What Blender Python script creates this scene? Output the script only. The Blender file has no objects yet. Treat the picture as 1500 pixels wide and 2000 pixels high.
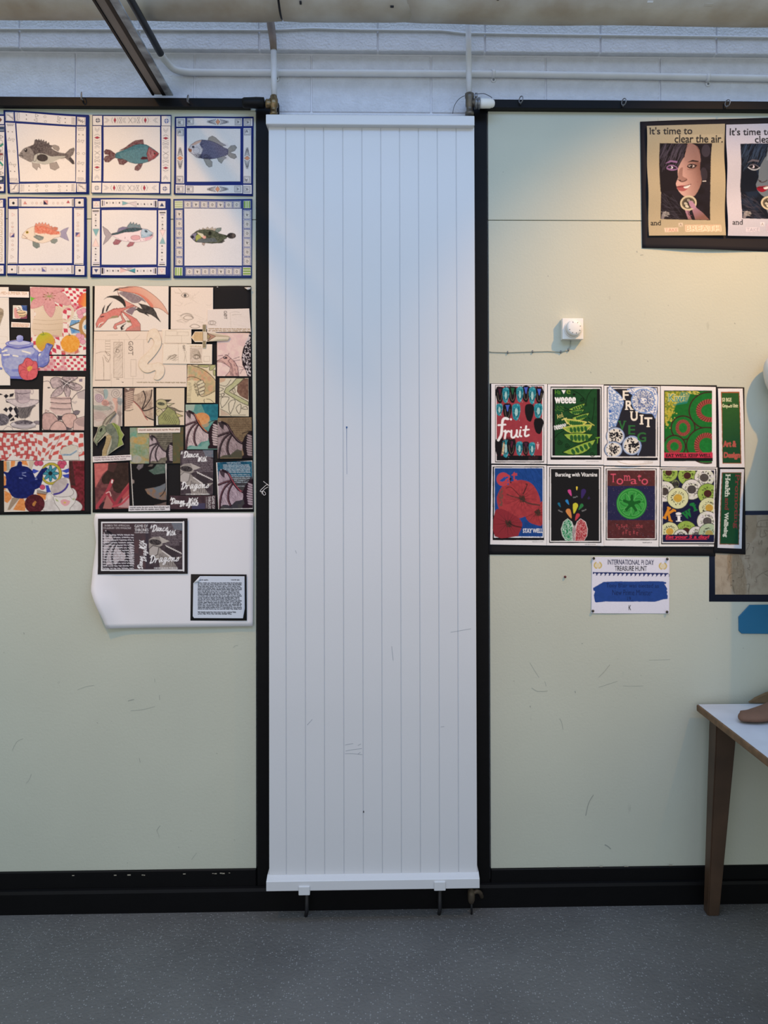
import bpy, bmesh, math, random
import numpy as np
from mathutils import Vector, Matrix

C = bpy.context.scene.collection
SC = bpy.context.scene
# ------------------------------------------------------------------ camera
FPX, DIST, EYE = 1500.0, 2.925, 1.674          # focal length in pixels of a 1500x2000 frame; metres
YAW, PIT, ROLL = 0.0216, 0.0112, -0.0027
_f = np.array([math.sin(YAW) * math.cos(PIT), math.cos(YAW) * math.cos(PIT), math.sin(PIT)])
_r = np.array([math.cos(YAW), -math.sin(YAW), 0.0])
_u = np.cross(_r, _f)
_r, _u = _r * math.cos(ROLL) + _u * math.sin(ROLL), _u * math.cos(ROLL) - _r * math.sin(ROLL)
PPX, PPY = 782.41, 888.13                      # where the lens axis meets the frame
EYE_P = np.array([0.0, -DIST, EYE])
cam = bpy.data.cameras.new('camera')
cam.sensor_fit = 'AUTO'
cam.sensor_width = 36.0
cam.lens = FPX / 2000.0 * 36.0
cam.shift_x = (750.0 - PPX) / 2000.0
cam.shift_y = (PPY - 1000.0) / 2000.0
cam.clip_start = 0.05
co = bpy.data.objects.new('camera', cam)
C.objects.link(co)
M = Matrix.Identity(4)
for i in range(3):
    M[i][0], M[i][1], M[i][2], M[i][3] = _r[i], _u[i], -_f[i], EYE_P[i]
co.matrix_world = M
SC.camera = co

def W(px, py, y=0.0):
    """the point of the plane at depth y (0 = face of the pin boards) that the photograph shows at this pixel"""
    px = np.asarray(px, float); py = np.asarray(py, float)
    d = _f + (px[..., None] - PPX) / FPX * _r - (py[..., None] - PPY) / FPX * _u
    t = (y - EYE_P[1]) / d[..., 1]
    return EYE_P + d * t[..., None]

def onfloor(px, py, z=0.0):
    d = _f + (px - PPX) / FPX * _r - (py - PPY) / FPX * _u
    return EYE_P + d * ((z - EYE) / d[2])

# ------------------------------------------------------------------ light
SC.view_settings.view_transform = 'Standard'
SC.view_settings.look = 'None'
SC.view_settings.exposure = 0.0
SC.view_settings.gamma = 1.0
SC.view_settings.use_curve_mapping = False
w = bpy.data.worlds.new('world'); SC.world = w; w.use_nodes = True
bg = w.node_tree.nodes['Background']
bg.inputs[0].default_value = (0.88, 1.0, 0.87, 1)
bg.inputs[1].default_value = 0.58

def aim(o, target):
    o.rotation_euler = (Vector(target) - o.location).to_track_quat('-Z', 'Y').to_euler()

def area(name, loc, target, sx, sy, col, power):
    l = bpy.data.lights.new(name, 'AREA'); l.shape = 'RECTANGLE'; l.size = sx; l.size_y = sy
    l.color = col; l.energy = power
    o = bpy.data.objects.new(name, l); C.objects.link(o); o.location = loc; aim(o, target); return o

def spot(name, loc, target, deg, blend, col, power, radius):
    l = bpy.data.lights.new(name, 'SPOT'); l.spot_size = math.radians(deg); l.spot_blend = blend
    l.color = col; l.energy = power; l.shadow_soft_size = radius
    o = bpy.data.objects.new(name, l); C.objects.link(o); o.location = loc; aim(o, target); return o

area('high_window', (0.3, -3.4, 4.35), (0.0, 0.0, 2.6), 6.0, 1.0, (0.22, 0.44, 1.0), 66)
area('rooflight', (0.2, -1.1, 5.3), (0.2, -0.6, 0.0), 7.0, 1.4, (0.36, 0.53, 1.0), 75)
area('low_fill', (-0.6, -5.0, 1.4), (0.0, 0.0, 0.7), 5.0, 1.6, (0.85, 0.75, 1.0), 36)  # added fill light, lifts the lower wall and the floor
spot('ceiling_spot_right', (2.05, -1.6, 3.95), tuple(W(1275, 690)), 41, 1.0, (1.0, 0.50, 0.08), 295, 0.035)
spot('ceiling_spot_left', (-1.5, -1.5, 3.95), tuple(W(200, 655)), 47, 0.9, (1.0, 0.50, 0.08), 160, 0.09)

# ------------------------------------------------------------------ helpers
def lin(h):
    c = np.array([int(h[i:i + 2], 16) for i in (0, 2, 4)]) / 255.0
    return np.where(c <= 0.04045, c / 12.92, ((c + 0.055) / 1.055) ** 2.4)

_mats = {}
def mat(name, col, rough=0.6, metal=0.0, var=0.0, vscale=6.0, bump=0.0, bscale=60.0, col2=None, spec=0.5):
    """procedural paint / metal / wood: base colour broken up by noise, fine relief from a second noise"""
    if name in _mats: return _mats[name]
    m = bpy.data.materials.new(name); m.use_nodes = True
    nt = m.node_tree; N = nt.nodes; L = nt.links
    b = N['Principled BSDF']
    b.inputs['Roughness'].default_value = rough
    b.inputs['Metallic'].default_value = metal
    b.inputs['Specular IOR Level'].default_value = spec
    tc = N.new('ShaderNodeTexCoord')
    c = lin(col)
    if var > 0:
        c2 = lin(col2) if col2 else c * (1 - var)
        nz = N.new('ShaderNodeTexNoise'); nz.inputs['Scale'].default_value = vscale; nz.inputs['Detail'].default_value = 5
        L.new(tc.outputs['Object'], nz.inputs['Vector'])
        rp = N.new('ShaderNodeValToRGB')
        rp.color_ramp.elements[0].position = 0.35; rp.color_ramp.elements[1].position = 0.68
        rp.color_ramp.elements[0].color = (*c2, 1); rp.color_ramp.elements[1].color = (*c, 1)
        L.new(nz.outputs['Fac'], rp.inputs['Fac']); L.new(rp.outputs['Color'], b.inputs['Base Color'])
    else:
        b.inputs['Base Color'].default_value = (*c, 1)
    if bump > 0:
        n2 = N.new('ShaderNodeTexNoise'); n2.inputs['Scale'].default_value = bscale; n2.inputs['Detail'].default_value = 4
        L.new(tc.outputs['Object'], n2.inputs['Vector'])
        bp = N.new('ShaderNodeBump'); bp.inputs['Strength'].default_value = bump; bp.inputs['Distance'].default_value = 0.004
        L.new(n2.outputs['Fac'], bp.inputs['Height']); L.new(bp.outputs['Normal'], b.inputs['Normal'])
    _mats[name] = m
    return m

def ink_material(name, rough, gloss=0.3):
    """paper whose print is carried by the mesh's own colour attribute, with faint paper grain"""
    m = bpy.data.materials.new(name); m.use_nodes = True
    nt = m.node_tree; N = nt.nodes; L = nt.links; b = N['Principled BSDF']
    b.inputs['Roughness'].default_value = rough; b.inputs['Specular IOR Level'].default_value = gloss
    at = N.new('ShaderNodeAttribute'); at.attribute_name = 'ink'
    tc = N.new('ShaderNodeTexCoord'); nz = N.new('ShaderNodeTexNoise')
    nz.inputs['Scale'].default_value = 260; nz.inputs['Detail'].default_value = 2
    L.new(tc.outputs['Object'], nz.inputs['Vector'])
    mr = N.new('ShaderNodeMapRange'); mr.inputs['To Min'].default_value = 0.9; mr.inputs['To Max'].default_value = 1.08
    L.new(nz.outputs['Fac'], mr.inputs['Value'])
    mx = N.new('ShaderNodeVectorMath'); mx.operation = 'SCALE'
    L.new(at.outputs['Color'], mx.inputs[0]); L.new(mr.outputs['Result'], mx.inputs['Scale'])
    L.new(mx.outputs['Vector'], b.inputs['Base Color'])
    return m
INK = ink_material('printed_paper', 0.8, 0.1)

def mesh(name, verts, faces, m=None, parent=None, smooth=False, loc=None):
    """one mesh object; verts in world metres. Origin at loc, or at its parent's, or at the mesh's own centre."""
    v = np.asarray(verts, float)
    o0 = np.array(loc) if loc is not None else (v.min(0) + v.max(0)) / 2
    me = bpy.data.meshes.new(name)
    me.from_pydata([tuple(p) for p in v - o0], [], faces)
    if m: me.materials.append(m)
    if smooth:
        me.polygons.foreach_set('use_smooth', [True] * len(me.polygons))
    me.update()
    o = bpy.data.objects.new(name, me); C.objects.link(o)
    o.location = o0
    if parent is not None: attach(o, parent)
    return o

def attach(o, parent):
    p = parent; off = Vector((0, 0, 0))
    while p is not None:
        off += p.location; p = p.parent
    o.parent = parent; o.location = o.location - off

def bm_obj(name, bm, m, parent=None, smooth=False, loc=None):
    bmesh.ops.recalc_face_normals(bm, faces=bm.faces)
    v = [tuple(x.co) for x in bm.verts]
    bm.verts.index_update()
    f = [[q.index for q in p.verts] for p in bm.faces]
    bm.free()
    return mesh(name, v, f, m, parent, smooth, loc)

def thing(name, label, cat, loc, group=None):
    o = bpy.data.objects.new(name, None); C.objects.link(o); o.location = tuple(loc)
    o.empty_display_size = 0.05
    o['label'] = label; o['category'] = cat
    if group: o['group'] = group
    return o

def tag(o, label, cat, group=None):
    o['label'] = label; o['category'] = cat
    if group: o['group'] = group
    return o

def struct(o):
    o['kind'] = 'structure'; return o

def box_bm(x0, x1, y0, y1, z0, z1, bev=0.0, seg=1, bm=None):
    b = bmesh.new()
    r = bmesh.ops.create_cube(b, size=1.0)
    for v in b.verts:
        v.co = Vector((x0 + (v.co.x + .5) * (x1 - x0), y0 + (v.co.y + .5) * (y1 - y0), z0 + (v.co.z + .5) * (z1 - z0)))
    if bev > 0:
        bmesh.ops.bevel(b, geom=b.edges[:], offset=bev, segments=seg, affect='EDGES', profile=0.6)
    if bm is None: return b
    me = bpy.data.meshes.new('tmp'); b.to_mesh(me); b.free(); bm.from_mesh(me); bpy.data.meshes.remove(me)
    return bm

def join_bm(bm, b):
    me = bpy.data.meshes.new('tmp'); b.to_mesh(me); b.free(); bm.from_mesh(me); bpy.data.meshes.remove(me); return bm

def box(name, x0, x1, y0, y1, z0, z1, m, parent=None, bev=0.0, seg=1, smooth=False):
    return bm_obj(name, box_bm(x0, x1, y0, y1, z0, z1, bev, seg), m, parent, smooth)

def X(px, y=0.0, py=905): return float(W(px, py, y)[0])
def Z(py, y=0.0, px=750): return float(W(px, py, y)[2])

def pbox(name, px0, py0, px1, py1, yf, yb, m, parent=None, bev=0.0, seg=1, smooth=False, px=None):
    """a box whose front face (at depth yf) covers this pixel rectangle of the photograph; yb is its back"""
    cx, cy = (px0 + px1) / 2 if px is None else px, (py0 + py1) / 2
    return box(name, X(px0, yf, cy), X(px1, yf, cy), yf, yb, Z(py1, yf, cx), Z(py0, yf, cx), m, parent, bev, seg, smooth)

def frame_of(t):
    t = Vector(t).normalized(); a = Vector((0, 0, 1)) if abs(t.z) < .9 else Vector((1, 0, 0))
    n = t.cross(a).normalized(); return t, n, t.cross(n)

def tube_bm(pts, rad, n=12, bm=None, closed=False, cap=True):
    pts = [Vector(p) for p in pts]; k = len(pts)
    rs = rad if isinstance(rad, (list, tuple)) else [rad] * k
    bm = bm or bmesh.new(); rings = []; nrm = None
    for i, p in enumerate(pts):
        if closed: t = pts[(i + 1) % k] - pts[i - 1]
        else: t = pts[min(i + 1, k - 1)] - pts[max(i - 1, 0)]
        t.normalize()
        if nrm is None: _, nrm, _ = frame_of(t)
        nrm = (nrm - t * nrm.dot(t)).normalized(); b = t.cross(nrm)
        rings.append([bm.verts.new(p + (nrm * math.cos(a) + b * math.sin(a)) * rs[i]) for a in [2 * math.pi * j / n for j in range(n)]])
    for i in range(k if closed else k - 1):
        a, b2 = rings[i], rings[(i + 1) % k]
        for j in range(n): bm.faces.new((a[j], a[(j + 1) % n], b2[(j + 1) % n], b2[j]))
    if cap and not closed:
        bm.faces.new(rings[0][::-1]); bm.faces.new(rings[-1])
    return bm

def lathe_bm(origin, axis, prof, n=24, bm=None):
    """prof: (distance along axis, radius)"""
    t, a, b = frame_of(axis); o = Vector(origin)
    return_bm = bm or bmesh.new(); rings = []
    for d, r in prof:
        rings.append([return_bm.verts.new(o + t * d + (a * math.cos(q) + b * math.sin(q)) * max(r, 1e-5)) for q in [2 * math.pi * j / n for j in range(n)]])
    for i in range(len(rings) - 1):
        for j in range(n): return_bm.faces.new((rings[i][j], rings[i][(j + 1) % n], rings[i + 1][(j + 1) % n], rings[i + 1][j]))
    return_bm.faces.new(rings[0][::-1]); return_bm.faces.new(rings[-1])
    return return_bm

def spline(pts, n=8, closed=False):
    """Catmull-Rom through the points"""
    P = [np.asarray(p, float) for p in pts]; k = len(P); out = []
    for i in range(k if closed else k - 1):
        p0 = P[i - 1] if (closed or i > 0) else P[i]; p1 = P[i]; p2 = P[(i + 1) % k]
        p3 = P[(i + 2) % k] if (closed or i + 2 < k) else p2
        for j in range(n):
            t = j / n
            out.append(.5 * (2 * p1 + (p2 - p0) * t + (2 * p0 - 5 * p1 + 4 * p2 - p3) * t * t + (3 * p1 - p0 - 3 * p2 + p3) * t ** 3))
    if not closed: out.append(P[-1])
    return out
# ------------------------------------------------------------------ painting of flat prints (drawn in code, carried as mesh colours)
_rng = np.random.default_rng(7)
_lat = _rng.random((64, 64))
def vnoise(x, y):
    def one(x, y):
        xi = np.floor(x).astype(int); yi = np.floor(y).astype(int); fx = x - xi; fy = y - yi
        fx = fx * fx * (3 - 2 * fx); fy = fy * fy * (3 - 2 * fy)
        g = lambda a, b: _lat[a & 63, b & 63]
        return (g(xi, yi) * (1 - fx) + g(xi + 1, yi) * fx) * (1 - fy) + (g(xi, yi + 1) * (1 - fx) + g(xi + 1, yi + 1) * fx) * fy
    return .6 * one(x, y) + .28 * one(x * 2.1 + 9, y * 2.1 + 5) + .12 * one(x * 4.3 + 3, y * 4.3 + 17)

_txt = {}
def glyphs(s, serif=False):
    """triangles of a line of lettering from Blender's built-in font, scaled to a unit box (y down)"""
    key = (s, serif)
    if key in _txt: return _txt[key]
    cu = bpy.data.curves.new('lettering', 'FONT'); cu.body = s; cu.resolution_u = 3
    ob = bpy.data.objects.new('lettering', cu); C.objects.link(ob)
    me = ob.evaluated_get(bpy.context.evaluated_depsgraph_get()).to_mesh()
    me.calc_loop_triangles()
    V = np.array([v.co[:2] for v in me.vertices]); T = [tuple(t.vertices) for t in me.loop_triangles]
    tris = [V[list(t)] for t in T]
    if serif:
        cnt = {}
        for t in T:
            for a, b, c in ((0, 1, 2), (1, 2, 0), (2, 0, 1)):
                k = tuple(sorted((t[a], t[b]))); cnt.setdefault(k, []).append(t[c])
        key2 = {}
        for (a, b), c in cnt.items():
            if len(c) == 1 and abs(V[a][1] - V[b][1]) < 2e-3 and .04 < abs(V[a][0] - V[b][0]) < .17:
                x0, x1 = sorted((V[a][0], V[b][0])); y = V[a][1]; s_ = 1 if V[c[0]][1] > y else -1
                x0 -= .06; x1 += .06; y2 = y + s_ * .045
                tris += [np.array([(x0, y), (x1, y), (x1, y2)]), np.array([(x0, y), (x1, y2), (x0, y2)])]
    ob.evaluated_get(bpy.context.evaluated_depsgraph_get()).to_mesh_clear()
    bpy.data.objects.remove(ob); bpy.data.curves.remove(cu)
    A = np.array(tris); lo = A.reshape(-1, 2).min(0); hi = A.reshape(-1, 2).max(0)
    A = (A - lo) / (hi - lo); A[..., 1] = 1 - A[..., 1]
    _txt[key] = A
    return A

class Canvas:
    """a sheet of colour in photograph pixels; drawing calls take the coordinates of an enlarged crop (origin o, scale k)"""
    def __init__(s, x0, y0, x1, y1, bg, S=3):
        s.x0, s.y0, s.S = x0, y0, S
        s.w, s.h = int((x1 - x0) * S) + 1, int((y1 - y0) * S) + 1
        s.a = np.empty((s.h, s.w, 3), np.float32); s.a[:] = lin(bg)
        s.o, s.k, s.lw = (0, 0), 1.0, 1.0
    def at(s, ox, oy, k): s.o, s.k = (ox, oy), k; return s
    def q(s, p):
        p = np.asarray(p, float)
        return np.stack([(s.o[0] + p[..., 0] / s.k - s.x0) * s.S, (s.o[1] + p[..., 1] / s.k - s.y0) * s.S], -1)
    def _win(s, q, pad=0):
        i0 = max(int(math.floor(q[:, 0].min() - pad)), 0); i1 = min(int(math.ceil(q[:, 0].max() + pad)) + 1, s.w)
        j0 = max(int(math.floor(q[:, 1].min() - pad)), 0); j1 = min(int(math.ceil(q[:, 1].max() + pad)) + 1, s.h)
        return i0, i1, j0, j1
    def mask(s, q):
        i0, i1, j0, j1 = s._win(q)
        if i1 <= i0 or j1 <= j0: return None
        X_ = np.arange(i0, i1) + .5; Y_ = np.arange(j0, j1) + .5
        m = np.zeros((j1 - j0, i1 - i0), bool)
        n = len(q)
        for e in range(n):
            (xa, ya), (xb, yb) = q[e], q[(e + 1) % n]
            if ya == yb: continue
            lo_, hi_ = (ya, yb) if ya < yb else (yb, ya)
            rows = np.nonzero((Y_ >= lo_) & (Y_ < hi_))[0]
            if len(rows) == 0: continue
            xi = xa + (Y_[rows] - ya) * (xb - xa) / (yb - ya)
            m[rows] ^= X_[None, :] < xi[:, None]
        return i0, i1, j0, j1, m
    def blend(s, win, m, c, a=1.0, tex=None, grad=None):
        i0, i1, j0, j1 = win
        sub = s.a[j0:j1, i0:i1]
        col = np.broadcast_to(lin(c).astype(np.float32), sub.shape)
        if grad is not None:                       # grad = (colour2, x0,y0, x1,y1) in crop coordinates
            p = s.q([(grad[1], grad[2]), (grad[3], grad[4])]); d = p[1] - p[0]
            xx, yy = np.meshgrid(np.arange(i0, i1), np.arange(j0, j1))
            t = np.clip(((xx - p[0][0]) * d[0] + (yy - p[0][1]) * d[1]) / (d @ d), 0, 1)[..., None]
            col = col * (1 - t) + lin(grad[0]) * t
        if tex is not None:                        # tex = (colour2, size in photo px, amount)
            xx, yy = np.meshgrid(np.arange(i0, i1), np.arange(j0, j1))
            sc = tex[1] * s.S; sx = sc * (tex[3] if len(tex) > 3 else 1)
            t = np.clip((vnoise(xx / sx + i0 % 13, yy / sc + j0 % 7) - .5) * 3.2 + .5, 0, 1)[..., None] * tex[2]
            col = col * (1 - t) + lin(tex[0]) * t
        mm = (m.astype(np.float32) * a)[..., None]
        s.a[j0:j1, i0:i1] = sub * (1 - mm) + col * mm
    def P(s, pts, c, a=1.0, sm=0, tex=None, grad=None, line=None, lw=2):
        pts = spline(pts, sm, True) if sm else pts
        q = s.q(pts); r = s.mask(q)
        if r: s.blend(r[:4], r[4], c, a, tex, grad)
        if line: s.L(list(pts) + [pts[0]], line, lw)
        return s
    def R(s, x0, y0, x1, y1, c, **k): return s.P([(x0, y0), (x1, y0), (x1, y1), (x0, y1)], c, **k)
    def E(s, cx, cy, rx, ry, c, rot=0, n=28, **k):
        t = np.linspace(0, 2 * np.pi, n, endpoint=False); cr, sr = math.cos(math.radians(rot)), math.sin(math.radians(rot))
        return s.P(np.stack([cx + rx * np.cos(t) * cr - ry * np.sin(t) * sr, cy + rx * np.cos(t) * sr + ry * np.sin(t) * cr], 1), c, **k)
    def O(s, cx, cy, rx, ry, c, w=2, rot=0, n=24, a=1.0):
        t = np.linspace(0, 2 * np.pi, n + 1); cr, sr = math.cos(math.radians(rot)), math.sin(math.radians(rot))
        return s.L(np.stack([cx + rx * np.cos(t) * cr - ry * np.sin(t) * sr, cy + rx * np.cos(t) * sr + ry * np.sin(t) * cr], 1), c, w, a)
    def L(s, pts, c, w=2, a=1.0, sm=0, taper=False):
        pts = spline(pts, sm) if sm else pts
        q = s.q(pts); n = len(q); w = w * s.lw; hw = max(w / s.k * s.S / 2, .35); a = a * min(1, (w / s.k * s.S / 2) / .35)
        i0, i1, j0, j1 = s._win(q, hw + 1)
        if i1 <= i0 or j1 <= j0: return s
        m = np.zeros((j1 - j0, i1 - i0), np.float32)
        for e in range(n - 1):
            A, B = q[e], q[e + 1]
            h = hw * ((1 - .85 * e / max(n - 2, 1)) if taper else 1)
            a0, a1 = max(int(min(A[0], B[0]) - h - 1), i0), min(int(max(A[0], B[0]) + h + 2), i1)
            b0, b1 = max(int(min(A[1], B[1]) - h - 1), j0), min(int(max(A[1], B[1]) + h + 2), j1)
            if a1 <= a0 or b1 <= b0: continue
            xx = np.arange(a0, a1)[None, :] + .5 - A[0]; yy = np.arange(b0, b1)[:, None] + .5 - A[1]
            d = B - A; l2 = d @ d
            t = np.clip((xx * d[0] + yy * d[1]) / l2, 0, 1) if l2 > 0 else 0
            dist = np.hypot(xx - t * d[0], yy - t * d[1])
            v = m[b0 - j0:b1 - j0, a0 - i0:a1 - i0]
            np.maximum(v, np.clip(h + .5 - dist, 0, 1), out=v)
        s.blend((i0, i1, j0, j1), m, c, a); return s
    def T(s, txt, x0, y0, x1, y1, c, serif=False, rot=0, shear=0, a=1.0, bold=0):
        """lettering filling the box x0..y1; rot in degrees about the box centre (box given before turning)"""
        A = glyphs(txt, serif)
        cx, cy = (x0 + x1) / 2, (y0 + y1) / 2; hw, hh = (x1 - x0) / 2, (y1 - y0) / 2
        u = (A[..., 0] * 2 - 1) * hw + shear * (1 - A[..., 1] * 2) * hh; v = (A[..., 1] * 2 - 1) * hh
        cr, sr = math.cos(math.radians(rot)), math.sin(math.radians(rot))
        G = s.q(np.stack([cx + u * cr - v * sr, cy + u * sr + v * cr], -1))
        al = G.reshape(-1, 2); i0, i1, j0, j1 = s._win(al, 2)
        if i1 <= i0 or j1 <= j0: return s
        m = np.zeros((j1 - j0, i1 - i0), bool)
        for t in G:
            r = s.mask(t)
            if r and r[4].size: m[r[2] - j0:r[3] - j0, r[0] - i0:r[1] - i0] |= r[4]
        b = int(round(bold / s.k * s.S))
        for _ in range(b):
            m[:, 1:] |= m[:, :-1].copy(); m[1:] |= m[:-1].copy()
        s.blend((i0, i1, j0, j1), m, c, a); return s
    def words(s, x0, y0, x1, y1, n, c, a=.8, w=.4, rag=.15, slope=0, seed=1):
        """lines of small print, too small to read"""
        R_ = random.Random(seed); h = (y1 - y0) / n
        for i in range(n):
            y = y0 + (i + .5) * h; x = x0; end = x1 - R_.random() * rag * (x1 - x0)
            while x < end:
                l = h * R_.uniform(.8, 3.2); e = min(x + l, x1)
                t = x
                while t < e:
                    d = h * R_.uniform(.15, .4); yy = y + slope * (t - x0) + R_.uniform(-.1, .1) * h
                    s.L([(t, yy - h * w * .5 * R_.uniform(.3, 1)), (min(t + d, e), yy + h * w * .5 * R_.uniform(.3, 1))], c, h * w * .55, a); t += d * 1.1
                x = e + h * .45
        return s
    def hatch(s, poly, n, l, ang, c, w=1, a=.5, jit=15, seed=3):
        R_ = random.Random(seed); q = np.asarray(poly, float)
        lo, hi = q.min(0), q.max(0); k = len(q); made = tries = 0
        while made < n and tries < n * 8:
            tries += 1
            x, y = R_.uniform(lo[0], hi[0]), R_.uniform(lo[1], hi[1]); ins = False
            for e in range(k):
                (xa, ya), (xb, yb) = q[e], q[(e + 1) % k]
                if (ya > y) != (yb > y) and x < (xb - xa) * (y - ya) / (yb - ya) + xa: ins = not ins
            if not ins: continue
            made += 1
            t = math.radians(ang + R_.uniform(-jit, jit)); ll = l * R_.uniform(.5, 1.2) / 2
            s.L([(x - ll * math.cos(t), y - ll * math.sin(t)), (x + ll * math.cos(t), y + ll * math.sin(t))], c, w, a)
        return s
    def dots(s, pts, r, c, a=1.0):
        for x, y in pts: s.E(x, y, r, r, c, n=8, a=a)
        return s
    def checks(s, quad, nx, ny, c, bg, warp=0, seed=0, thin=None):
        A, B, D_, E_ = [np.array(p, float) for p in quad]
        s.P([A, B, D_, E_], bg)
        def f(u, v):
            u2 = u + warp * .02 * math.sin(5 * v + 3 * u + seed); v2 = v + warp * .05 * math.sin(7 * u + seed * 2 + 2 * v)
            return (A * (1 - u2) + B * u2) * (1 - v2) + (E_ * (1 - u2) + D_ * u2) * v2
        for i in range(nx):
            for j in range(ny):
                if (i + j) % 2: continue
                e = .06
                s.P([f((i + e) / nx, (j + e) / ny), f((i + 1 - e) / nx, (j + e) / ny), f((i + 1 - e) / nx, (j + 1 - e) / ny), f((i + e) / nx, (j + 1 - e) / ny)], c)
        if thin:
            for i in range(0, nx + 1, 3): s.L([f(i / nx, t / 12) for t in range(13)], thin, abs(B[0] - A[0]) / nx * .28)
            for j in range(0, ny + 1, 3): s.L([f(t / 20, j / ny) for t in range(21)], thin, abs(E_[1] - A[1]) / ny * .28)
        return s
    def sample(s, px, py):
        """box average around photo pixels"""
        ii = ((px - s.x0) * s.S).astype(int); jj = ((py - s.y0) * s.S).astype(int)
        acc = 0; n = 0
        for di in (-1, 0, 1):
            for dj in (-1, 0, 1):
                k = 2 if di == 0 and dj == 0 else 1
                acc = acc + k * s.a[np.clip(jj + dj, 0, s.h - 1), np.clip(ii + di, 0, s.w - 1)]; n += k
        return acc / n

def sheet(name, quad, look, y, parent=None, dens=1.0, wave=None, thick=0.0007, left=None, cut=None, m=None, at=None, wp=None):
    """a sheet of paper: quad = photo pixels TL,TR,BR,BL on the plane at depth y. look = Canvas (its print) or a colour.
    wave(s,t) lifts the paper off the wall in metres; cut = outline (photo px) of a paper cut-out; left(t) bows the left edge."""
    if at is not None:
        ox, oy, k = at; tr = lambda p: (ox + p[0] / k, oy + p[1] / k)
        quad = [tr(p) for p in quad]; cut = [tr(p) for p in cut] if cut is not None else None
    Q = np.array(quad, float)
    wpx = max(np.hypot(*(Q[1] - Q[0])), np.hypot(*(Q[2] - Q[3]))); hpx = max(np.hypot(*(Q[3] - Q[0])), np.hypot(*(Q[2] - Q[1])))
    flat = not isinstance(look, Canvas)
    if flat: nx, ny = (max(1, int(wpx / 9)), max(1, int(hpx / 9))) if (wave or left or wp) else (1, 1)
    else: nx, ny = max(2, int(wpx * dens)), max(2, int(hpx * dens))
    if cut is not None and flat: nx, ny = max(2, int(wpx)), max(2, int(hpx))
    S_, T_ = np.meshgrid(np.linspace(0, 1, nx + 1), np.linspace(0, 1, ny + 1))
    s, t = S_.ravel(), T_.ravel()
    P_ = ((Q[0] * (1 - s)[:, None] + Q[1] * s[:, None]) * (1 - t)[:, None] + (Q[3] * (1 - s)[:, None] + Q[2] * s[:, None]) * t[:, None])
    if left is not None: P_[:, 0] += left(t) * (1 - s)
    idx = np.arange((nx + 1) * (ny + 1)).reshape(ny + 1, nx + 1)
    F = np.stack([idx[:-1, :-1], idx[1:, :-1], idx[1:, 1:], idx[:-1, 1:]], -1).reshape(-1, 4)
    if cut is not None:
        cc = np.array(cut, float); ctr = P_[F].mean(1); ins = np.zeros(len(F), bool)
        for e in range(len(cc)):
            (xa, ya), (xb, yb) = cc[e], cc[(e + 1) % len(cc)]
            if ya == yb: continue
            c1 = (ya > ctr[:, 1]) != (yb > ctr[:, 1])
            ins ^= c1 & (ctr[:, 0] < (xb - xa) * (ctr[:, 1] - ya) / (yb - ya) + xa)
        F = F[ins]
    used, inv = np.unique(F, return_inverse=True); F = inv.reshape(-1, 4); P_ = P_[used]; s = s[used]; t = t[used]
    # border edges
    E_ = np.concatenate([F[:, [0, 1]], F[:, [1, 2]], F[:, [2, 3]], F[:, [3, 0]]])
    key = np.sort(E_, 1); code = key[:, 0].astype(np.int64) * (len(P_) + 1) + key[:, 1]
    _, first, cnt = np.unique(code, return_index=True, return_counts=True)
    B = E_[first[cnt == 1]]
    if cut is not None:
        bv = np.unique(B); p = P_[bv]; best = np.full(len(bv), 1e9); bp = p.copy()
        for e in range(len(cc)):
            a, d = cc[e], cc[(e + 1) % len(cc)] - cc[e]; l2 = d @ d
            if l2 == 0: continue
            u = np.clip(((p - a) @ d) / l2, 0, 1); qq = a + u[:, None] * d; dd = np.hypot(*(p - qq).T)
            b = dd < best; best[b] = dd[b]; bp[b] = qq[b]
        P_[bv] = bp
    col = None if flat else look.sample(P_[:, 0], P_[:, 1])
    V = W(P_[:, 0], P_[:, 1], y)
    if wave is not None: V[:, 1] -= wave(s, t)
    if wp is not None: V[:, 1] -= wp(P_[:, 0], P_[:, 1])
    bv, binv = np.unique(B, return_inverse=True); binv = binv.reshape(-1, 2); n0 = len(V)
    V2 = V[bv].copy(); V2[:, 1] += thick
    Fs = np.stack([B[:, 1], B[:, 0], n0 + binv[:, 0], n0 + binv[:, 1]], 1)
    V = np.concatenate([V, V2]); F = np.concatenate([F, Fs])
    o0 = (V.min(0) + V.max(0)) / 2
    me = bpy.data.meshes.new(name)
    me.vertices.add(len(V)); me.vertices.foreach_set('co', (V - o0).astype(np.float32).ravel())
    me.loops.add(F.size); me.loops.foreach_set('vertex_index', F.astype(np.int32).ravel())
    me.polygons.add(len(F)); me.polygons.foreach_set('loop_start', np.arange(0, F.size, 4, dtype=np.int32))
    me.polygons.foreach_set('use_smooth', np.concatenate([np.ones(len(F) - len(Fs), bool), np.zeros(len(Fs), bool)]))
    me.update(calc_edges=True)
    if not flat:
        ca = me.color_attributes.new('ink', 'FLOAT_COLOR', 'POINT')
        cc4 = np.ones((len(V), 4), np.float32); cc4[:n0, :3] = col; cc4[n0:, :3] = col[bv]
        ca.data.foreach_set('color', cc4.ravel())
    me.materials.append(m or (INK if not flat else mat('paper_' + look, look, 0.8, spec=0.2)))
    o = bpy.data.objects.new(name, me); C.objects.link(o); o.location = o0
    if parent is not None: attach(o, parent)
    return o

def ripple(a, fx, fy, ph=0.0, hang=0.0):
    """gentle buckling of pinned paper, in metres; hang lifts the lower edge"""
    return lambda s, t: a * (1 + np.sin(fx * 2 * np.pi * s + ph) * np.cos(fy * 2 * np.pi * t + ph * 1.7)) + hang * t ** 3
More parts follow.
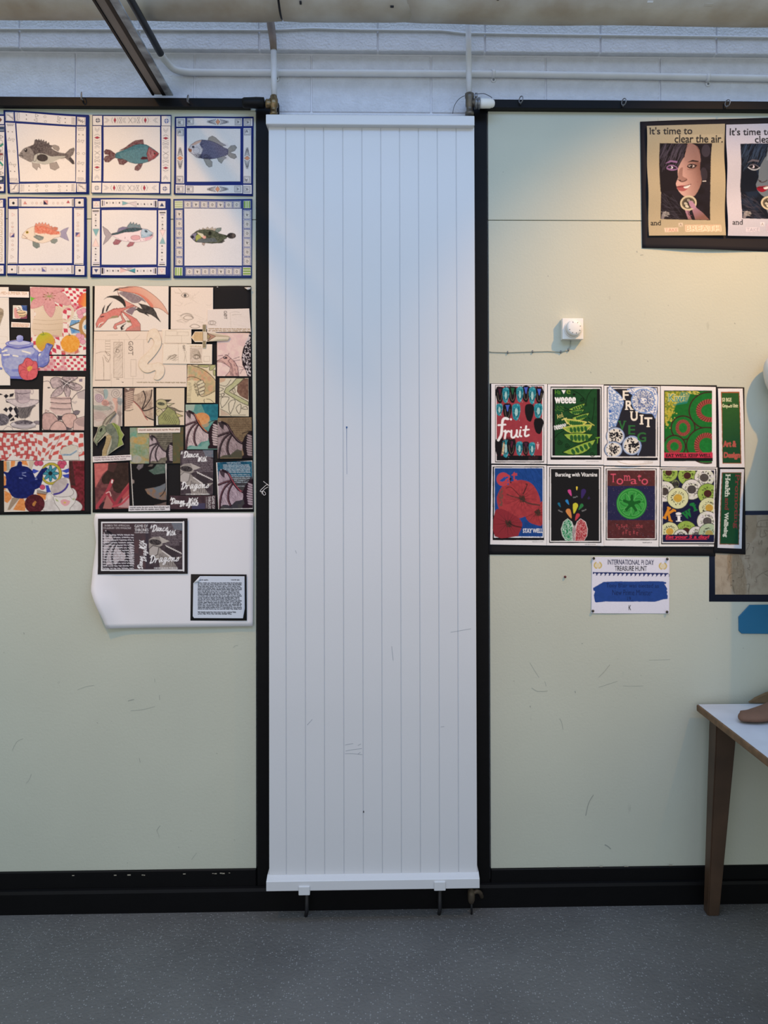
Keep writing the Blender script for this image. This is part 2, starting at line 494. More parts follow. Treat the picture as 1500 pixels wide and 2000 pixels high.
# ------------------------------------------------------------------ materials of the room
M_BLOCK = mat('painted_block', 'cfd2d8', 0.7, var=.1, vscale=22, bump=1.0, bscale=110, spec=.3)
M_BLACK = mat('black_gloss_paint', '09090b', 0.5, var=.2, vscale=9, bump=.12, bscale=40, spec=.16)
M_RAD = mat('white_enamel', 'd5d6d9', 0.33, var=.025, vscale=3, bump=.05, bscale=220)
M_PIPEW = mat('white_pipe_paint', 'd2d4d8', 0.5, var=.08, vscale=12, bump=.2, bscale=60)
M_BRASS = mat('tarnished_brass', '8a7658', 0.35, metal=.85, var=.35, vscale=45, bump=.2, bscale=90)
M_STEEL = mat('dull_steel', '8d8f94', 0.4, metal=.8, var=.3, vscale=50)
M_DARK = mat('dark_metal', '2c2c30', 0.5, metal=.4, var=.3, vscale=30)
M_RUB = mat('black_plastic', '0c0c0e', 0.5, spec=.2)
M_WPLA = mat('white_plastic', 'e6e4df', 0.4)
M_WOOD = mat('dark_stained_wood', '4f3a2a', 0.5, var=.35, vscale=7, bump=.1, bscale=30)
M_EDGE = mat('worn_wood_edge', '7a5a3c', 0.55, var=.4, vscale=28, bump=.15, bscale=80)
M_LAM = mat('grey_white_laminate', 'd0d2da', 0.4, var=.12, vscale=7)

def board_material():
    """pale green painted board: faint roller texture, scuffs and small marks"""
    m = mat('pale_green_paint', 'c1c4b4', 0.55, var=.05, vscale=2.2, bump=.16, bscale=110, spec=.35)
    nt = m.node_tree; N = nt.nodes; L = nt.links; b = N['Principled BSDF']
    src = b.inputs['Base Color'].links[0].from_socket
    tc = N.new('ShaderNodeTexCoord')
    mp = N.new('ShaderNodeMapping'); mp.inputs['Scale'].default_value = (9, 1, 4); mp.inputs['Rotation'].default_value = (0, .6, 0)
    L.new(tc.outputs['Object'], mp.inputs['Vector'])
    n1 = N.new('ShaderNodeTexNoise'); n1.inputs['Scale'].default_value = 3.4; n1.inputs['Detail'].default_value = 8
    L.new(mp.outputs['Vector'], n1.inputs['Vector'])
    r1 = N.new('ShaderNodeValToRGB'); r1.color_ramp.elements[0].position = .69; r1.color_ramp.elements[1].position = .78
    L.new(n1.outputs['Fac'], r1.inputs['Fac'])
    vo = N.new('ShaderNodeTexVoronoi'); vo.inputs['Scale'].default_value = 13
    L.new(tc.outputs['Object'], vo.inputs['Vector'])
    r2 = N.new('ShaderNodeMath'); r2.operation = 'LESS_THAN'; r2.inputs[1].default_value = .035
    L.new(vo.outputs['Distance'], r2.inputs[0])
    ad = N.new('ShaderNodeMath'); ad.operation = 'MAXIMUM'; L.new(r1.outputs['Color'], ad.inputs[0]); L.new(r2.outputs[0], ad.inputs[1])
    ml = N.new('ShaderNodeMath'); ml.operation = 'MULTIPLY'; ml.inputs[1].default_value = .22; L.new(ad.outputs[0], ml.inputs[0])
    mx = N.new('ShaderNodeMix'); mx.data_type = 'RGBA'; mx.inputs[7].default_value = (.12, .13, .12, 1)
    L.new(ml.outputs[0], mx.inputs[0]); L.new(src, mx.inputs[6]); L.new(mx.outputs[2], b.inputs['Base Color'])
    return m
M_BOARD = board_material()

def floor_material():
    """dark grey sheet flooring with a gritty safety surface and pale flecks"""
    m = bpy.data.materials.new('grey_safety_floor'); m.use_nodes = True
    nt = m.node_tree; N = nt.nodes; L = nt.links; b = N['Principled BSDF']
    b.inputs['Roughness'].default_value = .5; b.inputs['Specular IOR Level'].default_value = .4
    tc = N.new('ShaderNodeTexCoord')
    n1 = N.new('ShaderNodeTexNoise'); n1.inputs['Scale'].default_value = 2.5; n1.inputs['Detail'].default_value = 6
    L.new(tc.outputs['Object'], n1.inputs['Vector'])
    r1 = N.new('ShaderNodeValToRGB'); r1.color_ramp.elements[0].color = (*lin('5c5a58'), 1); r1.color_ramp.elements[1].color = (*lin('6e6c69'), 1)
    r1.color_ramp.elements[0].position = .3; r1.color_ramp.elements[1].position = .7
    L.new(n1.outputs['Fac'], r1.inputs['Fac'])
    vo = N.new('ShaderNodeTexVoronoi'); vo.inputs['Scale'].default_value = 135
    L.new(tc.outputs['Object'], vo.inputs['Vector'])
    sp = N.new('ShaderNodeSeparateColor'); L.new(vo.outputs['Color'], sp.inputs[0])
    g = N.new('ShaderNodeMath'); g.operation = 'GREATER_THAN'; g.inputs[1].default_value = .78; L.new(sp.outputs[0], g.inputs[0])
    d = N.new('ShaderNodeMath'); d.operation = 'LESS_THAN'; d.inputs[1].default_value = .33; L.new(vo.outputs['Distance'], d.inputs[0])
    fl = N.new('ShaderNodeMath'); fl.operation = 'MULTIPLY'; L.new(g.outputs[0], fl.inputs[0]); L.new(d.outputs[0], fl.inputs[1])
    fm = N.new('ShaderNodeMath'); fm.operation = 'MULTIPLY'; fm.inputs[1].default_value = .5; L.new(fl.outputs[0], fm.inputs[0])
    mx = N.new('ShaderNodeMix'); mx.data_type = 'RGBA'; mx.inputs[7].default_value = (*lin('aaa9a8'), 1)
    L.new(fm.outputs[0], mx.inputs[0]); L.new(r1.outputs['Color'], mx.inputs[6])
    n3 = N.new('ShaderNodeTexNoise'); n3.inputs['Scale'].default_value = 1.7; n3.inputs['Detail'].default_value = 2
    mp = N.new('ShaderNodeMapping'); mp.inputs['Location'].default_value = (.37, .2, 0); L.new(tc.outputs['Object'], mp.inputs['Vector']); L.new(mp.outputs['Vector'], n3.inputs['Vector'])
    L.new(mx.outputs[2], b.inputs['Base Color'])
    n2 = N.new('ShaderNodeTexNoise'); n2.inputs['Scale'].default_value = 90; n2.inputs['Detail'].default_value = 4
    L.new(tc.outputs['Object'], n2.inputs['Vector'])
    bp = N.new('ShaderNodeBump'); bp.inputs['Strength'].default_value = .8; bp.inputs['Distance'].default_value = .004
    L.new(n2.outputs['Fac'], bp.inputs['Height']); L.new(bp.outputs['Normal'], b.inputs['Normal'])
    return m

# ------------------------------------------------------------------ shell
XL, XR = -3.4, 3.4
struct(box('floor', XL, XR, -4.5, 0.3, -0.08, 0.0, floor_material()))
YB = 0.016                                     # face of the block course just above the boards
wall = struct(box('wall_back', XL, XR, YB + .0045, .3, 0.0, 4.3, mat('mortar_paint', 'd9dbe0', .75, bump=.3, bscale=120)))
blocks = []
rb = random.Random(4)
def course(zb, zt, joints, y):
    for a, b in zip(joints[:-1], joints[1:]):
        xa, xb = X(a, YB, 150) + .003, X(b, YB, 150) - .003
        o = box('block', xa, xb, y - rb.uniform(0, .0015), YB + .03, zb + .003, zt - .003, M_BLOCK, wall, bev=.0035, seg=2)
        blocks.append(o)
ZA0, ZA1 = Z(221, YB), Z(107, YB)
HC = ZA1 - ZA0
jA = [-535, -310, -80, 148, 380, 608, 842, 1066, 1289, 1514, 1739, 1964]
jB = [-410, -185, 43, 276, 508, 738, 946, 1170, 1395, 1620, 1845]
course(ZA0, ZA1, jA, YB)
box('mortar_bed', XL, XR, YB - .0165, YB + .006, ZA1 + .004, ZA1 + 2 * HC, mat('mortar_paint', 'd9dbe0', .75), wall)
course(ZA1, ZA1 + HC, jB, YB - .022)           # the upper courses stand a little proud
course(ZA1 + HC, ZA1 + 2 * HC, jA, YB - .022)
course(ZA0 - HC, ZA0, jB, YB)

# pale green pin boards, each of an upper and a lower sheet
for (x0, x1) in ((-420, 500), (955.5, 2000)):
    xa, xb = X(x0), X(x1)
    px = 250 if x0 < 0 else 1200
    zt, zj, zb = Z(216, 0, px), Z(431 if x0 > 0 else 428, 0, px), Z(1700 if x0 < 0 else 1693, 0, px)
    box('board_panel', xa, xb, 0.0, YB - .001, zj + .0012, zt, M_BOARD, wall, bev=.0015)
    box('board_panel', xa, xb, 0.0, YB - .001, zb, zj - .0012, M_BOARD, wall, bev=.0015)
    o = box('board_batten', xa, xb, -.007, YB - .001, zt, Z(206, 0, px), M_BOARD, wall, bev=.002)

# black painted timber round the boards
def tr(n, *a, **k):
    return struct(pbox('trim_%d' % n, *a, **k))
tr(1, 501.5, 200, 545, 1735, -.006, YB, M_BLACK, bev=.002)
tr(2, 915, 200, 954, 1735, -.006, YB, M_BLACK, bev=.002)
zr = {}
for n, (x0, x1, ya, yb_, px) in {3: (-420, 488, 190, 208.5, 250), 4: (938, 2000, 195.5, 212.5, 1200)}.items():
    struct(box('trim_%d' % n, X(x0, -.03, 200), X(x1, -.03, 200), -.03, YB, Z(yb_, -.03, px), Z(ya, -.03, px), M_BLACK, bev=.003, seg=2))
zb1, zb0 = Z(1697, -.008), Z(1731, -.008)
struct(box('trim_5', X(-420), X(501), -.009, YB, zb0, Z(1701, -.008, 250), M_BLACK, bev=.003))
struct(box('trim_6', X(955), X(2000), -.009, YB, zb0, Z(1694.5, -.008, 1200), M_BLACK, bev=.003))
sk = bmesh.new()
zk = Z(1731, -.022)
prof = [(YB, 0), (-.024, 0), (-.024, zk - .012), (-.019, zk - .002), (-.010, zk + .001), (YB, zk + .001)]
va = [sk.verts.new((XL, y, z)) for y, z in prof]; vb = [sk.verts.new((XR, y, z)) for y, z in prof]
for i in range(len(prof)):
    j = (i + 1) % len(prof); sk.faces.new((va[i], va[j], vb[j], vb[i]))
sk.faces.new(va[::-1]); sk.faces.new(vb)
struct(bm_obj('baseboard_back', sk, M_BLACK))
# chipped specks along the lower timber edge
ch = bmesh.new()
rc = random.Random(11)
for px, py in [(143, 1710), (225, 1709.5), (252, 1709), (279, 1709), (281, 1709.4), (360, 1707), (416, 1706), (421, 1706.4), (432, 1705.5), (436, 1706), (448, 1705),
               (1090, 1693.5), (1149, 1693), (1174, 1692.5), (1222, 1692), (1226, 1692.4), (1310, 1690)]:
    p = W(px, py, -.0094); r = rc.uniform(.0015, .004)
    join_bm(ch, box_bm(p[0] - r * 1.6, p[0] + r * 1.6, -.0097, -.0085, p[2] - r * .5, p[2] + r * .5))
o = bm_obj('paint_chips', ch, mat('bare_wood', 'a39c8c', .8)); o['kind'] = 'stuff'; o['label'] = 'pale chips in the black paint of the lower timber edge'; o['category'] = 'paint chips'

# ------------------------------------------------------------------ tall white radiator
RY, CY = -.088, -.114
xr0, xr1 = X(524.5, RY), X(929.5, RY)
rad = thing('radiator', 'tall white vertical panel radiator between the two pin boards', 'radiator', ((xr0 + xr1) / 2, RY, 0.0))
zt, zb = Z(246, RY), Z(1713, RY)
edges = [524.5, 558.5, 596, 633, 670.5, 708, 745, 782, 819, 856, 893, 929.5]
rr = random.Random(3)
for a, b in zip(edges[:-1], edges[1:]):
    xa, xb = X(a, RY) + .0011, X(b, RY) - .0011
    box('panel', xa, xb, RY, RY + .012, zb - .01, zt + .01, M_RAD, rad, bev=.0022, seg=2)
box('back_plate', xr0 + .004, xr1 - .004, RY + .0026, RY + .05, zb, zt, mat('white_enamel_seam', 'cdd0d3', .5), rad, bev=.002)
box('top_cap', X(519.5, CY), X(929.5, CY), CY, RY + .055, Z(244, CY), Z(224.5, CY), M_RAD, rad, bev=.004, seg=3)
bc = bmesh.new()
z1, z0 = Z(1718.5, CY), Z(1738.5, CY)
ztop = z1 + .006
prof = [(RY + .055, z0), (CY + .003, z0), (CY, z0 + .003), (CY, z1 - .002), (CY + .002, z1), (RY + .002, ztop + .004), (RY + .055, ztop + .004)]
va = [bc.verts.new((X(519.5, CY), y, z)) for y, z in prof]; vb = [bc.verts.new((X(933.5, CY), y, z)) for y, z in prof]
for i in range(len(prof)):
    j = (i + 1) % len(prof); bc.faces.new((va[i], va[j], vb[j], vb[i]))
bc.faces.new(va[::-1]); bc.faces.new(vb)
bm_obj('bottom_cap', bc, M_RAD, rad)
for px0, px1, pt, pb, fx, fy in ((583, 605, 1729.5, 1747, 597, 1790), (848, 870.5, 1724, 1742, 857.5, 1786.5)):
    yf = CY - .006
    zt_, zb_ = Z(pt, yf), Z(pb, yf)
    bk = box('foot_bracket', X(px0, yf, 1740), X(px1, yf, 1740), yf, CY + .03, zb_, zt_, M_RAD, rad, bev=.002)
    p = onfloor(fx, fy)
    xm = (X(px0, yf, 1740) + X(px1, yf, 1740)) / 2 + .004
    lg = tube_bm([(xm, p[1] + .002, zb_ + .004), (xm, p[1] + .001, .022), (p[0], p[1], .0)], [.0075, .0075, .006], 12)
    bm_obj('foot', lg, M_DARK, rad, True)['label'] = 'dark steel foot pin'
# marks on the enamel
def mark(name, pts, wd, m, y, parent, sm=4):
    """a thin smear of paint or scratch lying on a surface at depth y (photo pixels)"""
    P_ = spline([W(x, y_, y) for x, y_ in pts], sm); bm = bmesh.new(); n = len(P_); prev = None
    for i, p in enumerate(P_):
        t = Vector(P_[min(i + 1, n - 1)]) - Vector(P_[max(i - 1, 0)]); t.normalize()
        nn = t.cross(Vector((0, 1, 0))); ww = wd(i / (n - 1)) if callable(wd) else wd
        a = bm.verts.new(Vector(p) + nn * ww / 2); b = bm.verts.new(Vector(p) - nn * ww / 2)
        if prev: bm.faces.new((prev[0], a, b, prev[1]))
        prev = (a, b)
    return bm_obj(name, bm, m, parent)
d = mark('paint_drip', [(677.3, 833), (677, 837), (677, 845), (677, 880), (677.5, 926)], lambda t: .006 * (1 if t < .2 else max(.12, .38 - .3 * t)), mat('blue_ink', '22548c', .4), RY - .0004, rad)
d['label'] = 'thin blue paint drip'
M_SC = mat('grey_scuff', '8b929c', .6)
sc = bmesh.new()
for pts in ([(674, 1455), (682, 1453.5), (690, 1452.5)], [(699, 1456), (705, 1453)], [(675, 1467), (690, 1464), (707, 1462)], [(674, 1472), (690, 1472), (708, 1474)], [(699, 1473), (704, 1469)],
            [(861, 1420), (868, 1419)], [(577, 1075), (579, 1081)], [(765, 1262), (768, 1290)], [(880, 1235), (920, 1228)], [(600, 1416), (610, 1405)]):
    o = mark('t', pts, .0011, M_SC, RY - .0005, None); bmx = bmesh.new(); bmx.from_mesh(o.data)
    bmesh.ops.translate(bmx, verts=bmx.verts, vec=o.location); join_bm(sc, bmx); bpy.data.objects.remove(o)
o = bm_obj('scuff_marks', sc, M_SC, rad); o['kind'] = 'stuff'; o['label'] = 'faint grey scuffs'
box('chip', *[v for p in [W(709.5, 1583, RY), W(711, 1587, RY)] for v in (p[0],)], RY - .0006, RY, Z(1587, RY), Z(1583, RY), M_DARK, rad)

M_WS = mat('wall_scuff', '999d93', .7)
sw = bmesh.new()
for (ox, oy, k, sets) in ((955, 1080, 2.752, [([(590, 668), (618, 640), (650, 600)], 2), ([(230, 725), (262, 744), (315, 742)], 2), ([(300, 690), (308, 715)], 1.5), ([(590, 722), (640, 706), (690, 690)], 1.6), ([(520, 1412), (536, 1345), (562, 1300)], 4), ([(622, 1568), (640, 1578), (655, 1592)], 6), ([(380, 890), (392, 915), (398, 950)], 1.6), ([(220, 590), (250, 640), (270, 670)], 1.4), ([(720, 715), (780, 716), (830, 714)], 1.2), ([(860, 576), (920, 575), (975, 572)], 1.2), ([(498, 486), (505, 487)], 3), ([(462, 742), (466, 752)], 4), ([(221, 822), (223, 830)], 4)]),
        (0, 1220, 2.941, [([(735, 438), (750, 434), (770, 430)], 4), ([(445, 375), (490, 358), (540, 348)], 1.4), ([(750, 495), (820, 488), (890, 470)], 1.6), ([(915, 405), (917, 432)], 1.6), ([(900, 1185), (908, 1170), (920, 1155)], 2.4), ([(900, 1185), (910, 1205), (915, 1225)], 1.2), ([(800, 768), (805, 792)], 1.8), ([(150, 912), (168, 890), (180, 858)], 1.5), ([(70, 722), (98, 672), (132, 655)], 1.5), ([(1340, 132), (1350, 122), (1366, 119)], 1.6), ([(888, 310), (890, 330)], 1.4), ([(136, 45), (139, 56)], 3), ([(1243, 738), (1248, 741)], 3), ([(556, 562), (562, 566)], 3), ([(1100, 1350), (1130, 1310)], 1.4)]),
        (955, 440, 2.752, [([(795, 137), (797, 146)], 3), ([(814, 160), (830, 158)], 2.4), ([(317, 270), (318, 275)], 3.5), ([(1320, 524), (1324, 530)], 3), ([(545, 788), (550, 793)], 3), ([(852, 728), (856, 733)], 3)])):
    for pts, wd in sets:
        o = mark('t', [(ox + x / k, oy + y / k) for x, y in pts], wd / k * .00195, M_WS, -.0006, None); bmx = bmesh.new(); bmx.from_mesh(o.data)
        bmesh.ops.translate(bmx, verts=bmx.verts, vec=o.location); join_bm(sw, bmx); bpy.data.objects.remove(o)
o = bm_obj('scuff_marks', sw, M_WS, wall); o['kind'] = 'stuff'

# ------------------------------------------------------------------ pipes above
def pip(p, y): return tuple(W(p[0], p[1], y))
# lagged main: solve the height of the axis so that its lower edge is seen at pixel row 44 above x=500
LR, LY = .115, -.255
zl = 3.3
for _ in range(30):
    dist = math.hypot(LY + DIST, zl - EYE); low = math.atan2(zl - EYE, LY + DIST) - math.asin(LR / dist)
    q = W(500, 43.5, 0); tgt = math.atan2(q[2] - EYE, q[1] + DIST); zl += (tgt - low) * dist
lag = thing('lagged_pipe', 'thick grey-brown lagged pipe running along the top of the wall', 'pipe', (0, LY, zl))
M_LAG = mat('grey_pipe_lagging', 'bdb9b0', .85, var=.25, vscale=6, bump=.6, bscale=18, col2='a39889', spec=.15)
xj = X(544, LY - LR * .5, 30); xk = X(806, LY - LR * .5, 30)
def lagging(x0, x1, r, seed):
    g = random.Random(seed); bm = bmesh.new(); rings = []
    n = max(6, int((x1 - x0) / .06)); k = 36
    ph = [g.uniform(0, 6) for _ in range(6)]
    for i in range(n + 1):
        x = x0 + (x1 - x0) * i / n; rr_ = r * (1 - (.03 if i in (0, n) else 0))
        rings.append([bm.verts.new((x, LY + (rr_ + .0018 * math.sin(3 * a + x * 7 + ph[0]) + .0014 * math.sin(x * 19 + ph[1] + 2 * a)) * math.cos(a), zl + (rr_ + .0016 * math.sin(2 * a - x * 9 + ph[2])) * math.sin(a))) for a in [2 * math.pi * j / k for j in range(k)]])
    for i in range(n):
        for j in range(k): bm.faces.new((rings[i][j], rings[i][(j + 1) % k], rings[i + 1][(j + 1) % k], rings[i + 1][j]))
    bm.faces.new(rings[0][::-1]); bm.faces.new(rings[-1]); return bm
bm_obj('lagging_sleeve', lagging(XL, xj - .004, LR * 1.0, 1), M_LAG, lag, True)
bm_obj('lagging_sleeve', lagging(xj + .004, xk, LR * .99, 2), M_LAG, lag, True)
bm_obj('lagging_sleeve', lagging(xk - .02, XR, LR * 1.005, 3), M_LAG, lag, True)
bm_obj('joint_gap', lathe_bm((xj - .012, LY, zl), (1, 0, 0), [(0, LR * .93), (.024, LR * .93)], 32), M_DARK, lag, True)['label'] = 'dark gap between two lagging sleeves'
for (px, py, ww, hh, mm) in ((585, 25, .007, .012, M_DARK), (766, 46, .012, .008, M_DARK), (974, 3, .008, .010, M_DARK), (1274, 10, .022, .008, M_PIPEW), (1390, 21, .03, .01, M_LAG)):
    yy = LY - LR * .8; p = W(px, py, yy)
    a = math.atan2(p[2] - zl, p[1] - LY); c_ = Vector((p[0], LY + math.cos(a) * LR, zl + math.sin(a) * LR))
    b = box_bm(-ww / 2, ww / 2, -.002, .003, -hh / 2, hh / 2, .001)
    bmesh.ops.rotate(b, verts=b.verts, cent=(0, 0, 0), matrix=Matrix.Rotation(a + math.pi, 3, 'X')); bmesh.ops.translate(b, verts=b.verts, vec=c_)
    bm_obj('patch', b, mm, lag)

# thin cable painted onto the upper course
yc = YB - .022 - .004
cb = tube_bm([pip((x, y), yc) for x, y in [(-300, 54), (0, 57), (300, 58.5), (520, 59.5), (612, 56), (700, 58.5), (860, 60), (905, 65), (960, 66), (1200, 69.5), (1500, 73), (1800, 76)]], .0042, 8)
tag(bm_obj('cable', cb, M_PIPEW, None, True), 'thin grey cable painted onto the blocks just under the thick pipe', 'cable')

# conduit: comes towards the room beside the strut, turns and runs along the wall
CR = .0128; yw = YB - CR - .001
p_bend = W(322, 118, yw); zc = None
wallrun = [pip(p, yw) for p in [(372, 141.5), (480, 142.2), (700, 143), (1000, 145), (1250, 149), (1500, 153.5), (1900, 161)]]
x0b = p_bend[0]; zbend = W(322, 120, yw)[2]
out = [(x0b - .01, -1.25, zbend + .0), (x0b - .003, -.5, zbend), (x0b, -.16, zbend)]
crv = spline([out[2], (x0b + .002, -.085, zbend - .004), (x0b + .014, -.035, zbend - .018), (x0b + .042, -.006, zbend - .036), wallrun[0]], 6)
con = thing('conduit', 'round conduit, black beside the ceiling strut and white along the wall', 'conduit', tuple(wallrun[2]))
bm_obj('dark_length', tube_bm(out[:2] + [tuple(c) for c in crv[:9]], CR, 14), mat('black_conduit_paint', '26272b', .45, var=.3, vscale=20), con, True)['label'] = 'black painted length'
bm_obj('white_length', tube_bm([tuple(c) for c in crv[8:]] + wallrun[1:], CR, 14), M_PIPEW, con, True)['label'] = 'white painted length'
for px, py in ((541, 150), (963.5, 152), (1382, 160)):
    t = pip((px, py - 9), yw)
    s_ = lathe_bm((t[0] - .006, t[1], W(px, 142.3 + (py - 150) * .95, yw)[2]), (1, 0, 0), [(0, CR + .0005), (0, CR + .003), (.012, CR + .003), (.012, CR + .0005)], 16)
    c2 = bm_obj('saddle', s_, M_PIPEW, con, True)
    q = W(px, py + 7, YB)
    bmx = lathe_bm((q[0], YB - .006, q[2] + .004), (0, 1, 0), [(0, .007), (.001, .010), (.0055, .010)], 14)
    join_bm(bmx, box_bm(q[0] - .009, q[0] + .009, YB - .005, YB - .0005, q[2], q[2] + .022, .001))
    bm_obj('saddle_tab', bmx, M_PIPEW, con, True)
    bm_obj('saddle_screw', lathe_bm((q[0], YB - .0085, q[2] + .003), (0, 1, 0), [(0, .002), (.001, .004), (.003, .0042)], 10), M_STEEL, con, True)

# radiator tails: two drop pipes with their valves
YP = -.062
dl = thing('drop_pipe', 'white drop pipe with brass valve at the left top of the radiator', 'pipe', tuple(W(536, 150, YP)))
bm_obj('upper_length', tube_bm([(W(529, 60, YP)[0] - .006, YP - .012, zl + .12), (W(529, 60, YP)[0] - .004, YP - .006, zl), pip((530, 55), YP), pip((533, 78), YP), pip((534.5, 98), YP)], [.014, .0145, .015, .0135, .012], 14), mat('stripped_pipe', '8d7f76', .6, var=.3, vscale=20), dl, True)['label'] = 'brown bare length'
bm_obj('lower_length', tube_bm([pip((534.3, 96), YP), pip((535, 140), YP), pip((535.5, 186), YP)], .0108, 14), M_PIPEW, dl, True)
vb_ = lathe_bm(W(534.5, 226, YP), (0, 0, 1), [(0, .013), (.012, .015), (.014, .012), (.03, .012), (.034, .0165), (.062, .0165), (.066, .013), (.072, .013), (.078, .009)], 20)
join_bm(vb_, lathe_bm(W(536, 203, YP), (-1, 0, 0), [(0, .012), (.012, .014), (.014, .017), (.030, .017), (.033, .0135)], 20))
bm_obj('valve_body', vb_, M_BRASS, dl, True)['label'] = 'tarnished brass tee valve'
bm_obj('valve_cap', lathe_bm(W(517, 201, YP), (-1, 0, 0), [(0, .012), (.002, .0195), (.03, .0205), (.052, .0195), (.075, .019), (.082, .016)], 24), M_RUB, dl, True)['label'] = 'round black valve cap'
bm_obj('union_nut', lathe_bm(W(535.5, 225.5, YP), (0, 0, 1), [(-.003, .0105), (.006, .0105), (.008, .008)], 6), M_PIPEW, dl)
dr = thing('drop_pipe', 'white drop pipe with thermostatic valve at the right top of the radiator', 'pipe', tuple(W(916, 130, YP)))
bm_obj('lower_length', tube_bm([(W(914, 55, YP)[0], YP - .004, zl + .12), pip((914.5, 50), YP), pip((915, 75), YP), pip((916, 182), YP)], .0108, 14), M_PIPEW, dr, True)
vb_ = lathe_bm(W(917, 225, YP), (0, 0, 1), [(0, .016), (.010, .017), (.014, .012), (.03, .012), (.034, .015), (.06, .015), (.066, .017), (.08, .017), (.084, .011)], 20)
join_bm(vb_, lathe_bm(W(918, 201, YP), (1, 0, 0), [(0, .013), (.012, .013), (.014, .016), (.018, .016)], 20))
bm_obj('valve_body', vb_, mat('grey_valve_metal', '6f685f', .4, metal=.6, var=.3, vscale=40), dr, True)['label'] = 'grey brown valve body'
cl = lathe_bm(W(926.5, 202, YP - .004), (1, 0, 0), [(0, .014), (.001, .021), (.008, .022), (.009, .018), (.012, .018), (.013, .0215), (.020, .0215), (.021, .016)], 24)
join_bm(cl, box_bm(*[W(929.5, 190, YP)[0] - .005, W(929.5, 190, YP)[0] + .005], YP - .01, YP + .004, Z(190, YP), Z(182, YP), .001))
bm_obj('valve_collar', cl, M_STEEL, dr, True)['label'] = 'steel clamp collar'
bm_obj('sensor_head', lathe_bm(W(936.5, 202, YP - .004), (1, 0, 0), [(0, .015), (.001, .0175), (.012, .0178), (.041, .0172), (.043, .0155), (.050, .0145), (.055, .011), (.0575, .005)], 26), M_WPLA, dr, True)['label'] = 'white sensor head'
bm_obj('capillary', tube_bm(spline([pip(p, YB - .03) for p in [(884, 222), (887, 208), (894, 196), (903, 189), (915, 185)]], 6) + spline([pip(p, YP - .01) for p in [(917, 184), (925, 182)]], 3), .0011, 6), M_DARK, dr, True)['label'] = 'thin dark capillary wire'
bm_obj('capillary', tube_bm(spline([pip(p, YP - .005) for p in [(933, 183.5), (945, 183), (955, 187), (961, 191)]], 6), .0011, 6), M_DARK, dr, True)
M_DULL = mat('dull_brown_brass', '5d5346', .55, metal=.5, var=.3, vscale=45)
rv = thing('return_valve', 'small dull brass return valve under the right end of the radiator', 'valve', tuple(W(921, 1770, YP)))
bm_obj('valve_body', lathe_bm(W(920.5, 1737, YP), (0, 0, -1), [(-.004, .006), (.002, .006), (.004, .0125), (.02, .0135), (.04, .0125), (.05, .008), (.054, .004)], 18), M_DULL, rv, True)
bm_obj('elbow', tube_bm(spline([pip((922, 1745), YP), pip((931, 1741), YP), pip((938, 1744), YP + .012), pip((940, 1749), YP + .03), pip((941, 1751), -.02)], 5), .0075, 12), M_DULL, rv, True)
bm_obj('tail_pipe', tube_bm([pip((921, 1757), YP), (W(921, 1757, YP)[0], YP, .0)], .004, 10), M_DARK, rv, True)

# ------------------------------------------------------------------ strut running out from the wall at top left
zbar = Z(190, -.02, 320)
st = thing('ceiling_strut', 'black channel strut with a brown inset strip running out from the wall', 'strut', (X(320, 0, 190), -.4, zbar))
yb0, yb1 = -1.35, -.032
b = lambda n, a, c, z0_, z1_, m: box(n, X(a, 0, 190), X(c, 0, 190), yb0, yb1, zbar + z0_, zbar + z1_, m, st, bev=.001)
b('lip', 302, 306.5, 0, .05, M_RUB); b('lip', 321.5, 329, 0, .05, M_RUB)
b('inset_strip', 306.5, 321.5, .004, .03, mat('dusty_brown_strip', '7c7571', .7, var=.15, vscale=8))['label'] = 'dusty brown inset strip'
fl_ = b('side_flange', 329, 343, 0.0, .006, mat('grey_blue_flange', 'a9b4c0', .5, var=.3, vscale=14, col2='4a515a')); fl_['label'] = 'chipped grey flange'
b('web', 302, 329, .03, .052, M_RUB)

# ------------------------------------------------------------------ screw eyes on the rails
for i, (px, py, lab) in enumerate([(159, 187, 'steel screw eye on the black rail left of the ceiling strut'), (367, 192.5, 'steel screw eye on the black rail right of the ceiling strut'),
        (1017.5, 194.5, 'steel screw eye on the right black rail nearest the sensor valve'), (1218.5, 199, 'steel screw eye on the right black rail above the blank board'), (1421, 201.5, 'steel screw eye on the right black rail above the portrait posters')]):
    ye = -.047; p = Vector(W(px, py, ye)); a = math.radians(62 if px < 600 else -62)
    t = thing('screw_eye', lab, 'screw eye', p, 'screw eyes on the rails')
    pts = []
    for k in range(18):
        q = 2 * math.pi * k / 18; u = .0115 * math.cos(q); v = .0125 * math.sin(q)
        pts.append(p + Vector((u * math.cos(a), -u * math.sin(abs(a)) * (1 if a > 0 else 1), v)) )
    bm_obj('ring', tube_bm(pts, .0019, 8, closed=True), M_STEEL, t, True)
    bm_obj('shank', tube_bm([p + Vector((0, .0, -.010)), p + Vector((.001, .022, -.011))], .0022, 8), M_STEEL, t, True)

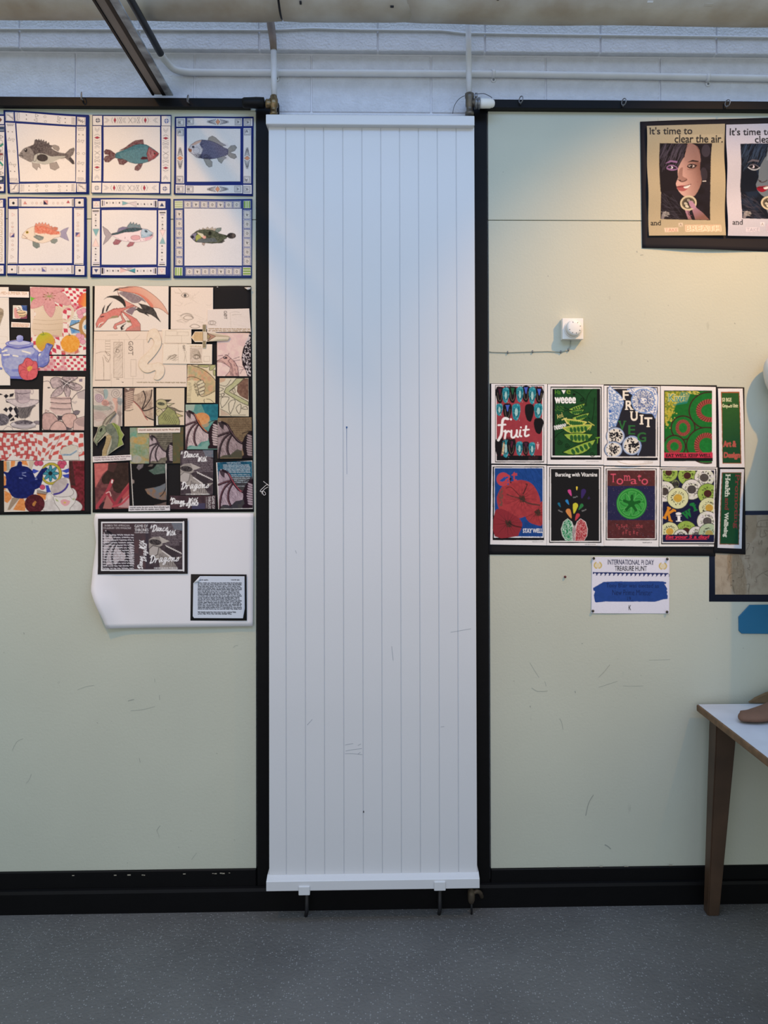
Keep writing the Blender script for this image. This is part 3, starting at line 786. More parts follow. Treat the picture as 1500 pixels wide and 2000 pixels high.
# ------------------------------------------------------------------ thermostat and its clipped cable
yf = -.032
th = thing('thermostat', 'square white thermostat with a round dial on the right board', 'thermostat', tuple(W(1119, 644)))
bx = pbox('back_box', 1098.5, 621.5, 1139.5, 662.5, yf, -.0002, M_WPLA, th, bev=.0022, seg=2)
cxd, czd = X(1119.5, yf, 642), Z(642, yf, 1119)
bm_obj('dial_collar', lathe_bm((cxd, yf + .001, czd), (0, -1, 0), [(0, .0345), (.004, .0345), (.006, .033), (.0065, .031)], 40), M_WPLA, th, True)
dial = bm_obj('dial', lathe_bm((cxd, yf - .004, czd), (0, -1, 0), [(0, .0315), (.014, .0295), (.018, .0285), (.0215, .026), (.0235, .018), (.0242, .0)], 40), M_WPLA, th, True)
for k, an in enumerate([200, 245, 285, 330, 15, 60, 110]):
    a = math.radians(an); u = Vector((cxd + .0235 * math.cos(a), yf - .0264, czd + .0235 * math.sin(a)))
    bm_obj('dial_mark', tube_bm([u, u + Vector((-.0045 * math.cos(a), -.0008, -.0045 * math.sin(a)))], .0012, 6), mat('grey_mark', '6a6866', .6), dial)
wr = thing('clipped_cable', 'thin cable clipped across the right board below the thermostat', 'cable', tuple(W(1030, 687)))
bm_obj('wire', tube_bm([pip(p, -.0022) for p in [(956, 687), (960, 687.5), (991, 688.3), (1040, 686.7), (1070, 686), (1095, 687.3), (1108, 684.5), (1114, 676), (1115, 661)]], .0019, 8), mat('wall_coloured_wire', 'a3a79a', .5), wr, True)
for px, py in ((991.5, 688.5), (1040, 687), (1095, 687.6), (1110, 683.5)):
    q = W(px, py, 0)
    c_ = bm_obj('cable_clip', tube_bm([(q[0], -.0005, q[2] - .004), (q[0], -.006, q[2] - .003), (q[0], -.006, q[2] + .003), (q[0], -.0005, q[2] + .004)], .0022, 8), M_STEEL, wr, True)

# ------------------------------------------------------------------ white string caught behind the radiator
tag(bm_obj('string', tube_bm(spline([pip(p, -.012) for p in [(527, 949), (521, 947), (516, 951), (509.5, 957), (508.5, 960), (513, 959.5), (517, 955), (524, 951)]], 5)
    , .0013, 6, bm=tube_bm(spline([pip(p, -.013) for p in [(512, 965), (511.5, 960), (515, 959.5), (518.5, 963), (518.5, 966), (515.5, 967), (513.5, 964), (513, 958.5)]], 5), .0012, 6,
    bm=tube_bm(spline([pip(p, -.011) for p in [(514.5, 940), (518, 943), (524, 947)]], 5), .0012, 6))), mat('white_string', 'e2e2e4', .7), None, True),
    'looped white string poking out beside the left edge of the radiator', 'string')

# ------------------------------------------------------------------ table
ylo = onfloor(1385, 1778)[1]
yt1 = -.028; zt = Z(1374.5, yt1, 1400)
xt0 = X(1359.5, yt1, 1374); yt0 = yt1 - .72; xt1 = xt0 + 1.5; tk = .026
tb = thing('table', 'white topped wooden table with tapered legs at the right edge', 'table', (xt0 + .75, (yt0 + yt1) / 2, 0))
box('tabletop', xt0, xt1, yt0, yt1, zt - tk, zt - .0012, M_EDGE, tb, bev=.006, seg=2)['label'] = 'worn brown wooden edge'
box('laminate', xt0 + .007, xt1 - .007, yt0 + .007, yt1 - .006, zt - .003, zt + .0006, M_LAM, tb, bev=.0008)['label'] = 'grey white laminate surface'
def leg(xo, xi, yb_, yf_, m, mirror):
    bm = bmesh.new(); lv = []
    zl_ = zt - tk - .001
    for z, wx, dy in ((zl_, 1.0, 1.0), (zl_ - .10, .98, .98), (0.0, .58, .62)):
        wx2 = (xi - xo) * wx; y2 = yb_ + (yf_ - yb_) * dy
        sx = (xl_bot - xo) * (1 - z / zl_) if not mirror else -(xl_bot - X_top) * (1 - z / zl_)
        lv.append([bm.verts.new(v) for v in ((xo + sx, yb_, z), (xo + sx + wx2, yb_, z), (xo + sx + wx2, y2, z), (xo + sx, y2, z))])
    for i in range(2):
        for j in range(4): bm.faces.new((lv[i][j], lv[i][(j + 1) % 4], lv[i + 1][(j + 1) % 4], lv[i + 1][j]))
    bm.faces.new(lv[0]); bm.faces.new(lv[-1][::-1])
    bmesh.ops.bevel(bm, geom=bm.edges[:], offset=.004, segments=2, affect='EDGES')
    return bm_obj('leg', bm, M_WOOD, tb)
yl_b, yl_f = ylo + .035, ylo
X_top = X(1391.5, ylo - .025, 1420); xl_bot = X(1374, ylo, 1770)
leg(X_top, X_top + .075, yt1 - .03, yt1 - .095, M_WOOD, False)
leg(X_top, X_top + .075, yt0 + .095, yt0 + .03, M_WOOD, False)
xo = xt0 + xt1 - X_top
leg(xo, xo - .075, yt1 - .03, yt1 - .095, M_WOOD, True)
leg(xo, xo - .075, yt0 + .095, yt0 + .03, M_WOOD, True)
box('apron', X_top + .07, xo - .07, yt1 - .075, yt1 - .05, zt - tk - .09, zt - tk - .001, M_WOOD, tb, bev=.002)
box('apron', X_top + .07, xo - .07, yt0 + .05, yt0 + .075, zt - tk - .09, zt - tk - .001, M_WOOD, tb, bev=.002)

# brown rounded form lying on the table, and a brown sheet standing behind it
M_CLAY = mat('brown_clay', '7a5c4b', .75, var=.12, vscale=14, bump=.3, bscale=160, spec=.2)
zt2 = zt + .0006
def tabp(px, py, dz): return onfloor(px, py, zt2 + dz)
sp_ = [tabp(1441, 1401, .012), tabp(1452, 1401, .014), tabp(1475, 1400, .016), tabp(1497, 1395, .018)]
sp_ = [Vector(p) for p in sp_]
dirv = (sp_[3] - sp_[2]).normalized()
sp_ += [sp_[3] + Vector((.045, .012, .010)), sp_[3] + Vector((.09, .02, .026)), sp_[3] + Vector((.13, .03, .05)), sp_[3] + Vector((.16, .03, .06))]
path = [Vector(p) for p in spline(sp_, 6)]
bm = bmesh.new(); rings = []
for i, p in enumerate(path):
    f = i / (len(path) - 1); t = (path[min(i + 1, len(path) - 1)] - path[max(i - 1, 0)]).normalized()
    side = Vector((-t.y, t.x, 0)).normalized()
    e = min(1, math.sqrt(max(0.02, f * 9))) if f < .12 else (1 if f < .93 else math.sqrt(max(.03, (1 - f) / .07)))
    wdt = (.036 + .03 * f) * e; hgt = (.0125 + .022 * f) * e
    rings.append([bm.verts.new(p + side * wdt * math.cos(a) + Vector((0, 0, 1)) * (hgt * math.sin(a))) for a in [2 * math.pi * j / 18 for j in range(18)]])
for i in range(len(rings) - 1):
    for j in range(18): bm.faces.new((rings[i][j], rings[i][(j + 1) % 18], rings[i + 1][(j + 1) % 18], rings[i + 1][j]))
bm.faces.new(rings[0][::-1]); bm.faces.new(rings[-1])
lo_ = min(v.co.z for v in bm.verts)
bmesh.ops.translate(bm, verts=bm.verts, vec=(0, 0, zt2 + .0003 - lo_))
tag(bm_obj('clay_form', bm, M_CLAY, None, True), 'smooth brown rounded tongue-shaped form lying on the white table', 'clay model')
yc_ = yt1 - .012
cw = bmesh.new()
pr = [tuple(W(1464, 1372, yc_)), tuple(W(1478, 1363, yc_)), tuple(W(1500, 1353, yc_)), tuple(W(1540, 1340, yc_)), tuple(W(1600, 1338, yc_)), tuple(W(1640, 1372, yc_))]
for s in (0, 1):
    pass
f0 = [cw.verts.new((x, yc_ - .0, max(z, zt2))) for x, y, z in pr]; f1 = [cw.verts.new((x, yc_ + .018, max(z, zt2))) for x, y, z in pr]
cw.faces.new(f0); cw.faces.new(f1[::-1])
for i in range(len(pr)):
    j = (i + 1) % len(pr); cw.faces.new((f0[i], f0[j], f1[j], f1[i]))
bmesh.ops.bevel(cw, geom=cw.edges[:], offset=.0025, segments=2, affect='EDGES')
zmin = min(v.co.z for v in cw.verts); bmesh.ops.translate(cw, verts=cw.verts, vec=(0, 0, zt2 + .0003 - zmin))
tag(bm_obj('cork_wedge', cw, mat('brown_cork', '7d6446', .8, var=.25, vscale=40, bump=.3, bscale=120), None), 'low brown wedge at the back of the white table against the wall', 'cork')

# plaster head on an unseen body added to shade the wall; only the head's side reaches into the frame
hc = Vector(W(1531, 728, -.075))
pc = thing('plaster_form', 'rounded white plaster form with an unseen added body at the right photo edge above the brown drawing', 'plaster cast', (hc.x + .17, -.30, zt2))
M_PLA = mat('white_plaster', 'dcd8cf', .7, var=.05, vscale=20, bump=.15, bscale=80)
bm = bmesh.new()
bmesh.ops.create_uvsphere(bm, u_segments=32, v_segments=20, radius=1.0)
for v in bm.verts:
    k = v.co.copy(); v.co = Vector((hc.x + k.x * .073 * (1 + .12 * k.z), hc.y + k.y * .06, hc.z + k.z * (.085 if k.z > 0 else .11)))
bm_obj('head', bm, M_PLA, pc, True)
bm = bmesh.new(); rings = []
ztab = zt2 + .0002
for f, rx, ry, ox, oy in ((0, .12, .11, .12, -.46), (.03, .13, .12, .12, -.46), (.08, .08, .08, .12, -.45), (.2, .08, .08, .10, -.40), (.28, .12, .11, .07, -.28), (.45, .15, .13, .075, -.205), (.62, .17, .14, .095, -.195), (.76, .18, .14, .105, -.195), (.85, .17, .11, .10, -.18), (.92, .10, .075, .065, -.14), (.97, .055, .05, .035, -.10), (1.0, .05, .045, .01, -.085)):
    z = ztab + f * (hc.z - .06 - ztab)
    rings.append([bm.verts.new((hc.x + ox + rx * math.cos(q), oy + ry * math.sin(q), z)) for q in [2 * math.pi * j / 28 for j in range(28)]])
for i in range(len(rings) - 1):
    for j in range(28): bm.faces.new((rings[i][j], rings[i][(j + 1) % 28], rings[i + 1][(j + 1) % 28], rings[i + 1][j]))
bm.faces.new(rings[0][::-1]); bm.faces.new(rings[-1])
bm_obj('shadow_torso', bm, M_PLA, pc, True)
# ------------------------------------------------------------------ eight drawn fish in blue collage borders
WHITE = 'e0dddb'
BLUE = '1d2d72'
fish_n = [0]
def fish(label, outer, cells, at, draw, amp=.0022, blue=BLUE, paper=WHITE, dens=1.05):
    """outer: quad of the blue sheet; cells: {part name: [quads]} of the white pieces glued on it; crop coordinates"""
    ox, oy, k = at
    T_ = lambda q: [(ox + a / k, oy + b / k) for a, b in q]
    Q = np.array(T_(outer)); lo, hi = Q.min(0) - 2, Q.max(0) + 2
    cv = Canvas(lo[0], lo[1], hi[0], hi[1], paper).at(ox, oy, k); cv.lw = 1.45
    draw(cv)
    ph = fish_n[0] * 1.3; fish_n[0] += 1
    x0, y0, x1, y1 = *Q.min(0), *Q.max(0)
    def wp(px, py):
        s = (px - x0) / (x1 - x0); t = (py - y0) / (y1 - y0)
        return amp * (1 + np.sin(2.2 * np.pi * s + ph) * np.cos(1.4 * np.pi * t + ph)) + .006 * np.clip(t - .72, 0, 1) ** 1.5 * (1 + np.sin(ph + 3 * s))
    y = -.0012
    r = thing('fish_picture', label, 'picture', tuple(W((x0 + x1) / 2, (y0 + y1) / 2, y)), 'fish pictures in blue borders')
    sheet('blue_backing', T_(outer), blue, y, r, wp=wp)
    for nm, qs in cells.items():
        for q in qs: sheet(nm, T_(q), cv, y - .0013, r, dens=dens, wp=wp, thick=.001)
    return r

def rq(x0, y0, x1, y1): return [(x0, y0), (x1, y0), (x1, y1), (x0, y1)]
def tri(cv, x, y, r, ang, c, fill=None, w=2.2):
    p = [(x + r * math.cos(math.radians(ang + a)), y + r * math.sin(math.radians(ang + a))) for a in (0, 120, 240)]
    if fill: cv.P(p, fill)
    cv.L(p + [p[0]], c, w)
def chev(cv, x, y, r, ang, c, w=2, n=1, gap=7):
    ca, sa = math.cos(math.radians(ang)), math.sin(math.radians(ang))
    for i in range(n):
        p = [(-r * .5 + i * gap, -r), (r * .5 + i * gap, 0), (-r * .5 + i * gap, r)]
        cv.L([(x + a * ca - b * sa, y + a * sa + b * ca) for a, b in p], c, w)
def fins(cv, base, tips, c, ink, w=2):
    cv.P(base + tips, c, tex=('b9b3b0', 1.2, .25)); cv.L(base + tips + [base[0]], ink, w)

# --- grey bream, bordered by outlined triangles
def d_f2(cv):
    g = '77727a'
    for y in (145, 190):
        pass
    for x, y, a in ((400, 147, 0), (395, 195, 180), (637, 170, 0), (640, 208, 180)): tri(cv, x, y, 22, a, '55525a')
    for x, y in ((490, 157), (495, 210), (97, 530), (155, 532), (850, 556), (910, 557), (510, 910), (510, 962)): cv.O(x, y, 13, 11, '8a8780', 2.4)
    cv.dots([(292, 142), (292, 187), (708, 175), (708, 218), (92, 321), (138, 323), (858, 352), (903, 355), (115, 747), (160, 749), (860, 747), (900, 750), (318, 910), (318, 957), (730, 912), (730, 958)], 6, '2a2830')
    for x, y, a in ((103, 405, -90), (145, 410, 90), (857, 422, -90), (898, 424, 90), (115, 668, -90), (158, 682, 90), (860, 660, -90), (899, 664, 90)): tri(cv, x, y, 20, a, '6a676c')
    for x, y in ((405, 908, ), (650, 914), ): tri(cv, x, y, 18, 0, '8d887f')
    for x, y in ((405, 957), (650, 957)): tri(cv, x, y, 18, 180, '8d887f')
    for q in (rq(175, 122, 190, 205), rq(198, 118, 214, 198), rq(780, 165, 792, 232), rq(800, 168, 812, 238), rq(80, 236, 155, 246), rq(85, 250, 145, 258), rq(842, 268, 925, 282), rq(850, 290, 912, 306), rq(110, 825, 185, 838), rq(118, 846, 195, 864), rq(848, 820, 905, 834), rq(848, 845, 918, 860), rq(225, 893, 236, 970), rq(246, 898, 260, 965), rq(782, 896, 794, 965), rq(800, 893, 812, 970)):
        cv.L(q + [q[0]], g, 2.2)
    for cx, cy, p in ((110, 158, [(-30, -20), (-8, -12), (5, 5), (22, 12), (32, 26)]), (882, 204, [(-30, -28), (-30, 0), (-12, -10), (-8, 12), (10, -6), (14, 20), (30, 4)]), (158, 930, [(-26, 22), (-10, 8), (-4, 14), (4, -16), (22, -30)]), (892, 928, [(-30, -28), (-14, -8), (-4, -14), (10, 8), (28, 18)])):
        q = rq(cx - 38, cy - 40, cx + 38, cy + 40); cv.L(q + [q[0]], '66636c', 2.4); cv.L([(cx + a, cy + b) for a, b in p], '55535c', 4); cv.L([(cx + a + 6, cy + b - 8) for a, b in p], '7a7882', 2)
    body = [(205, 582), (222, 545), (262, 500), (305, 483), (360, 462), (400, 432), (450, 438), (520, 472), (590, 520), (650, 548), (700, 556), (742, 570), (738, 600), (700, 610), (640, 622), (600, 642), (540, 668), (480, 676), (430, 664), (380, 645), (330, 648), (280, 625), (245, 600)]
    fins(cv, [(372, 455), (380, 412), (400, 402)], [(412, 418), (425, 398), (436, 420), (452, 402), (460, 426), (478, 408), (486, 436), (505, 420), (512, 450), (535, 436), (540, 466), (572, 470), (560, 500), (440, 450)], '4a4448', '2d2a2e')
    fins(cv, [(560, 470), (600, 464)], [(640, 480), (650, 510), (636, 534), (590, 512)], '8d8783', '3c393c')
    fins(cv, [(712, 560), (760, 512)], [(805, 494), (812, 520), (795, 570), (768, 594), (805, 640), (812, 672), (790, 674), (756, 640), (715, 608)], '6c6666', '252226')
    cv.P([(745, 610), (770, 600), (806, 645), (808, 674), (785, 668)], '38343a', a=.8)
    fins(cv, [(348, 650), (356, 700)], [(402, 738), (416, 696), (444, 724), (430, 664)], 'a39c98', '4d494c')
    fins(cv, [(540, 668), (552, 722)], [(600, 742), (650, 712), (618, 650)], '9a9390', '3a373a')
    cv.P(body, '6d6768', sm=3, tex=('463f42', 2.2, .8))
    cv.P([(330, 640), (400, 560), (480, 560), (560, 590), (640, 585), (720, 590), (640, 624), (540, 668), (440, 668)], 'c3c6c0', a=.8, sm=3)
    cv.P([(205, 582), (222, 545), (262, 500), (320, 490), (370, 560), (365, 625), (330, 648), (280, 625)], '8f8a88', sm=3, tex=('6a6565', 2, .5))
    cv.O(385, 590, 20, 55, '5a5556', 3, rot=12)
    cv.E(462, 604, 62, 40, '4a4546', rot=5, tex=('2f2b2d', 1.5, .6)); cv.E(282, 520, 15, 20, '232024'); cv.E(278, 514, 5, 6, 'c8c4c0')
    cv.L([(208, 578), (240, 575), (250, 590)], '2b282b', 4); cv.L([(222, 545), (245, 560)], '2b282b', 3)
    for i in range(13):
        for j in range(4):
            cv.O(480 + i * 17 + (j % 2) * 8, 500 + i * 5 + j * 20, 9, 9, '8b8583', 1.3, n=8, a=.6)
    cv.hatch([(380, 470), (520, 490), (520, 560), (380, 560)], 60, 22, 40, '2e2a2d', 2, .6)
fish('drawing of a dark grey fish in a blue border, wonky top left sheet', [(40, 85), (970, 140), (968, 998), (86, 990)],
     {'centre_panel': [[(182, 232), (820, 268), (822, 862), (218, 862)]],
      'border_strip': [[(166, 110), (822, 154), (822, 248), (170, 208)], [(62, 222), (168, 228), (205, 875), (108, 872)], [(834, 262), (936, 266), (932, 870), (828, 868)], [(212, 885), (832, 880), (828, 980), (214, 984)]],
      'corner_square': [[(62, 106), (152, 108), (156, 208), (66, 204)], [(838, 158), (932, 166), (930, 252), (836, 250)], [(106, 888), (206, 885), (206, 980), (114, 984)], [(838, 882), (938, 884), (938, 976), (840, 976)]]},
     (0, 200, 5.556), d_f2)

# --- teal fish with red diamonds
def band3(cv, x0, x1, y, vert=False):
    L_ = x1 - x0
    def pt(f, o): return (x0 + f * L_, y + o) if not vert else (y + o, x0 + f * L_)
    ln = lambda a, c='6a6a74', w=2: cv.L([pt(*p) for p in a], c, w)
    for d in (0, .028): ln([(.02 + d, -20), (.07 + d, 0), (.02 + d, 20)], '8d8d96'); ln([(.93 + d, -20), (.88 + d, 0), (.93 + d, 20)], '8d8d96')
    for cx in (.2, .74):
        cv.P([pt(cx - .022, 0), pt(cx, -24), pt(cx + .022, 0), pt(cx, 24)], 'a8384e', line='6b2a3c', lw=1.5)
        ln([(cx - .04, -24), (cx - .06, 0), (cx - .04, 24)], '6a6a74'); ln([(cx + .04, -24), (cx + .06, 0), (cx + .04, 24)])
    for cx in (.3, .62):
        s = 1 if cx < .5 else -1
        ln([(cx - .025, -22), (cx + .025, -22), (cx - .025, 22), (cx + .025, 22), (cx - .025, -22)])
        for d in (.035, .06): ln([(cx + s * d + s * .03, -22), (cx + s * d, 0), (cx + s * d + s * .03, 22)], '7d7d86')
    ln([(.44, -24), (.51, 24)], '55555e'); ln([(.51, -24), (.44, 24)], '55555e')
    cv.dots([pt(f, o) for f, o in ((.13, 6), (.14, -12), (.4, -8), (.56, 10), (.82, -6), (.83, 12))], 2, '9a9aa2')
def d_f3(cv):
    band3(cv, 145, 630, 112); band3(cv, 140, 620, 695); band3(cv, 165, 640, 88, True); band3(cv, 170, 645, 678, True)
    for cx, cy, c in ((95, 113, '4f5468'), (686, 118, '3f5fa8'), (88, 697, '8b909c'), (673, 702, '55608c')):
        for a in (0, 90, 180, 270):
            ca, sa = math.cos(math.radians(a)), math.sin(math.radians(a))
            cv.P([(cx + (u * ca - v * sa), cy + (u * sa + v * ca)) for u, v in ((3, -3), (22, -3), (3, -24))], c)
    ink = '3d2228'
    fins(cv, [(250, 405), (205, 370)], [(165, 362), (146, 378), (155, 402), (200, 412), (160, 420), (144, 445), (158, 470), (190, 472), (225, 445), (250, 432)], '5b333a', ink)
    fins(cv, [(280, 375), (330, 350)], [(380, 312), (420, 288), (485, 278), (492, 322), (400, 345)], '653b42', ink)
    fins(cv, [(265, 445), (280, 492)], [(318, 496), (352, 470), (330, 445)], '5f383f', ink)
    fins(cv, [(455, 480), (416, 515)], [(412, 540), (440, 548), (462, 530), (485, 480)], '6b4248', ink)
    body = [(250, 398), (290, 380), (350, 358), (410, 328), (460, 318), (510, 322), (560, 350), (620, 398), (585, 440), (540, 465), (480, 484), (420, 488), (370, 475), (320, 448), (250, 438)]
    cv.P(body, '4e7d8a', sm=3, tex=('3a606e', 2, .6))
    for i in range(30):
        cv.L([(285 + i * 8, 400 - i * 2.2), (300 + i * 8, 430 + i * .6), (325 + i * 7.2, 455 + min(i, 10) * 2.6)], 'a9c8cd', 1.2, .45, sm=3)
    cv.P([(535, 340), (620, 398), (585, 440), (530, 470), (515, 400)], '8e5b60', tex=('744047', 2, .6)); cv.L([(535, 340), (515, 400), (530, 470)], ink, 2)
    cv.P([(575, 365), (620, 398), (590, 436), (560, 440)], '9c4a4c', a=.7)
    cv.hatch([(530, 360), (580, 380), (570, 440), (525, 450)], 25, 30, 70, 'c49a9c', 1.5, .6)
    cv.E(584, 395, 9, 9, '241a1c'); cv.E(586, 393, 3, 3, 'c9b9b6'); cv.L([(620, 400), (590, 412)], ink, 2)
    cv.P([(460, 445), (480, 426), (522, 430), (520, 448), (480, 452)], '4d262e'); cv.L(body + [body[0]], '2d3c44', 2)
fish('drawing of a teal fish with brown fins, red diamonds round its border', [(48, 66), (728, 66), (722, 752), (40, 744)],
     {'centre_panel': [rq(144, 168, 630, 640)], 'border_strip': [rq(144, 76, 632, 158), rq(50, 160, 124, 638), rq(642, 162, 720, 644), rq(134, 652, 622, 740)],
      'corner_square': [rq(52, 74, 132, 154), rq(644, 76, 722, 158), rq(44, 650, 126, 738), rq(634, 660, 716, 744)]}, (170, 210, 4.412), d_f3)

# --- purple carp with orange diamonds
def d_f4(cv):
    for cx, cy, v in ((1128, 125, 0), (1126, 705, 0), (803, 438, 1), (1380, 438, 1)):
        pt = lambda a, b: (cx + a, cy + b) if not v else (cx + b, cy + a)
        cv.P([pt(-20, 0), pt(0, -26), pt(20, 0), pt(0, 26)], 'd99a78', line='8c6a58', lw=2)
        for s in (-1, 1):
            for d, r in ((26, 22), (40, 18), (52, 15), (64, 11), (76, 8)): cv.L([pt(s * (d - 8), -r), pt(s * (d + 10), 0), pt(s * (d - 8), r)], '4e4e58', 3)
            cv.L([pt(s * 20, -22), pt(s * 88, -8), pt(s * 92, 6), pt(s * 20, 22)], '6c6c74', 2)
    def sq(cx, cy, ang, r=26):
        q = rq(cx - r, cy - r, cx + r, cy + r); cv.L(q + [q[0]], '6d6d78', 3); q = rq(cx - r + 8, cy - r + 8, cx + r - 8, cy + r - 8); cv.L(q + [q[0]], '83838c', 2); chev(cv, cx - 6, cy, 10, ang, '4b4b58', 3.5, 2, 10)
    for x, y, a in ((810, 130, 180), (893, 122, 180), (1302, 125, 0), (1385, 128, 0), (806, 218, -90), (1382, 212, -90), (802, 620, 90), (1380, 622, 90), (803, 705, 180), (888, 705, 180), (1300, 705, 0), (1380, 707, 0)): sq(x, y, a)
    ink = '3c3844'
    fins(cv, [(1040, 290), (1050, 262)], [(1080, 246), (1110, 262), (1150, 300), (1200, 328), (1140, 338), (1060, 310)], '8d8a85', ink)
    fins(cv, [(1210, 362), (1240, 330)], [(1275, 326), (1290, 345), (1275, 372), (1230, 390), (1280, 405), (1290, 430), (1270, 445), (1235, 432), (1208, 405)], '8e8b86', ink)
    fins(cv, [(1120, 428), (1132, 462)], [(1158, 484), (1178, 452), (1204, 434), (1170, 415)], '96938d', ink)
    body = [(872, 360), (900, 322), (940, 295), (990, 280), (1060, 288), (1120, 310), (1170, 340), (1215, 362), (1212, 408), (1160, 425), (1110, 440), (1050, 448), (990, 440), (940, 425), (905, 400), (880, 378)]
    cv.P(body, '5f5c74', sm=3, tex=('45425a', 1.6, .7))
    for j in range(9):
        for i in range(15): cv.O(1000 + i * 15 + (j % 2) * 7, 292 + j * 16 + abs(i - 3) * 2.4, 7, 7, '9b99ae', 1.4, n=7, a=.55)
    cv.P([(872, 360), (900, 322), (940, 295), (992, 282), (972, 320), (1000, 360), (985, 400), (960, 430), (905, 400)], 'd8cfd0', sm=2, tex=('bdb0ae', 2.5, .5))
    cv.P([(895, 322), (940, 293), (992, 280), (980, 300), (920, 330)], 'd3a58c', a=.8); cv.P([(872, 352), (905, 362), (900, 385), (880, 382)], 'a06a50')
    cv.L([(990, 282), (972, 320), (998, 365), (985, 405), (960, 428)], '6a6472', 2); cv.E(916, 342, 12, 10, '55505a'); cv.E(916, 342, 5, 5, '221f26')
    cv.O(945, 372, 26, 30, '8a8490', 2); cv.hatch([(915, 400), (1040, 405), (1080, 440), (950, 440)], 60, 20, 10, '33303c', 2, .7)
    fins(cv, [(1002, 440), (1030, 495)], [(1052, 516), (1078, 508), (1080, 470), (1050, 442)], '9a958e', ink); cv.L(body + [body[0]], '3a3644', 2)
fish('drawing of a purple scaly fish in a blue border with orange diamonds', [(756, 80), (1436, 80), (1430, 766), (750, 752)],
     {'centre_panel': [rq(862, 182, 1322, 640)], 'border_strip': [rq(862, 93, 1336, 160), rq(770, 180, 838, 655), rq(1348, 178, 1415, 655), rq(850, 672, 1340, 742)],
      'corner_square': [rq(770, 93, 848, 166), rq(1350, 95, 1426, 160), rq(765, 666, 844, 740), rq(1346, 668, 1420, 746)]}, (170, 210, 4.412), d_f4, amp=.0016)

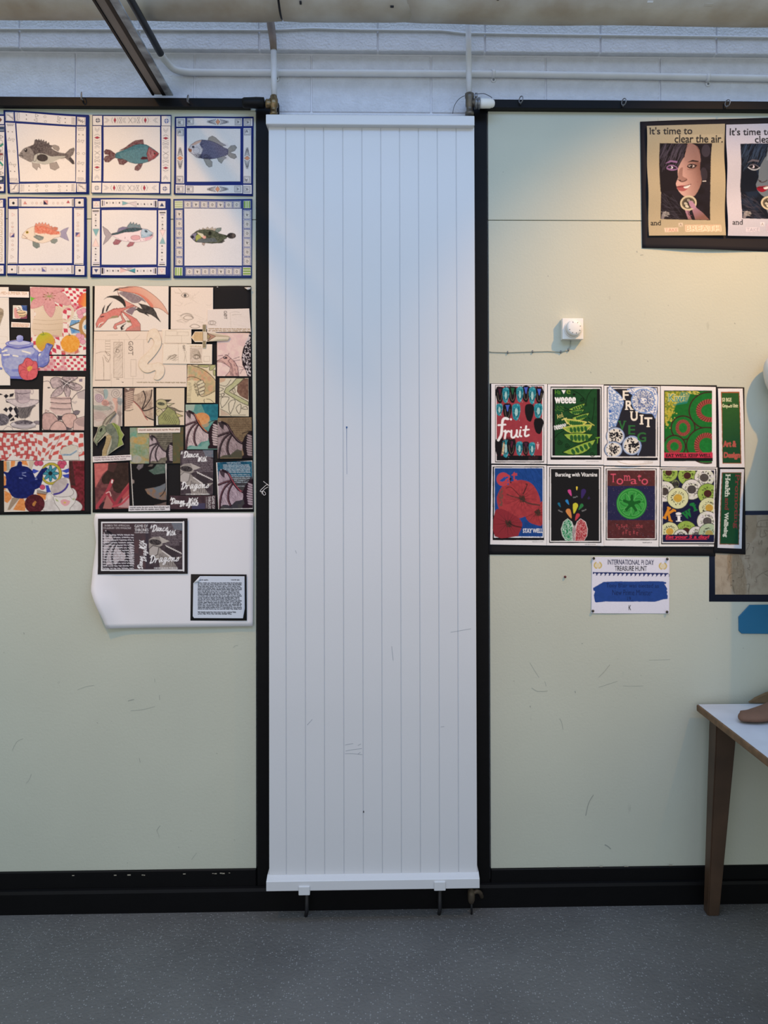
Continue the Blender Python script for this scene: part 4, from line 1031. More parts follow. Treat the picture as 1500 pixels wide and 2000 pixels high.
# --- orange fish
def d_f6(cv):
    for cx, cy, r in ((150, 1096, 15), (866, 1090, 15), (133, 1815, 11), (868, 1825, 14)):
        q = rq(cx - 34, cy - 32, cx + 34, cy + 32); cv.L(q + [q[0]], 'b9a898', 2); cv.E(cx, cy, r, r * 1.05, '2a2830')
    for y, xs in ((1095, (355, 400, 450, 580, 630, 678)), (1815, (332, 376, 428, 568, 622, 668))):
        for i, x in enumerate(xs): cv.O(x, y, 10, 10, 'b07a70' if i % 3 == 1 else 'a89a90', 2.4)
    for x, ys in ((136, (1310, 1352, 1392, 1502, 1546, 1598)), (846, (1305, 1340, 1382, 1505, 1555, 1606))):
        for i, y in enumerate(ys): cv.O(x, y, 10, 10, 'b07a70' if i % 3 == 1 else 'a89a90', 2.4)
    def sq(cx, cy, a, b, f):
        r = 23; cv.R(cx - r, cy - r, cx + r, cy + r, a)
        cv.P([(cx - r, cy - r), (cx + r, cy + r), (cx - r, cy + r)] if not f else [(cx + r, cy - r), (cx + r, cy + r), (cx - r, cy + r)], b); cv.L(rq(cx - r, cy - r, cx + r, cy + r) + [(cx - r, cy - r)], '6a5a6c', 2)
    sq(498, 1087, 'd39a98', '2c2c4c', 0); sq(480, 1815, 'd8cfcd', '6a6aa0', 0); sq(132, 1441, 'e0ccc8', '4a4a86', 1); sq(845, 1436, '5a5a90', 'dfb0a8', 1)
    for x, y, a, c, f in ((276, 1096, -90, 'b85a58', 'cf8f88'), (742, 1084, -90, 'a84450', 'b0525a'), (142, 1220, 0, 'cf9a9a', None), (852, 1220, 0, 'c08a8a', None), (262, 1818, -90, 'b0806a', None), (740, 1816, -90, '8a7a70', None), (130, 1678, 0, '9a8a80', None), (850, 1678, 0, '9a8a80', None)): tri(cv, x, y, 20, a, c, f)
    for q in ((218, 1055, 218, 1130), (232, 1055, 232, 1130), (788, 1055, 788, 1125), (800, 1052, 800, 1125), (205, 1780, 205, 1855), (780, 1772, 780, 1855), (795, 1775, 795, 1858)): cv.L([q[:2], q[2:]], '55505c', 5)
    for q in ((108, 1160, 186, 1160), (820, 1158, 900, 1158), (100, 1745, 182, 1745), (818, 1752, 900, 1752)): cv.L([q[:2], q[2:]], '6a625f', 5)
    ink = '8d6a5c'
    fins(cv, [(380, 1340), (395, 1310)], [(410, 1330), (430, 1302), (445, 1328), (465, 1300), (478, 1328), (500, 1306), (510, 1335), (535, 1318), (545, 1350), (570, 1345), (570, 1380), (430, 1360)], 'd88f78', '9a5a4c')
    fins(cv, [(560, 1362), (600, 1354)], [(632, 1362), (628, 1390), (590, 1392)], 'c4765f', '8d5a4a')
    fins(cv, [(650, 1412), (690, 1380)], [(748, 1358), (720, 1420), (752, 1506), (690, 1478), (648, 1458)], '9a94b0', '6e6a86')
    fins(cv, [(355, 1510), (360, 1560)], [(400, 1588), (436, 1570), (430, 1535), (390, 1515)], '71807c', '4d5a58'); fins(cv, [(552, 1505), (565, 1530)], [(600, 1535), (630, 1510), (625, 1485), (585, 1485)], '7d8a84', '55605c')
    body = [(236, 1460), (255, 1420), (300, 1375), (350, 1352), (400, 1340), (470, 1342), (540, 1368), (600, 1395), (660, 1408), (658, 1460), (600, 1472), (540, 1512), (470, 1530), (400, 1522), (340, 1500), (290, 1482), (240, 1472)]
    cv.P(body, 'e3d6c6', sm=3)
    cv.P([(378, 1342), (470, 1342), (560, 1372), (650, 1410), (650, 1435), (570, 1440), (500, 1425), (430, 1430), (380, 1412)], 'd0725c', tex=('dfa48e', 1.6, .7))
    cv.hatch([(380, 1350), (480, 1350), (640, 1420), (560, 1445), (385, 1412)], 70, 14, 70, 'b8543f', 1.6, .6)
    cv.P([(365, 1460), (400, 1440), (478, 1462), (470, 1490), (430, 1502)], '7d8a86', a=.9, line='5a6662'); cv.hatch([(365, 1460), (400, 1440), (478, 1462), (430, 1502)], 14, 40, 20, '4e5a58', 1.6, .7)
    cv.L([(380, 1345), (372, 1400), (385, 1440)], ink, 2); cv.E(296, 1410, 17, 16, 'c9b05a'); cv.E(296, 1410, 8, 8, '2b2a26'); cv.L([(240, 1432), (280, 1460), (300, 1475), (250, 1476)], ink, 3); cv.L(body + [body[0]], ink, 2)
fish('drawing of an orange backed fish in a blue border with half filled squares', [(88, 1028), (942, 1030), (945, 1896), (80, 1882)],
     {'centre_panel': [[(206, 1150), (785, 1148), (784, 1746), (204, 1750)]], 'border_strip': [rq(206, 1046, 806, 1134), [(95, 1158), (195, 1158), (192, 1752), (86, 1752)], [(806, 1150), (914, 1150), (908, 1766), (806, 1762)], rq(190, 1770, 806, 1866)],
      'corner_square': [rq(104, 1048, 196, 1130), rq(818, 1050, 912, 1134), rq(85, 1770, 184, 1858), rq(820, 1776, 920, 1876)]}, (0, 200, 5.556), d_f6)

# --- silver blue fish with pink fins
def d_f7(cv):
    for y, xs in ((74, (173, 200, 228, 254, 282)), (84, (440, 468, 496, 524, 554)), (657, (176, 197, 225, 247, 269)), (659, (437, 466, 492, 524, 552))):
        for i, x in enumerate(xs): (cv.E(x, y, 6, 8, '22212c') if i % 2 == 0 else cv.O(x, y, 6, 7, 'a3a0a4', 2))
    for x, ys in ((75, (176, 205, 226, 245, 268)), (650, (200, 232, 258, 270, 294)), (76, (468, 495, 517, 540, 566)), (648, (445, 476, 502, 534, 564))):
        for i, y in enumerate(ys): (cv.E(x, y, 7, 6, '22212c') if i % 2 == 0 else cv.O(x, y, 7, 6, 'a3a0a4', 2))
    for q in (rq(130, 52, 140, 100), rq(587, 55, 598, 108), rq(47, 137, 104, 148), rq(624, 150, 676, 161), rq(128, 632, 142, 684), rq(588, 634, 598, 686), rq(52, 600, 110, 609), rq(624, 600, 675, 609)): cv.P(q, '2b2633')
    for q in (rq(146, 55, 154, 96), rq(574, 55, 582, 100), rq(52, 155, 100, 160), rq(632, 170, 668, 179), rq(146, 635, 154, 680), rq(574, 640, 582, 682), rq(54, 588, 108, 593), rq(628, 584, 672, 590)): cv.P(q, '9c98b4')
    T4 = '7fb0b6'
    cv.P([(306, 60), (358, 76), (308, 96)], T4, line='7a8a94'); cv.P([(358, 76), (426, 62), (426, 108)], 'd3cacc', line='a8a2a8'); cv.L([(306, 96), (426, 62)], 'a8a2a8', 2)
    cv.P([(50, 298), (106, 298), (78, 360)], T4, line='7a9a9c'); cv.P([(76, 380), (104, 448), (48, 448)], 'ecd2cc', line='b8a2a0')
    cv.P([(628, 306), (676, 306), (652, 362)], 'ecd6d2', line='b8a2a0'); cv.P([(652, 368), (676, 425), (628, 425)], '8db4b8', line='7a9a9c')
    cv.P([(285, 630), (285, 676), (350, 656)], 'dfbcb8'); cv.P([(418, 634), (352, 656), (416, 676)], '4f97a0'); cv.P([(340, 632), (400, 632), (352, 656)], '8a8088', a=.6); cv.L([(290, 632), (416, 676)], '4d4650', 3)
    for x, y, a, c, f in ((80, 90, -90, 'cf9a9a', None), (645, 92, -90, '2b3350', '3a4a78'), (82, 655, 90, '2f3450', '4a5280'), (648, 655, 90, 'd08a88', None)):
        q = rq(x - 26, y - 28, x + 26, y + 28); cv.L(q + [q[0]], 'bcb2b0', 2); tri(cv, x, y, 19, a, c, f)
    ink = '4a4650'
    fins(cv, [(215, 350), (180, 305)], [(138, 276), (150, 340), (165, 360), (140, 434), (180, 400), (215, 358)], 'a79ea4', ink)
    fins(cv, [(342, 290), (360, 262)], [(380, 238), (386, 258), (404, 240), (410, 262), (430, 246), (434, 266), (455, 256), (468, 292), (400, 300)], '6f8890', '33424a')
    fins(cv, [(260, 330), (275, 295)], [(310, 280), (350, 284), (370, 305)], '7a7494', ink)
    fins(cv, [(300, 400), (250, 385)], [(226, 418), (235, 434), (270, 432)], '9c5a66', '6a3a46'); fins(cv, [(415, 408), (370, 412)], [(344, 446), (356, 454), (395, 442)], 'a8646e', '6a3a46')
    body = [(215, 338), (270, 325), (340, 295), (410, 284), (470, 290), (520, 300), (572, 332), (570, 350), (570, 362), (540, 392), (480, 408), (400, 412), (320, 404), (260, 378), (215, 354)]
    cv.P(body, 'e9d9dc', sm=3); cv.P([(215, 338), (270, 325), (340, 295), (410, 284), (475, 292), (470, 306), (400, 325), (330, 328), (270, 346), (215, 352)], '39484e', sm=2, tex=('56707a', 2, .6))
    cv.P([(476, 298), (520, 302), (572, 332), (555, 345), (568, 358), (520, 372), (470, 374), (465, 330)], '97b7c8', tex=('c0d0de', 3, .7), line='5a6a78'); cv.P([(500, 372), (570, 352), (560, 378), (500, 402)], 'd9a8b4', a=.8)
    cv.P([(378, 372), (400, 354), (450, 356), (456, 385), (400, 394)], 'd9aab0', sm=2, line='8a6068'); cv.E(510, 318, 13, 9, '4a5a68', rot=20); cv.L([(540, 352), (570, 346), (545, 360)], '55485a', 2.5)
    cv.dots([(330, 372), (328, 380), (355, 398), (490, 390), (462, 396)], 3.5, '7a4a54'); cv.L(body + [body[0]], '8a7a84', 1.6)
fish('drawing of a silver fish with a dark back and pink fins', [(40, 30), (720, 36), (720, 722), (32, 716)],
     {'centre_panel': [rq(128, 136, 600, 606)], 'border_strip': [rq(120, 45, 608, 112), rq(42, 124, 112, 620), rq(614, 135, 686, 620), rq(122, 630, 605, 696)],
      'corner_square': [rq(52, 58, 112, 116), rq(614, 58, 676, 118), rq(50, 630, 116, 690), rq(614, 630, 680, 692)]}, (170, 380, 4.412), d_f7)

# --- small dark green fish
def d_f8(cv):
    def tile(cx, cy, k, horiz):
        cv.P(rq(cx - 30, cy - 28, cx + 30, cy + 28) if horiz else rq(cx - 28, cy - 34, cx + 28, cy + 34), 'dcd6cf', line='6c6c88', lw=3)
        cv.L([(cx - 22, cy - 20), (cx + 20, cy - 23), (cx + 22, cy + 19), (cx - 20, cy + 22), (cx - 22, cy - 20)], '8c8478', 1.6)
        r = random.Random(k)
        if k % 3 == 0: cv.O(cx, cy, 9, 10, '55504c', 2.4)
        elif k % 3 == 1: cv.L([(cx - 9, cy - 10), (cx, cy + 12), (cx + 9, cy - 6), (cx - 6, cy + 2)], '4a4642', 2.6)
        else: cv.L([(cx - 8, cy - 8), (cx + 8, cy - 8), (cx + 7, cy + 10), (cx - 8, cy + 8), (cx - 8, cy - 8)], '5a544e', 2.4)
        cv.L([(cx, cy - 12), (cx, cy + 12)], '55504c', 2)
    for r_ in (rq(835, 56, 1326, 122), rq(762, 134, 826, 612), rq(1344, 134, 1416, 612), rq(850, 630, 1332, 702)): cv.P(r_, '8f95b4', tex=('c9cad4', 2.5, .8))
    for i in range(7): tile(870 + i * 70, 88, i, True)
    for i in range(7): tile(884 + i * 68, 665, i + 3, True)
    for i in range(6): tile(796, 170 + i * 82, i + 1, False); tile(1380, 176 + i * 80, i + 4, False)
    for x0, y0, x1, y1, v in ((758, 58, 826, 120, 2), (1350, 58, 1408, 118, 0), (758, 630, 822, 700, 0), (1345, 630, 1410, 696, 1)):
        cv.R(x0, y0, x1, y1, 'cdd2b4')
        for i in range(3):
            if v == 0: cv.R(x0 + 4 + i * 21, y0, x0 + 15 + i * 21, y1, '6f9a3c' if i != 1 else '9dbb6a')
            elif v == 1: cv.R(x0, y0 + 4 + i * 22, x1, y0 + 16 + i * 22, '7da045')
            else: cv.R(x0, y0 + 4 + i * 20, x1, y0 + 14 + i * 20, 'a9b78c')
    ink = '2b2c26'
    fins(cv, [(960, 312), (970, 296)], [(985, 306), (1000, 288), (1020, 300), (1040, 280), (1055, 298), (1085, 280), (1090, 300), (1110, 290), (1112, 320)], 'b5aa98', '6a6458', 1.6)
    fins(cv, [(1100, 318), (1120, 292)], [(1158, 288), (1155, 312), (1130, 330)], '6f8078', '3a443e'); fins(cv, [(1000, 412), (990, 428)], [(1008, 442), (1020, 418)], 'a8968a', '6a5a50', 1.5)
    fins(cv, [(1140, 408), (1130, 422)], [(1165, 420), (1188, 404), (1180, 396)], '3a3a34', ink)
    body = [(890, 365), (905, 345), (950, 312), (1010, 302), (1080, 308), (1140, 338), (1205, 355), (1205, 378), (1180, 392), (1140, 418), (1080, 424), (1000, 415), (940, 410), (915, 390)]
    cv.P(body, '5f6452', sm=3, tex=('3c4436', 2.2, .8)); cv.P([(950, 385), (1100, 375), (1130, 408), (1000, 414), (945, 408)], '6a7278', a=.7)
    cv.P([(890, 365), (905, 345), (945, 330), (935, 380), (925, 400)], '8a84a0', a=.8); cv.P([(935, 360), (975, 330), (985, 372), (940, 400)], '93a04c', tex=('c0b87a', 1.5, .5))
    for i in range(5): cv.P([(955 + i * 11, 325 + i * 3), (985 + i * 7, 345 + i * 5), (975 + i * 4, 352 + i * 5), (948 + i * 9, 332 + i * 4)], 'd3cdb4')
    cv.E(1012, 369, 16, 12, 'e0a89a'); cv.E(1060, 335, 14, 18, '23261f'); cv.hatch([(1030, 320), (1170, 345), (1170, 395), (1000, 405)], 60, 16, 20, '23261f', 1.6, .6); cv.L(body + [body[0]], ink, 2.5)
    cv.P([(890, 365), (915, 350), (925, 370), (905, 382)], '2c2a38')
    cv.E(1246, 357, 38, 26, '2a2729', tex=('5a5450', 2, .5)); cv.E(1262, 355, 12, 18, '6a605a', a=.7); cv.L([(1205, 366), (1215, 360)], ink, 8)
fish('drawing of a small dark green fish bordered with little tiles and green corners', [(745, 40), (1426, 40), (1420, 722), (746, 722)],
     {'centre_panel': [rq(840, 124, 1336, 614)], 'border_strip': [rq(835, 56, 1326, 122), rq(762, 134, 826, 612), rq(1344, 134, 1416, 612), rq(850, 630, 1332, 702)],
      'corner_square': [rq(757, 56, 828, 122), rq(1350, 56, 1410, 120), rq(757, 628, 824, 700), rq(1344, 628, 1412, 698)]}, (170, 380, 4.412), d_f8, blue='33437c')

# --- two more, mostly past the left edge of the frame
def d_f1(cv):
    for x0 in (0, -760):
        cv.P([(x0 - 24, 190), (x0, 165), (x0 + 26, 190), (x0, 218)], '6b4a44'); cv.P([(x0 - 24, 930), (x0, 905), (x0 + 26, 930), (x0, 958)], '7a5a52')
    cv.R(-60, 262, 48, 322, '3a4a66'); cv.L([(-40, 300), (40, 300)], 'a8b4c0', 6); cv.R(-60, 800, 48, 870, '2a3c58'); cv.E(10, 830, 18, 16, 'c8ccd0')
    tri(cv, 14, 375, 22, 0, '3c3a40', None, 3); tri(cv, 18, 770, 22, 0, '3c3a40', None, 3)
    for y, c in ((430, '7a766f'), (500, '8a8478'), (600, '6a6660'), (705, '77726a')): cv.O(4, y, 26, 22, c, 3)
    cv.P([(-30, 480), (34, 440), (40, 462), (-24, 505)], '3c8a78'); cv.P([(-20, 640), (-2, 632), (42, 680), (32, 696)], '2f8f80'); cv.P([(-60, 552), (30, 552), (30, 572), (-60, 572)], '7a3236')
    cv.hatch(rq(-60, 520, 40, 620), 30, 40, 80, '4a3a3a', 3, .6)
    cv.E(-400, 560, 210, 110, '9aa8a0', tex=('6a7a74', 3, .6)); cv.P([(-200, 560), (-110, 480), (-110, 640)], '7a8a84'); cv.E(-560, 540, 14, 14, '222222')
fish('blue bordered fish picture cut off by the left photo edge, upper row', [(-800, 128), (55, 132), (62, 985), (-800, 985)],
     {'centre_panel': [rq(-680, 262, -110, 870)], 'border_strip': [rq(-680, 150, -110, 245), rq(-795, 250, -690, 875), rq(-95, 250, 48, 872), rq(-680, 885, -110, 972)],
      'corner_square': [rq(-790, 150, -690, 240), rq(-95, 150, 44, 238), rq(-790, 885, -690, 970), rq(-95, 888, 46, 968)]}, (0, 200, 5.556), d_f1)
def d_f5(cv):
    for y0 in range(1170, 1740, 96):
        q = rq(-60, y0, 26, y0 + 76); cv.L(q + [q[0]], 'a89a84', 4)
        tri(cv, 4, y0 + 40, 24, -90, 'b8aa90', None, 3)
    for y in (1080, 1820): tri(cv, 6, y, 20, 0, '8a6a6a', None, 3); cv.O(-300, y, 14, 14, '9a8a80', 3)
    cv.E(-400, 1460, 200, 95, 'c8b078', tex=('a08050', 3, .6)); cv.P([(-215, 1460), (-120, 1390), (-125, 1540)], 'b89a60'); cv.E(-550, 1440, 12, 12, '222222')
fish('blue bordered fish picture cut off by the left photo edge, lower row', [(-800, 1045), (66, 1046), (66, 1882), (-800, 1880)],
     {'centre_panel': [rq(-680, 1160, -110, 1750)], 'border_strip': [rq(-680, 1060, -110, 1145), rq(-795, 1160, -695, 1750), rq(-95, 1146, 50, 1752), rq(-680, 1768, -110, 1862)],
      'corner_square': [rq(-790, 1060, -695, 1140), rq(-95, 1060, 36, 1138), rq(-790, 1770, -695, 1860), rq(-95, 1772, 42, 1862)]}, (0, 200, 5.556), d_f5)
# ------------------------------------------------------------------ still-life collage, left edge
PAPER = 'e8e0d4'; CARD = '1d1b1c'
K1, K2 = (0, 550, 8.333), (0, 780, 8.333)
tea = thing('collage_board', 'black collage board of tea things, teapots and checked cloth at the left photo edge', 'collage', tuple(W(20, 780)), 'student collage boards')
sheet('backing_card', [(-150, 553), (175, 559), (177.6, 1004), (-150, 1007)], CARD, -.0012, tea, wave=ripple(.0011, .8, 1.1, .5))
yA, yB, yC2 = -.0052, -.0062, -.0075
def piece(nm, quad, k, draw, y, par, paper=PAPER, dens=1.15, cut=None, lab=None, wave=None):
    ox, oy, kk = k
    pts = np.array([(ox + a / kk, oy + b / kk) for a, b in (cut if cut is not None else quad)]); lo, hi = pts.min(0) - 2, pts.max(0) + 2
    cv = Canvas(lo[0], lo[1], hi[0], hi[1], paper).at(*k); cv.lw = 1.4
    draw(cv)
    o = sheet(nm, quad, cv, y, par, dens=dens, at=k, cut=cut, thick=.0009, wave=wave)
    if lab: o['label'] = lab
    return o
def wash(cv, n, cols, x0, y0, x1, y1, r, a=.3, seed=1):
    R_ = random.Random(seed)
    for i in range(n):
        cv.E(R_.uniform(x0, x1), R_.uniform(y0, y1), r * R_.uniform(.4, 1.3), r * R_.uniform(.4, 1.3), R_.choice(cols), a=a, n=12, tex=('ffffff', 3, .15))

def d_t1(cv):
    cv.L([(-200, 300), (140, 290)], 'c9b9a4', 2); cv.P([(-60, 440), (40, 445), (58, 520), (20, 640), (-10, 700), (-80, 700)], 'b3a48c', sm=3, tex=('8d7f6a', 2, .6)); cv.E(0, 520, 55, 30, '7d705e', a=.6); cv.L([(50, 440), (56, 540), (20, 640), (0, 720)], '6a5d4c', 3)
    cv.L([(0, 890), (120, 900), (118, 1000), (10, 1010)], 'c8b8a2', 2); cv.L([(-100, 1350), (100, 1450)], 'cbbba6', 2)
piece('drawing', [(-700, 88), (140, 90), (166, 1690), (-700, 1690)], K1, d_t1, yA, tea)
piece('title_strip', [(-600, 140), (470, 164), (472, 262), (-600, 244)], K1, lambda c: (c.T('MID-SUMMER TEA', 12, 166, 446, 212, 'b98a4e', True, rot=1.2)), yB, tea, 'f2e6dc', 1.6, lab='white title strip')
def d_t2(cv):                                        # a tiny painting kept as loose patches of its colours
    cv.P([(330, 380), (445, 388), (445, 480), (380, 470), (340, 420)], '3a5288', tex=('5d7ab0', 2, .6)); cv.P([(205, 600), (215, 500), (260, 420), (330, 385), (360, 430), (330, 520), (300, 600)], 'eae4d6', sm=2)
    cv.P([(230, 440), (270, 430), (290, 520), (330, 590), (240, 590)], 'd98a86', a=.8, sm=2); cv.P([(340, 580), (445, 520), (445, 606), (320, 606)], '8a4a5c'); cv.P([(280, 490), (360, 470), (430, 500), (420, 560), (330, 580)], 'e0c49a', sm=2)
    for p in ([(270, 470), (310, 455), (350, 470)], [(275, 500), (330, 515), (410, 505)], [(300, 420), (330, 440)], [(320, 555), (380, 560), (420, 540)]): cv.L(p, '3c3a3a', 9, .8, sm=3)
piece('small_painting', [(210, 385), (440, 388), (440, 606), (208, 606)], K1, d_t2, yA, tea, 'dcd6c8', 1.8)
piece('caption_strip', [(184, 658), (492, 672), (490, 750), (180, 744)], K1, lambda c: (c.words(200, 676, 470, 738, 3, 'c98a56', slope=.03)), yA, tea, 'f0e4d8', 1.5)

def d_t4(cv):
    cv.checks([(480, 80), (1400, 110), (1400, 1190), (480, 1190)], 13, 15, 'c94a5c', 'eadfd2', 1.5, 1)
    cv.checks([(1000, 110), (1400, 110), (1400, 420), (1060, 440)], 7, 7, 'cc4458', 'efe6dc', 1, 4)
    cv.E(1400, 330, 130, 150, 'e0644e', grad=('e89a4e', 1300, 300, 1400, 330)); cv.E(1200, 420, 160, 60, 'c94a64', a=.6)
    cv.P([(490, 440), (560, 430), (560, 900), (500, 880)], 'e8d8c6'); cv.P([(495, 240), (575, 270), (505, 345)], '6fbf3c')
    # plate with blue leaves
    cv.E(1420, 735, 310, 330, 'e6dfcf'); cv.dots([(1180 + 22 * (i % 11) + (i * 7 % 13), 560 + 31 * (i // 11) + (i * 5 % 11)) for i in range(176)], 5, '5a4632')
    cv.P([(1125, 730), (1150, 620), (1300, 610), (1310, 850), (1150, 850)], 'e6dfcf'); cv.P([(1130, 720), (1160, 625), (1300, 625), (1290, 660)], '5f93c0', tex=('9ec0d8', 2, .5)); cv.P([(1135, 745), (1165, 850), (1310, 830), (1290, 790)], '4f86ba', tex=('9ec0d8', 2, .5))
    cv.L([(1130, 730), (1290, 660)], '6a5a3a', 12); cv.L([(1130, 740), (1300, 800)], '6a5a3a', 12); cv.O(1440, 735, 130, 165, 'b88a54', 40); cv.E(1400, 740, 40, 40, '7fa8c4')
    for x, y in ((1330, 490), (1310, 560), (1360, 470), (1290, 500), (1330, 900), (1300, 960), (1350, 980), (1280, 880)): cv.E(x, y, 46, 42, 'dfa0ac', line='9a5a66', lw=3)
    # jug
    cv.O(1085, 520, 95, 130, 'dccab2', 34, rot=20); cv.P([(520, 440), (590, 395), (980, 400), (985, 520), (1025, 640), (1015, 860), (980, 900), (545, 870), (535, 640), (590, 520)], 'e2cfb6', sm=2, grad=('d3bda0', 600, 500, 1000, 850))
    for y in (615, 680, 775): cv.L([(540, y), (760, y + 18), (1020, y)], 'b39a7c', 5, .7, sm=4)
    cv.E(800, 895, 170, 30, 'c0808a', a=.5)
    pk = 'dba3a0'
    for p in ([(800, 240), (640, 100), (800, 80), (1060, 100), (900, 200)], [(800, 240), (680, 110), (500, 100), (500, 240), (620, 270)], [(790, 240), (560, 280), (500, 380), (510, 440), (680, 390)], [(800, 240), (1000, 170), (1120, 280), (1160, 350), (1080, 390), (900, 330)], [(800, 245), (720, 340), (720, 440), (780, 540), (840, 580), (890, 480), (900, 380), (870, 300)]):
        cv.P(p, pk, sm=4, tex=('c9888c', 2.5, .5), line='b07478', lw=3)
    cv.hatch([(510, 130), (1100, 150), (1120, 360), (850, 540), (520, 420)], 130, 12, 60, 'a05a60', 3, .5, 60)
    for a in range(8): cv.L([(800, 240), (800 + 95 * math.cos(a * .8 - 2.6), 240 + 60 * math.sin(a * .8 - 2.6))], '8f9a5c', 6); cv.E(800 + 95 * math.cos(a * .8 - 2.6), 240 + 60 * math.sin(a * .8 - 2.6), 16, 6, '8a5038')
    cv.E(735, 985, 155, 160, 'c0b83c', grad=('e08a4c', 700, 900, 820, 1130), tex=('b0a030', 2, .3)); cv.L([(705, 850), (695, 815)], '5a6a3a', 8); cv.P([(640, 860), (760, 850), (700, 880)], '8a9a3a')
    cv.E(1150, 1140, 150, 40, 'c98a6a', a=.6); cv.E(1145, 1010, 155, 146, 'e39a3a', tex=('edb45a', 2, .6)); cv.P([(1100, 870), (1130, 862), (1160, 875), (1130, 885)], '6a7a44')
piece('still_life_painting', [(487, 84), (1400, 112), (1400, 1192), (510, 1190)], K1, d_t4, yA, tea, lab='pink lily in a cream jug on red checks')
def d_t5(cv):
    cv.checks([(600, 1205), (1410, 1205), (1410, 1455), (600, 1455)], 15, 5, 'c8485a', 'e9dfd2', .8, 2)
    for p in ([(640, 1440), (760, 1300), (860, 1260), (900, 1350), (800, 1450)], [(880, 1450), (980, 1380), (1050, 1360), (1100, 1440)], [(1000, 1210), (1060, 1230), (1040, 1350), (1000, 1330)]): cv.P(p, 'd3949a', a=.75, sm=3)
piece('checked_painting', [(600, 1210), (1400, 1212), (1400, 1452), (600, 1452)], K1, d_t5, yA, tea)
pot = [(272, 945), (265, 905), (290, 875), (330, 870), (372, 888), (380, 930), (370, 958), (470, 975), (540, 1000), (545, 1030), (530, 1060), (600, 1110), (640, 1150), (690, 1130), (730, 1080), (750, 1010), (780, 1000), (862, 1030), (850, 1060), (820, 1110), (800, 1180), (800, 1290), (770, 1350), (700, 1395), (620, 1385), (616, 1490), (590, 1560), (520, 1600), (420, 1605), (350, 1585), (170, 1580), (165, 1540), (80, 1460), (30, 1350), (15, 1230), (25, 1120), (60, 1075), (105, 1040), (85, 1005), (110, 980), (180, 960)]
def d_t6(cv):
    cv.P([(20, 1230), (25, 1120), (100, 1050), (300, 1080), (540, 1040), (640, 1160), (660, 1300), (600, 1450), (430, 1560), (170, 1550), (80, 1460), (30, 1350)], '9aa2cc', sm=3, tex=('7078bc', 5, .75))
    cv.P([(100, 1080), (500, 1070), (560, 1150), (450, 1200), (150, 1180)], 'c2c6da', a=.6, sm=3); cv.P([(100, 1250), (400, 1240), (420, 1380), (200, 1430), (80, 1380)], 'b9bdcf', a=.5, sm=3)
    cv.P([(160, 1540), (430, 1540), (470, 1590), (170, 1590)], '6a72b8'); cv.E(320, 1010, 226, 56, 'a6abd6', line='5c60ac', lw=8); cv.E(315, 1000, 185, 40, 'c0c3dc', line='6a6eb4', lw=8); cv.L([(100, 1050), (300, 1090), (540, 1050)], '6468b0', 16, sm=5)
    cv.E(322, 925, 60, 55, 'b2b7de', line='7c80c0', lw=5, grad=('8288c8', 290, 890, 350, 960))
    cv.P([(610, 1200), (640, 1150), (690, 1130), (730, 1080), (752, 1008), (785, 1003), (860, 1032), (850, 1060), (820, 1110), (800, 1180), (798, 1290), (770, 1350), (700, 1392), (620, 1385)], '9299c6', tex=('6d76b8', 4, .7), line='5a5ea6', lw=8)
    cv.P([(752, 1008), (790, 1003), (858, 1032), (800, 1048)], '5a5f9a'); cv.P([(700, 1392), (780, 1330), (800, 1290), (640, 1370)], '5a64b0', a=.7)
    for q in ([(40, 1140), (110, 1115)], [(60, 1195), (150, 1190)], [(365, 1130), (490, 1165)], [(215, 1205), (290, 1215)], [(640, 1200), (650, 1180)]): cv.L(q, 'f0ead6', 18, .9)
    cv.P([(300, 1420), (310, 1360), (370, 1330), (400, 1270), (440, 1240), (500, 1260), (530, 1290), (590, 1300), (610, 1360), (616, 1490), (590, 1560), (520, 1600), (420, 1605), (345, 1560), (310, 1490)], 'd8686c', sm=2, tex=('c65058', 3, .5), line='7a3a46', lw=6)
    for q in ([(440, 1420), (350, 1370), (320, 1350)], [(450, 1440), (350, 1440), (330, 1500)], [(470, 1450), (440, 1530), (450, 1590)], [(500, 1440), (560, 1430), (605, 1420)], [(500, 1390), (540, 1330), (540, 1290)], [(440, 1400), (420, 1330), (440, 1290)]): cv.L(q, '8f3e48', 6, .8, sm=4)
    cv.P([(440, 1400), (480, 1370), (530, 1385), (515, 1430), (470, 1465), (445, 1440)], 'e0b45c', tex=('c98a3a', 1.5, .6))
piece('teapot_cutout', [(0, 860), (880, 860), (880, 1615), (0, 1615)], K1, d_t6, yC2, tea, dens=1.7, cut=pot, lab='pale blue teapot with a red flower, cut out of paper')
piece('teapot_cutout', [(-350, 1030), (40, 1030), (40, 1440), (-350, 1440)], K1, lambda c: (c.R(-400, 1000, 60, 1460, '868ec4'),), yB, tea, dens=.6, cut=[(0, 1075), (30, 1100), (20, 1180), (-80, 1140), (-200, 1200), (-210, 1300), (-100, 1370), (0, 1390), (35, 1400), (38, 1430), (-100, 1425), (-280, 1340), (-290, 1180), (-150, 1060)])
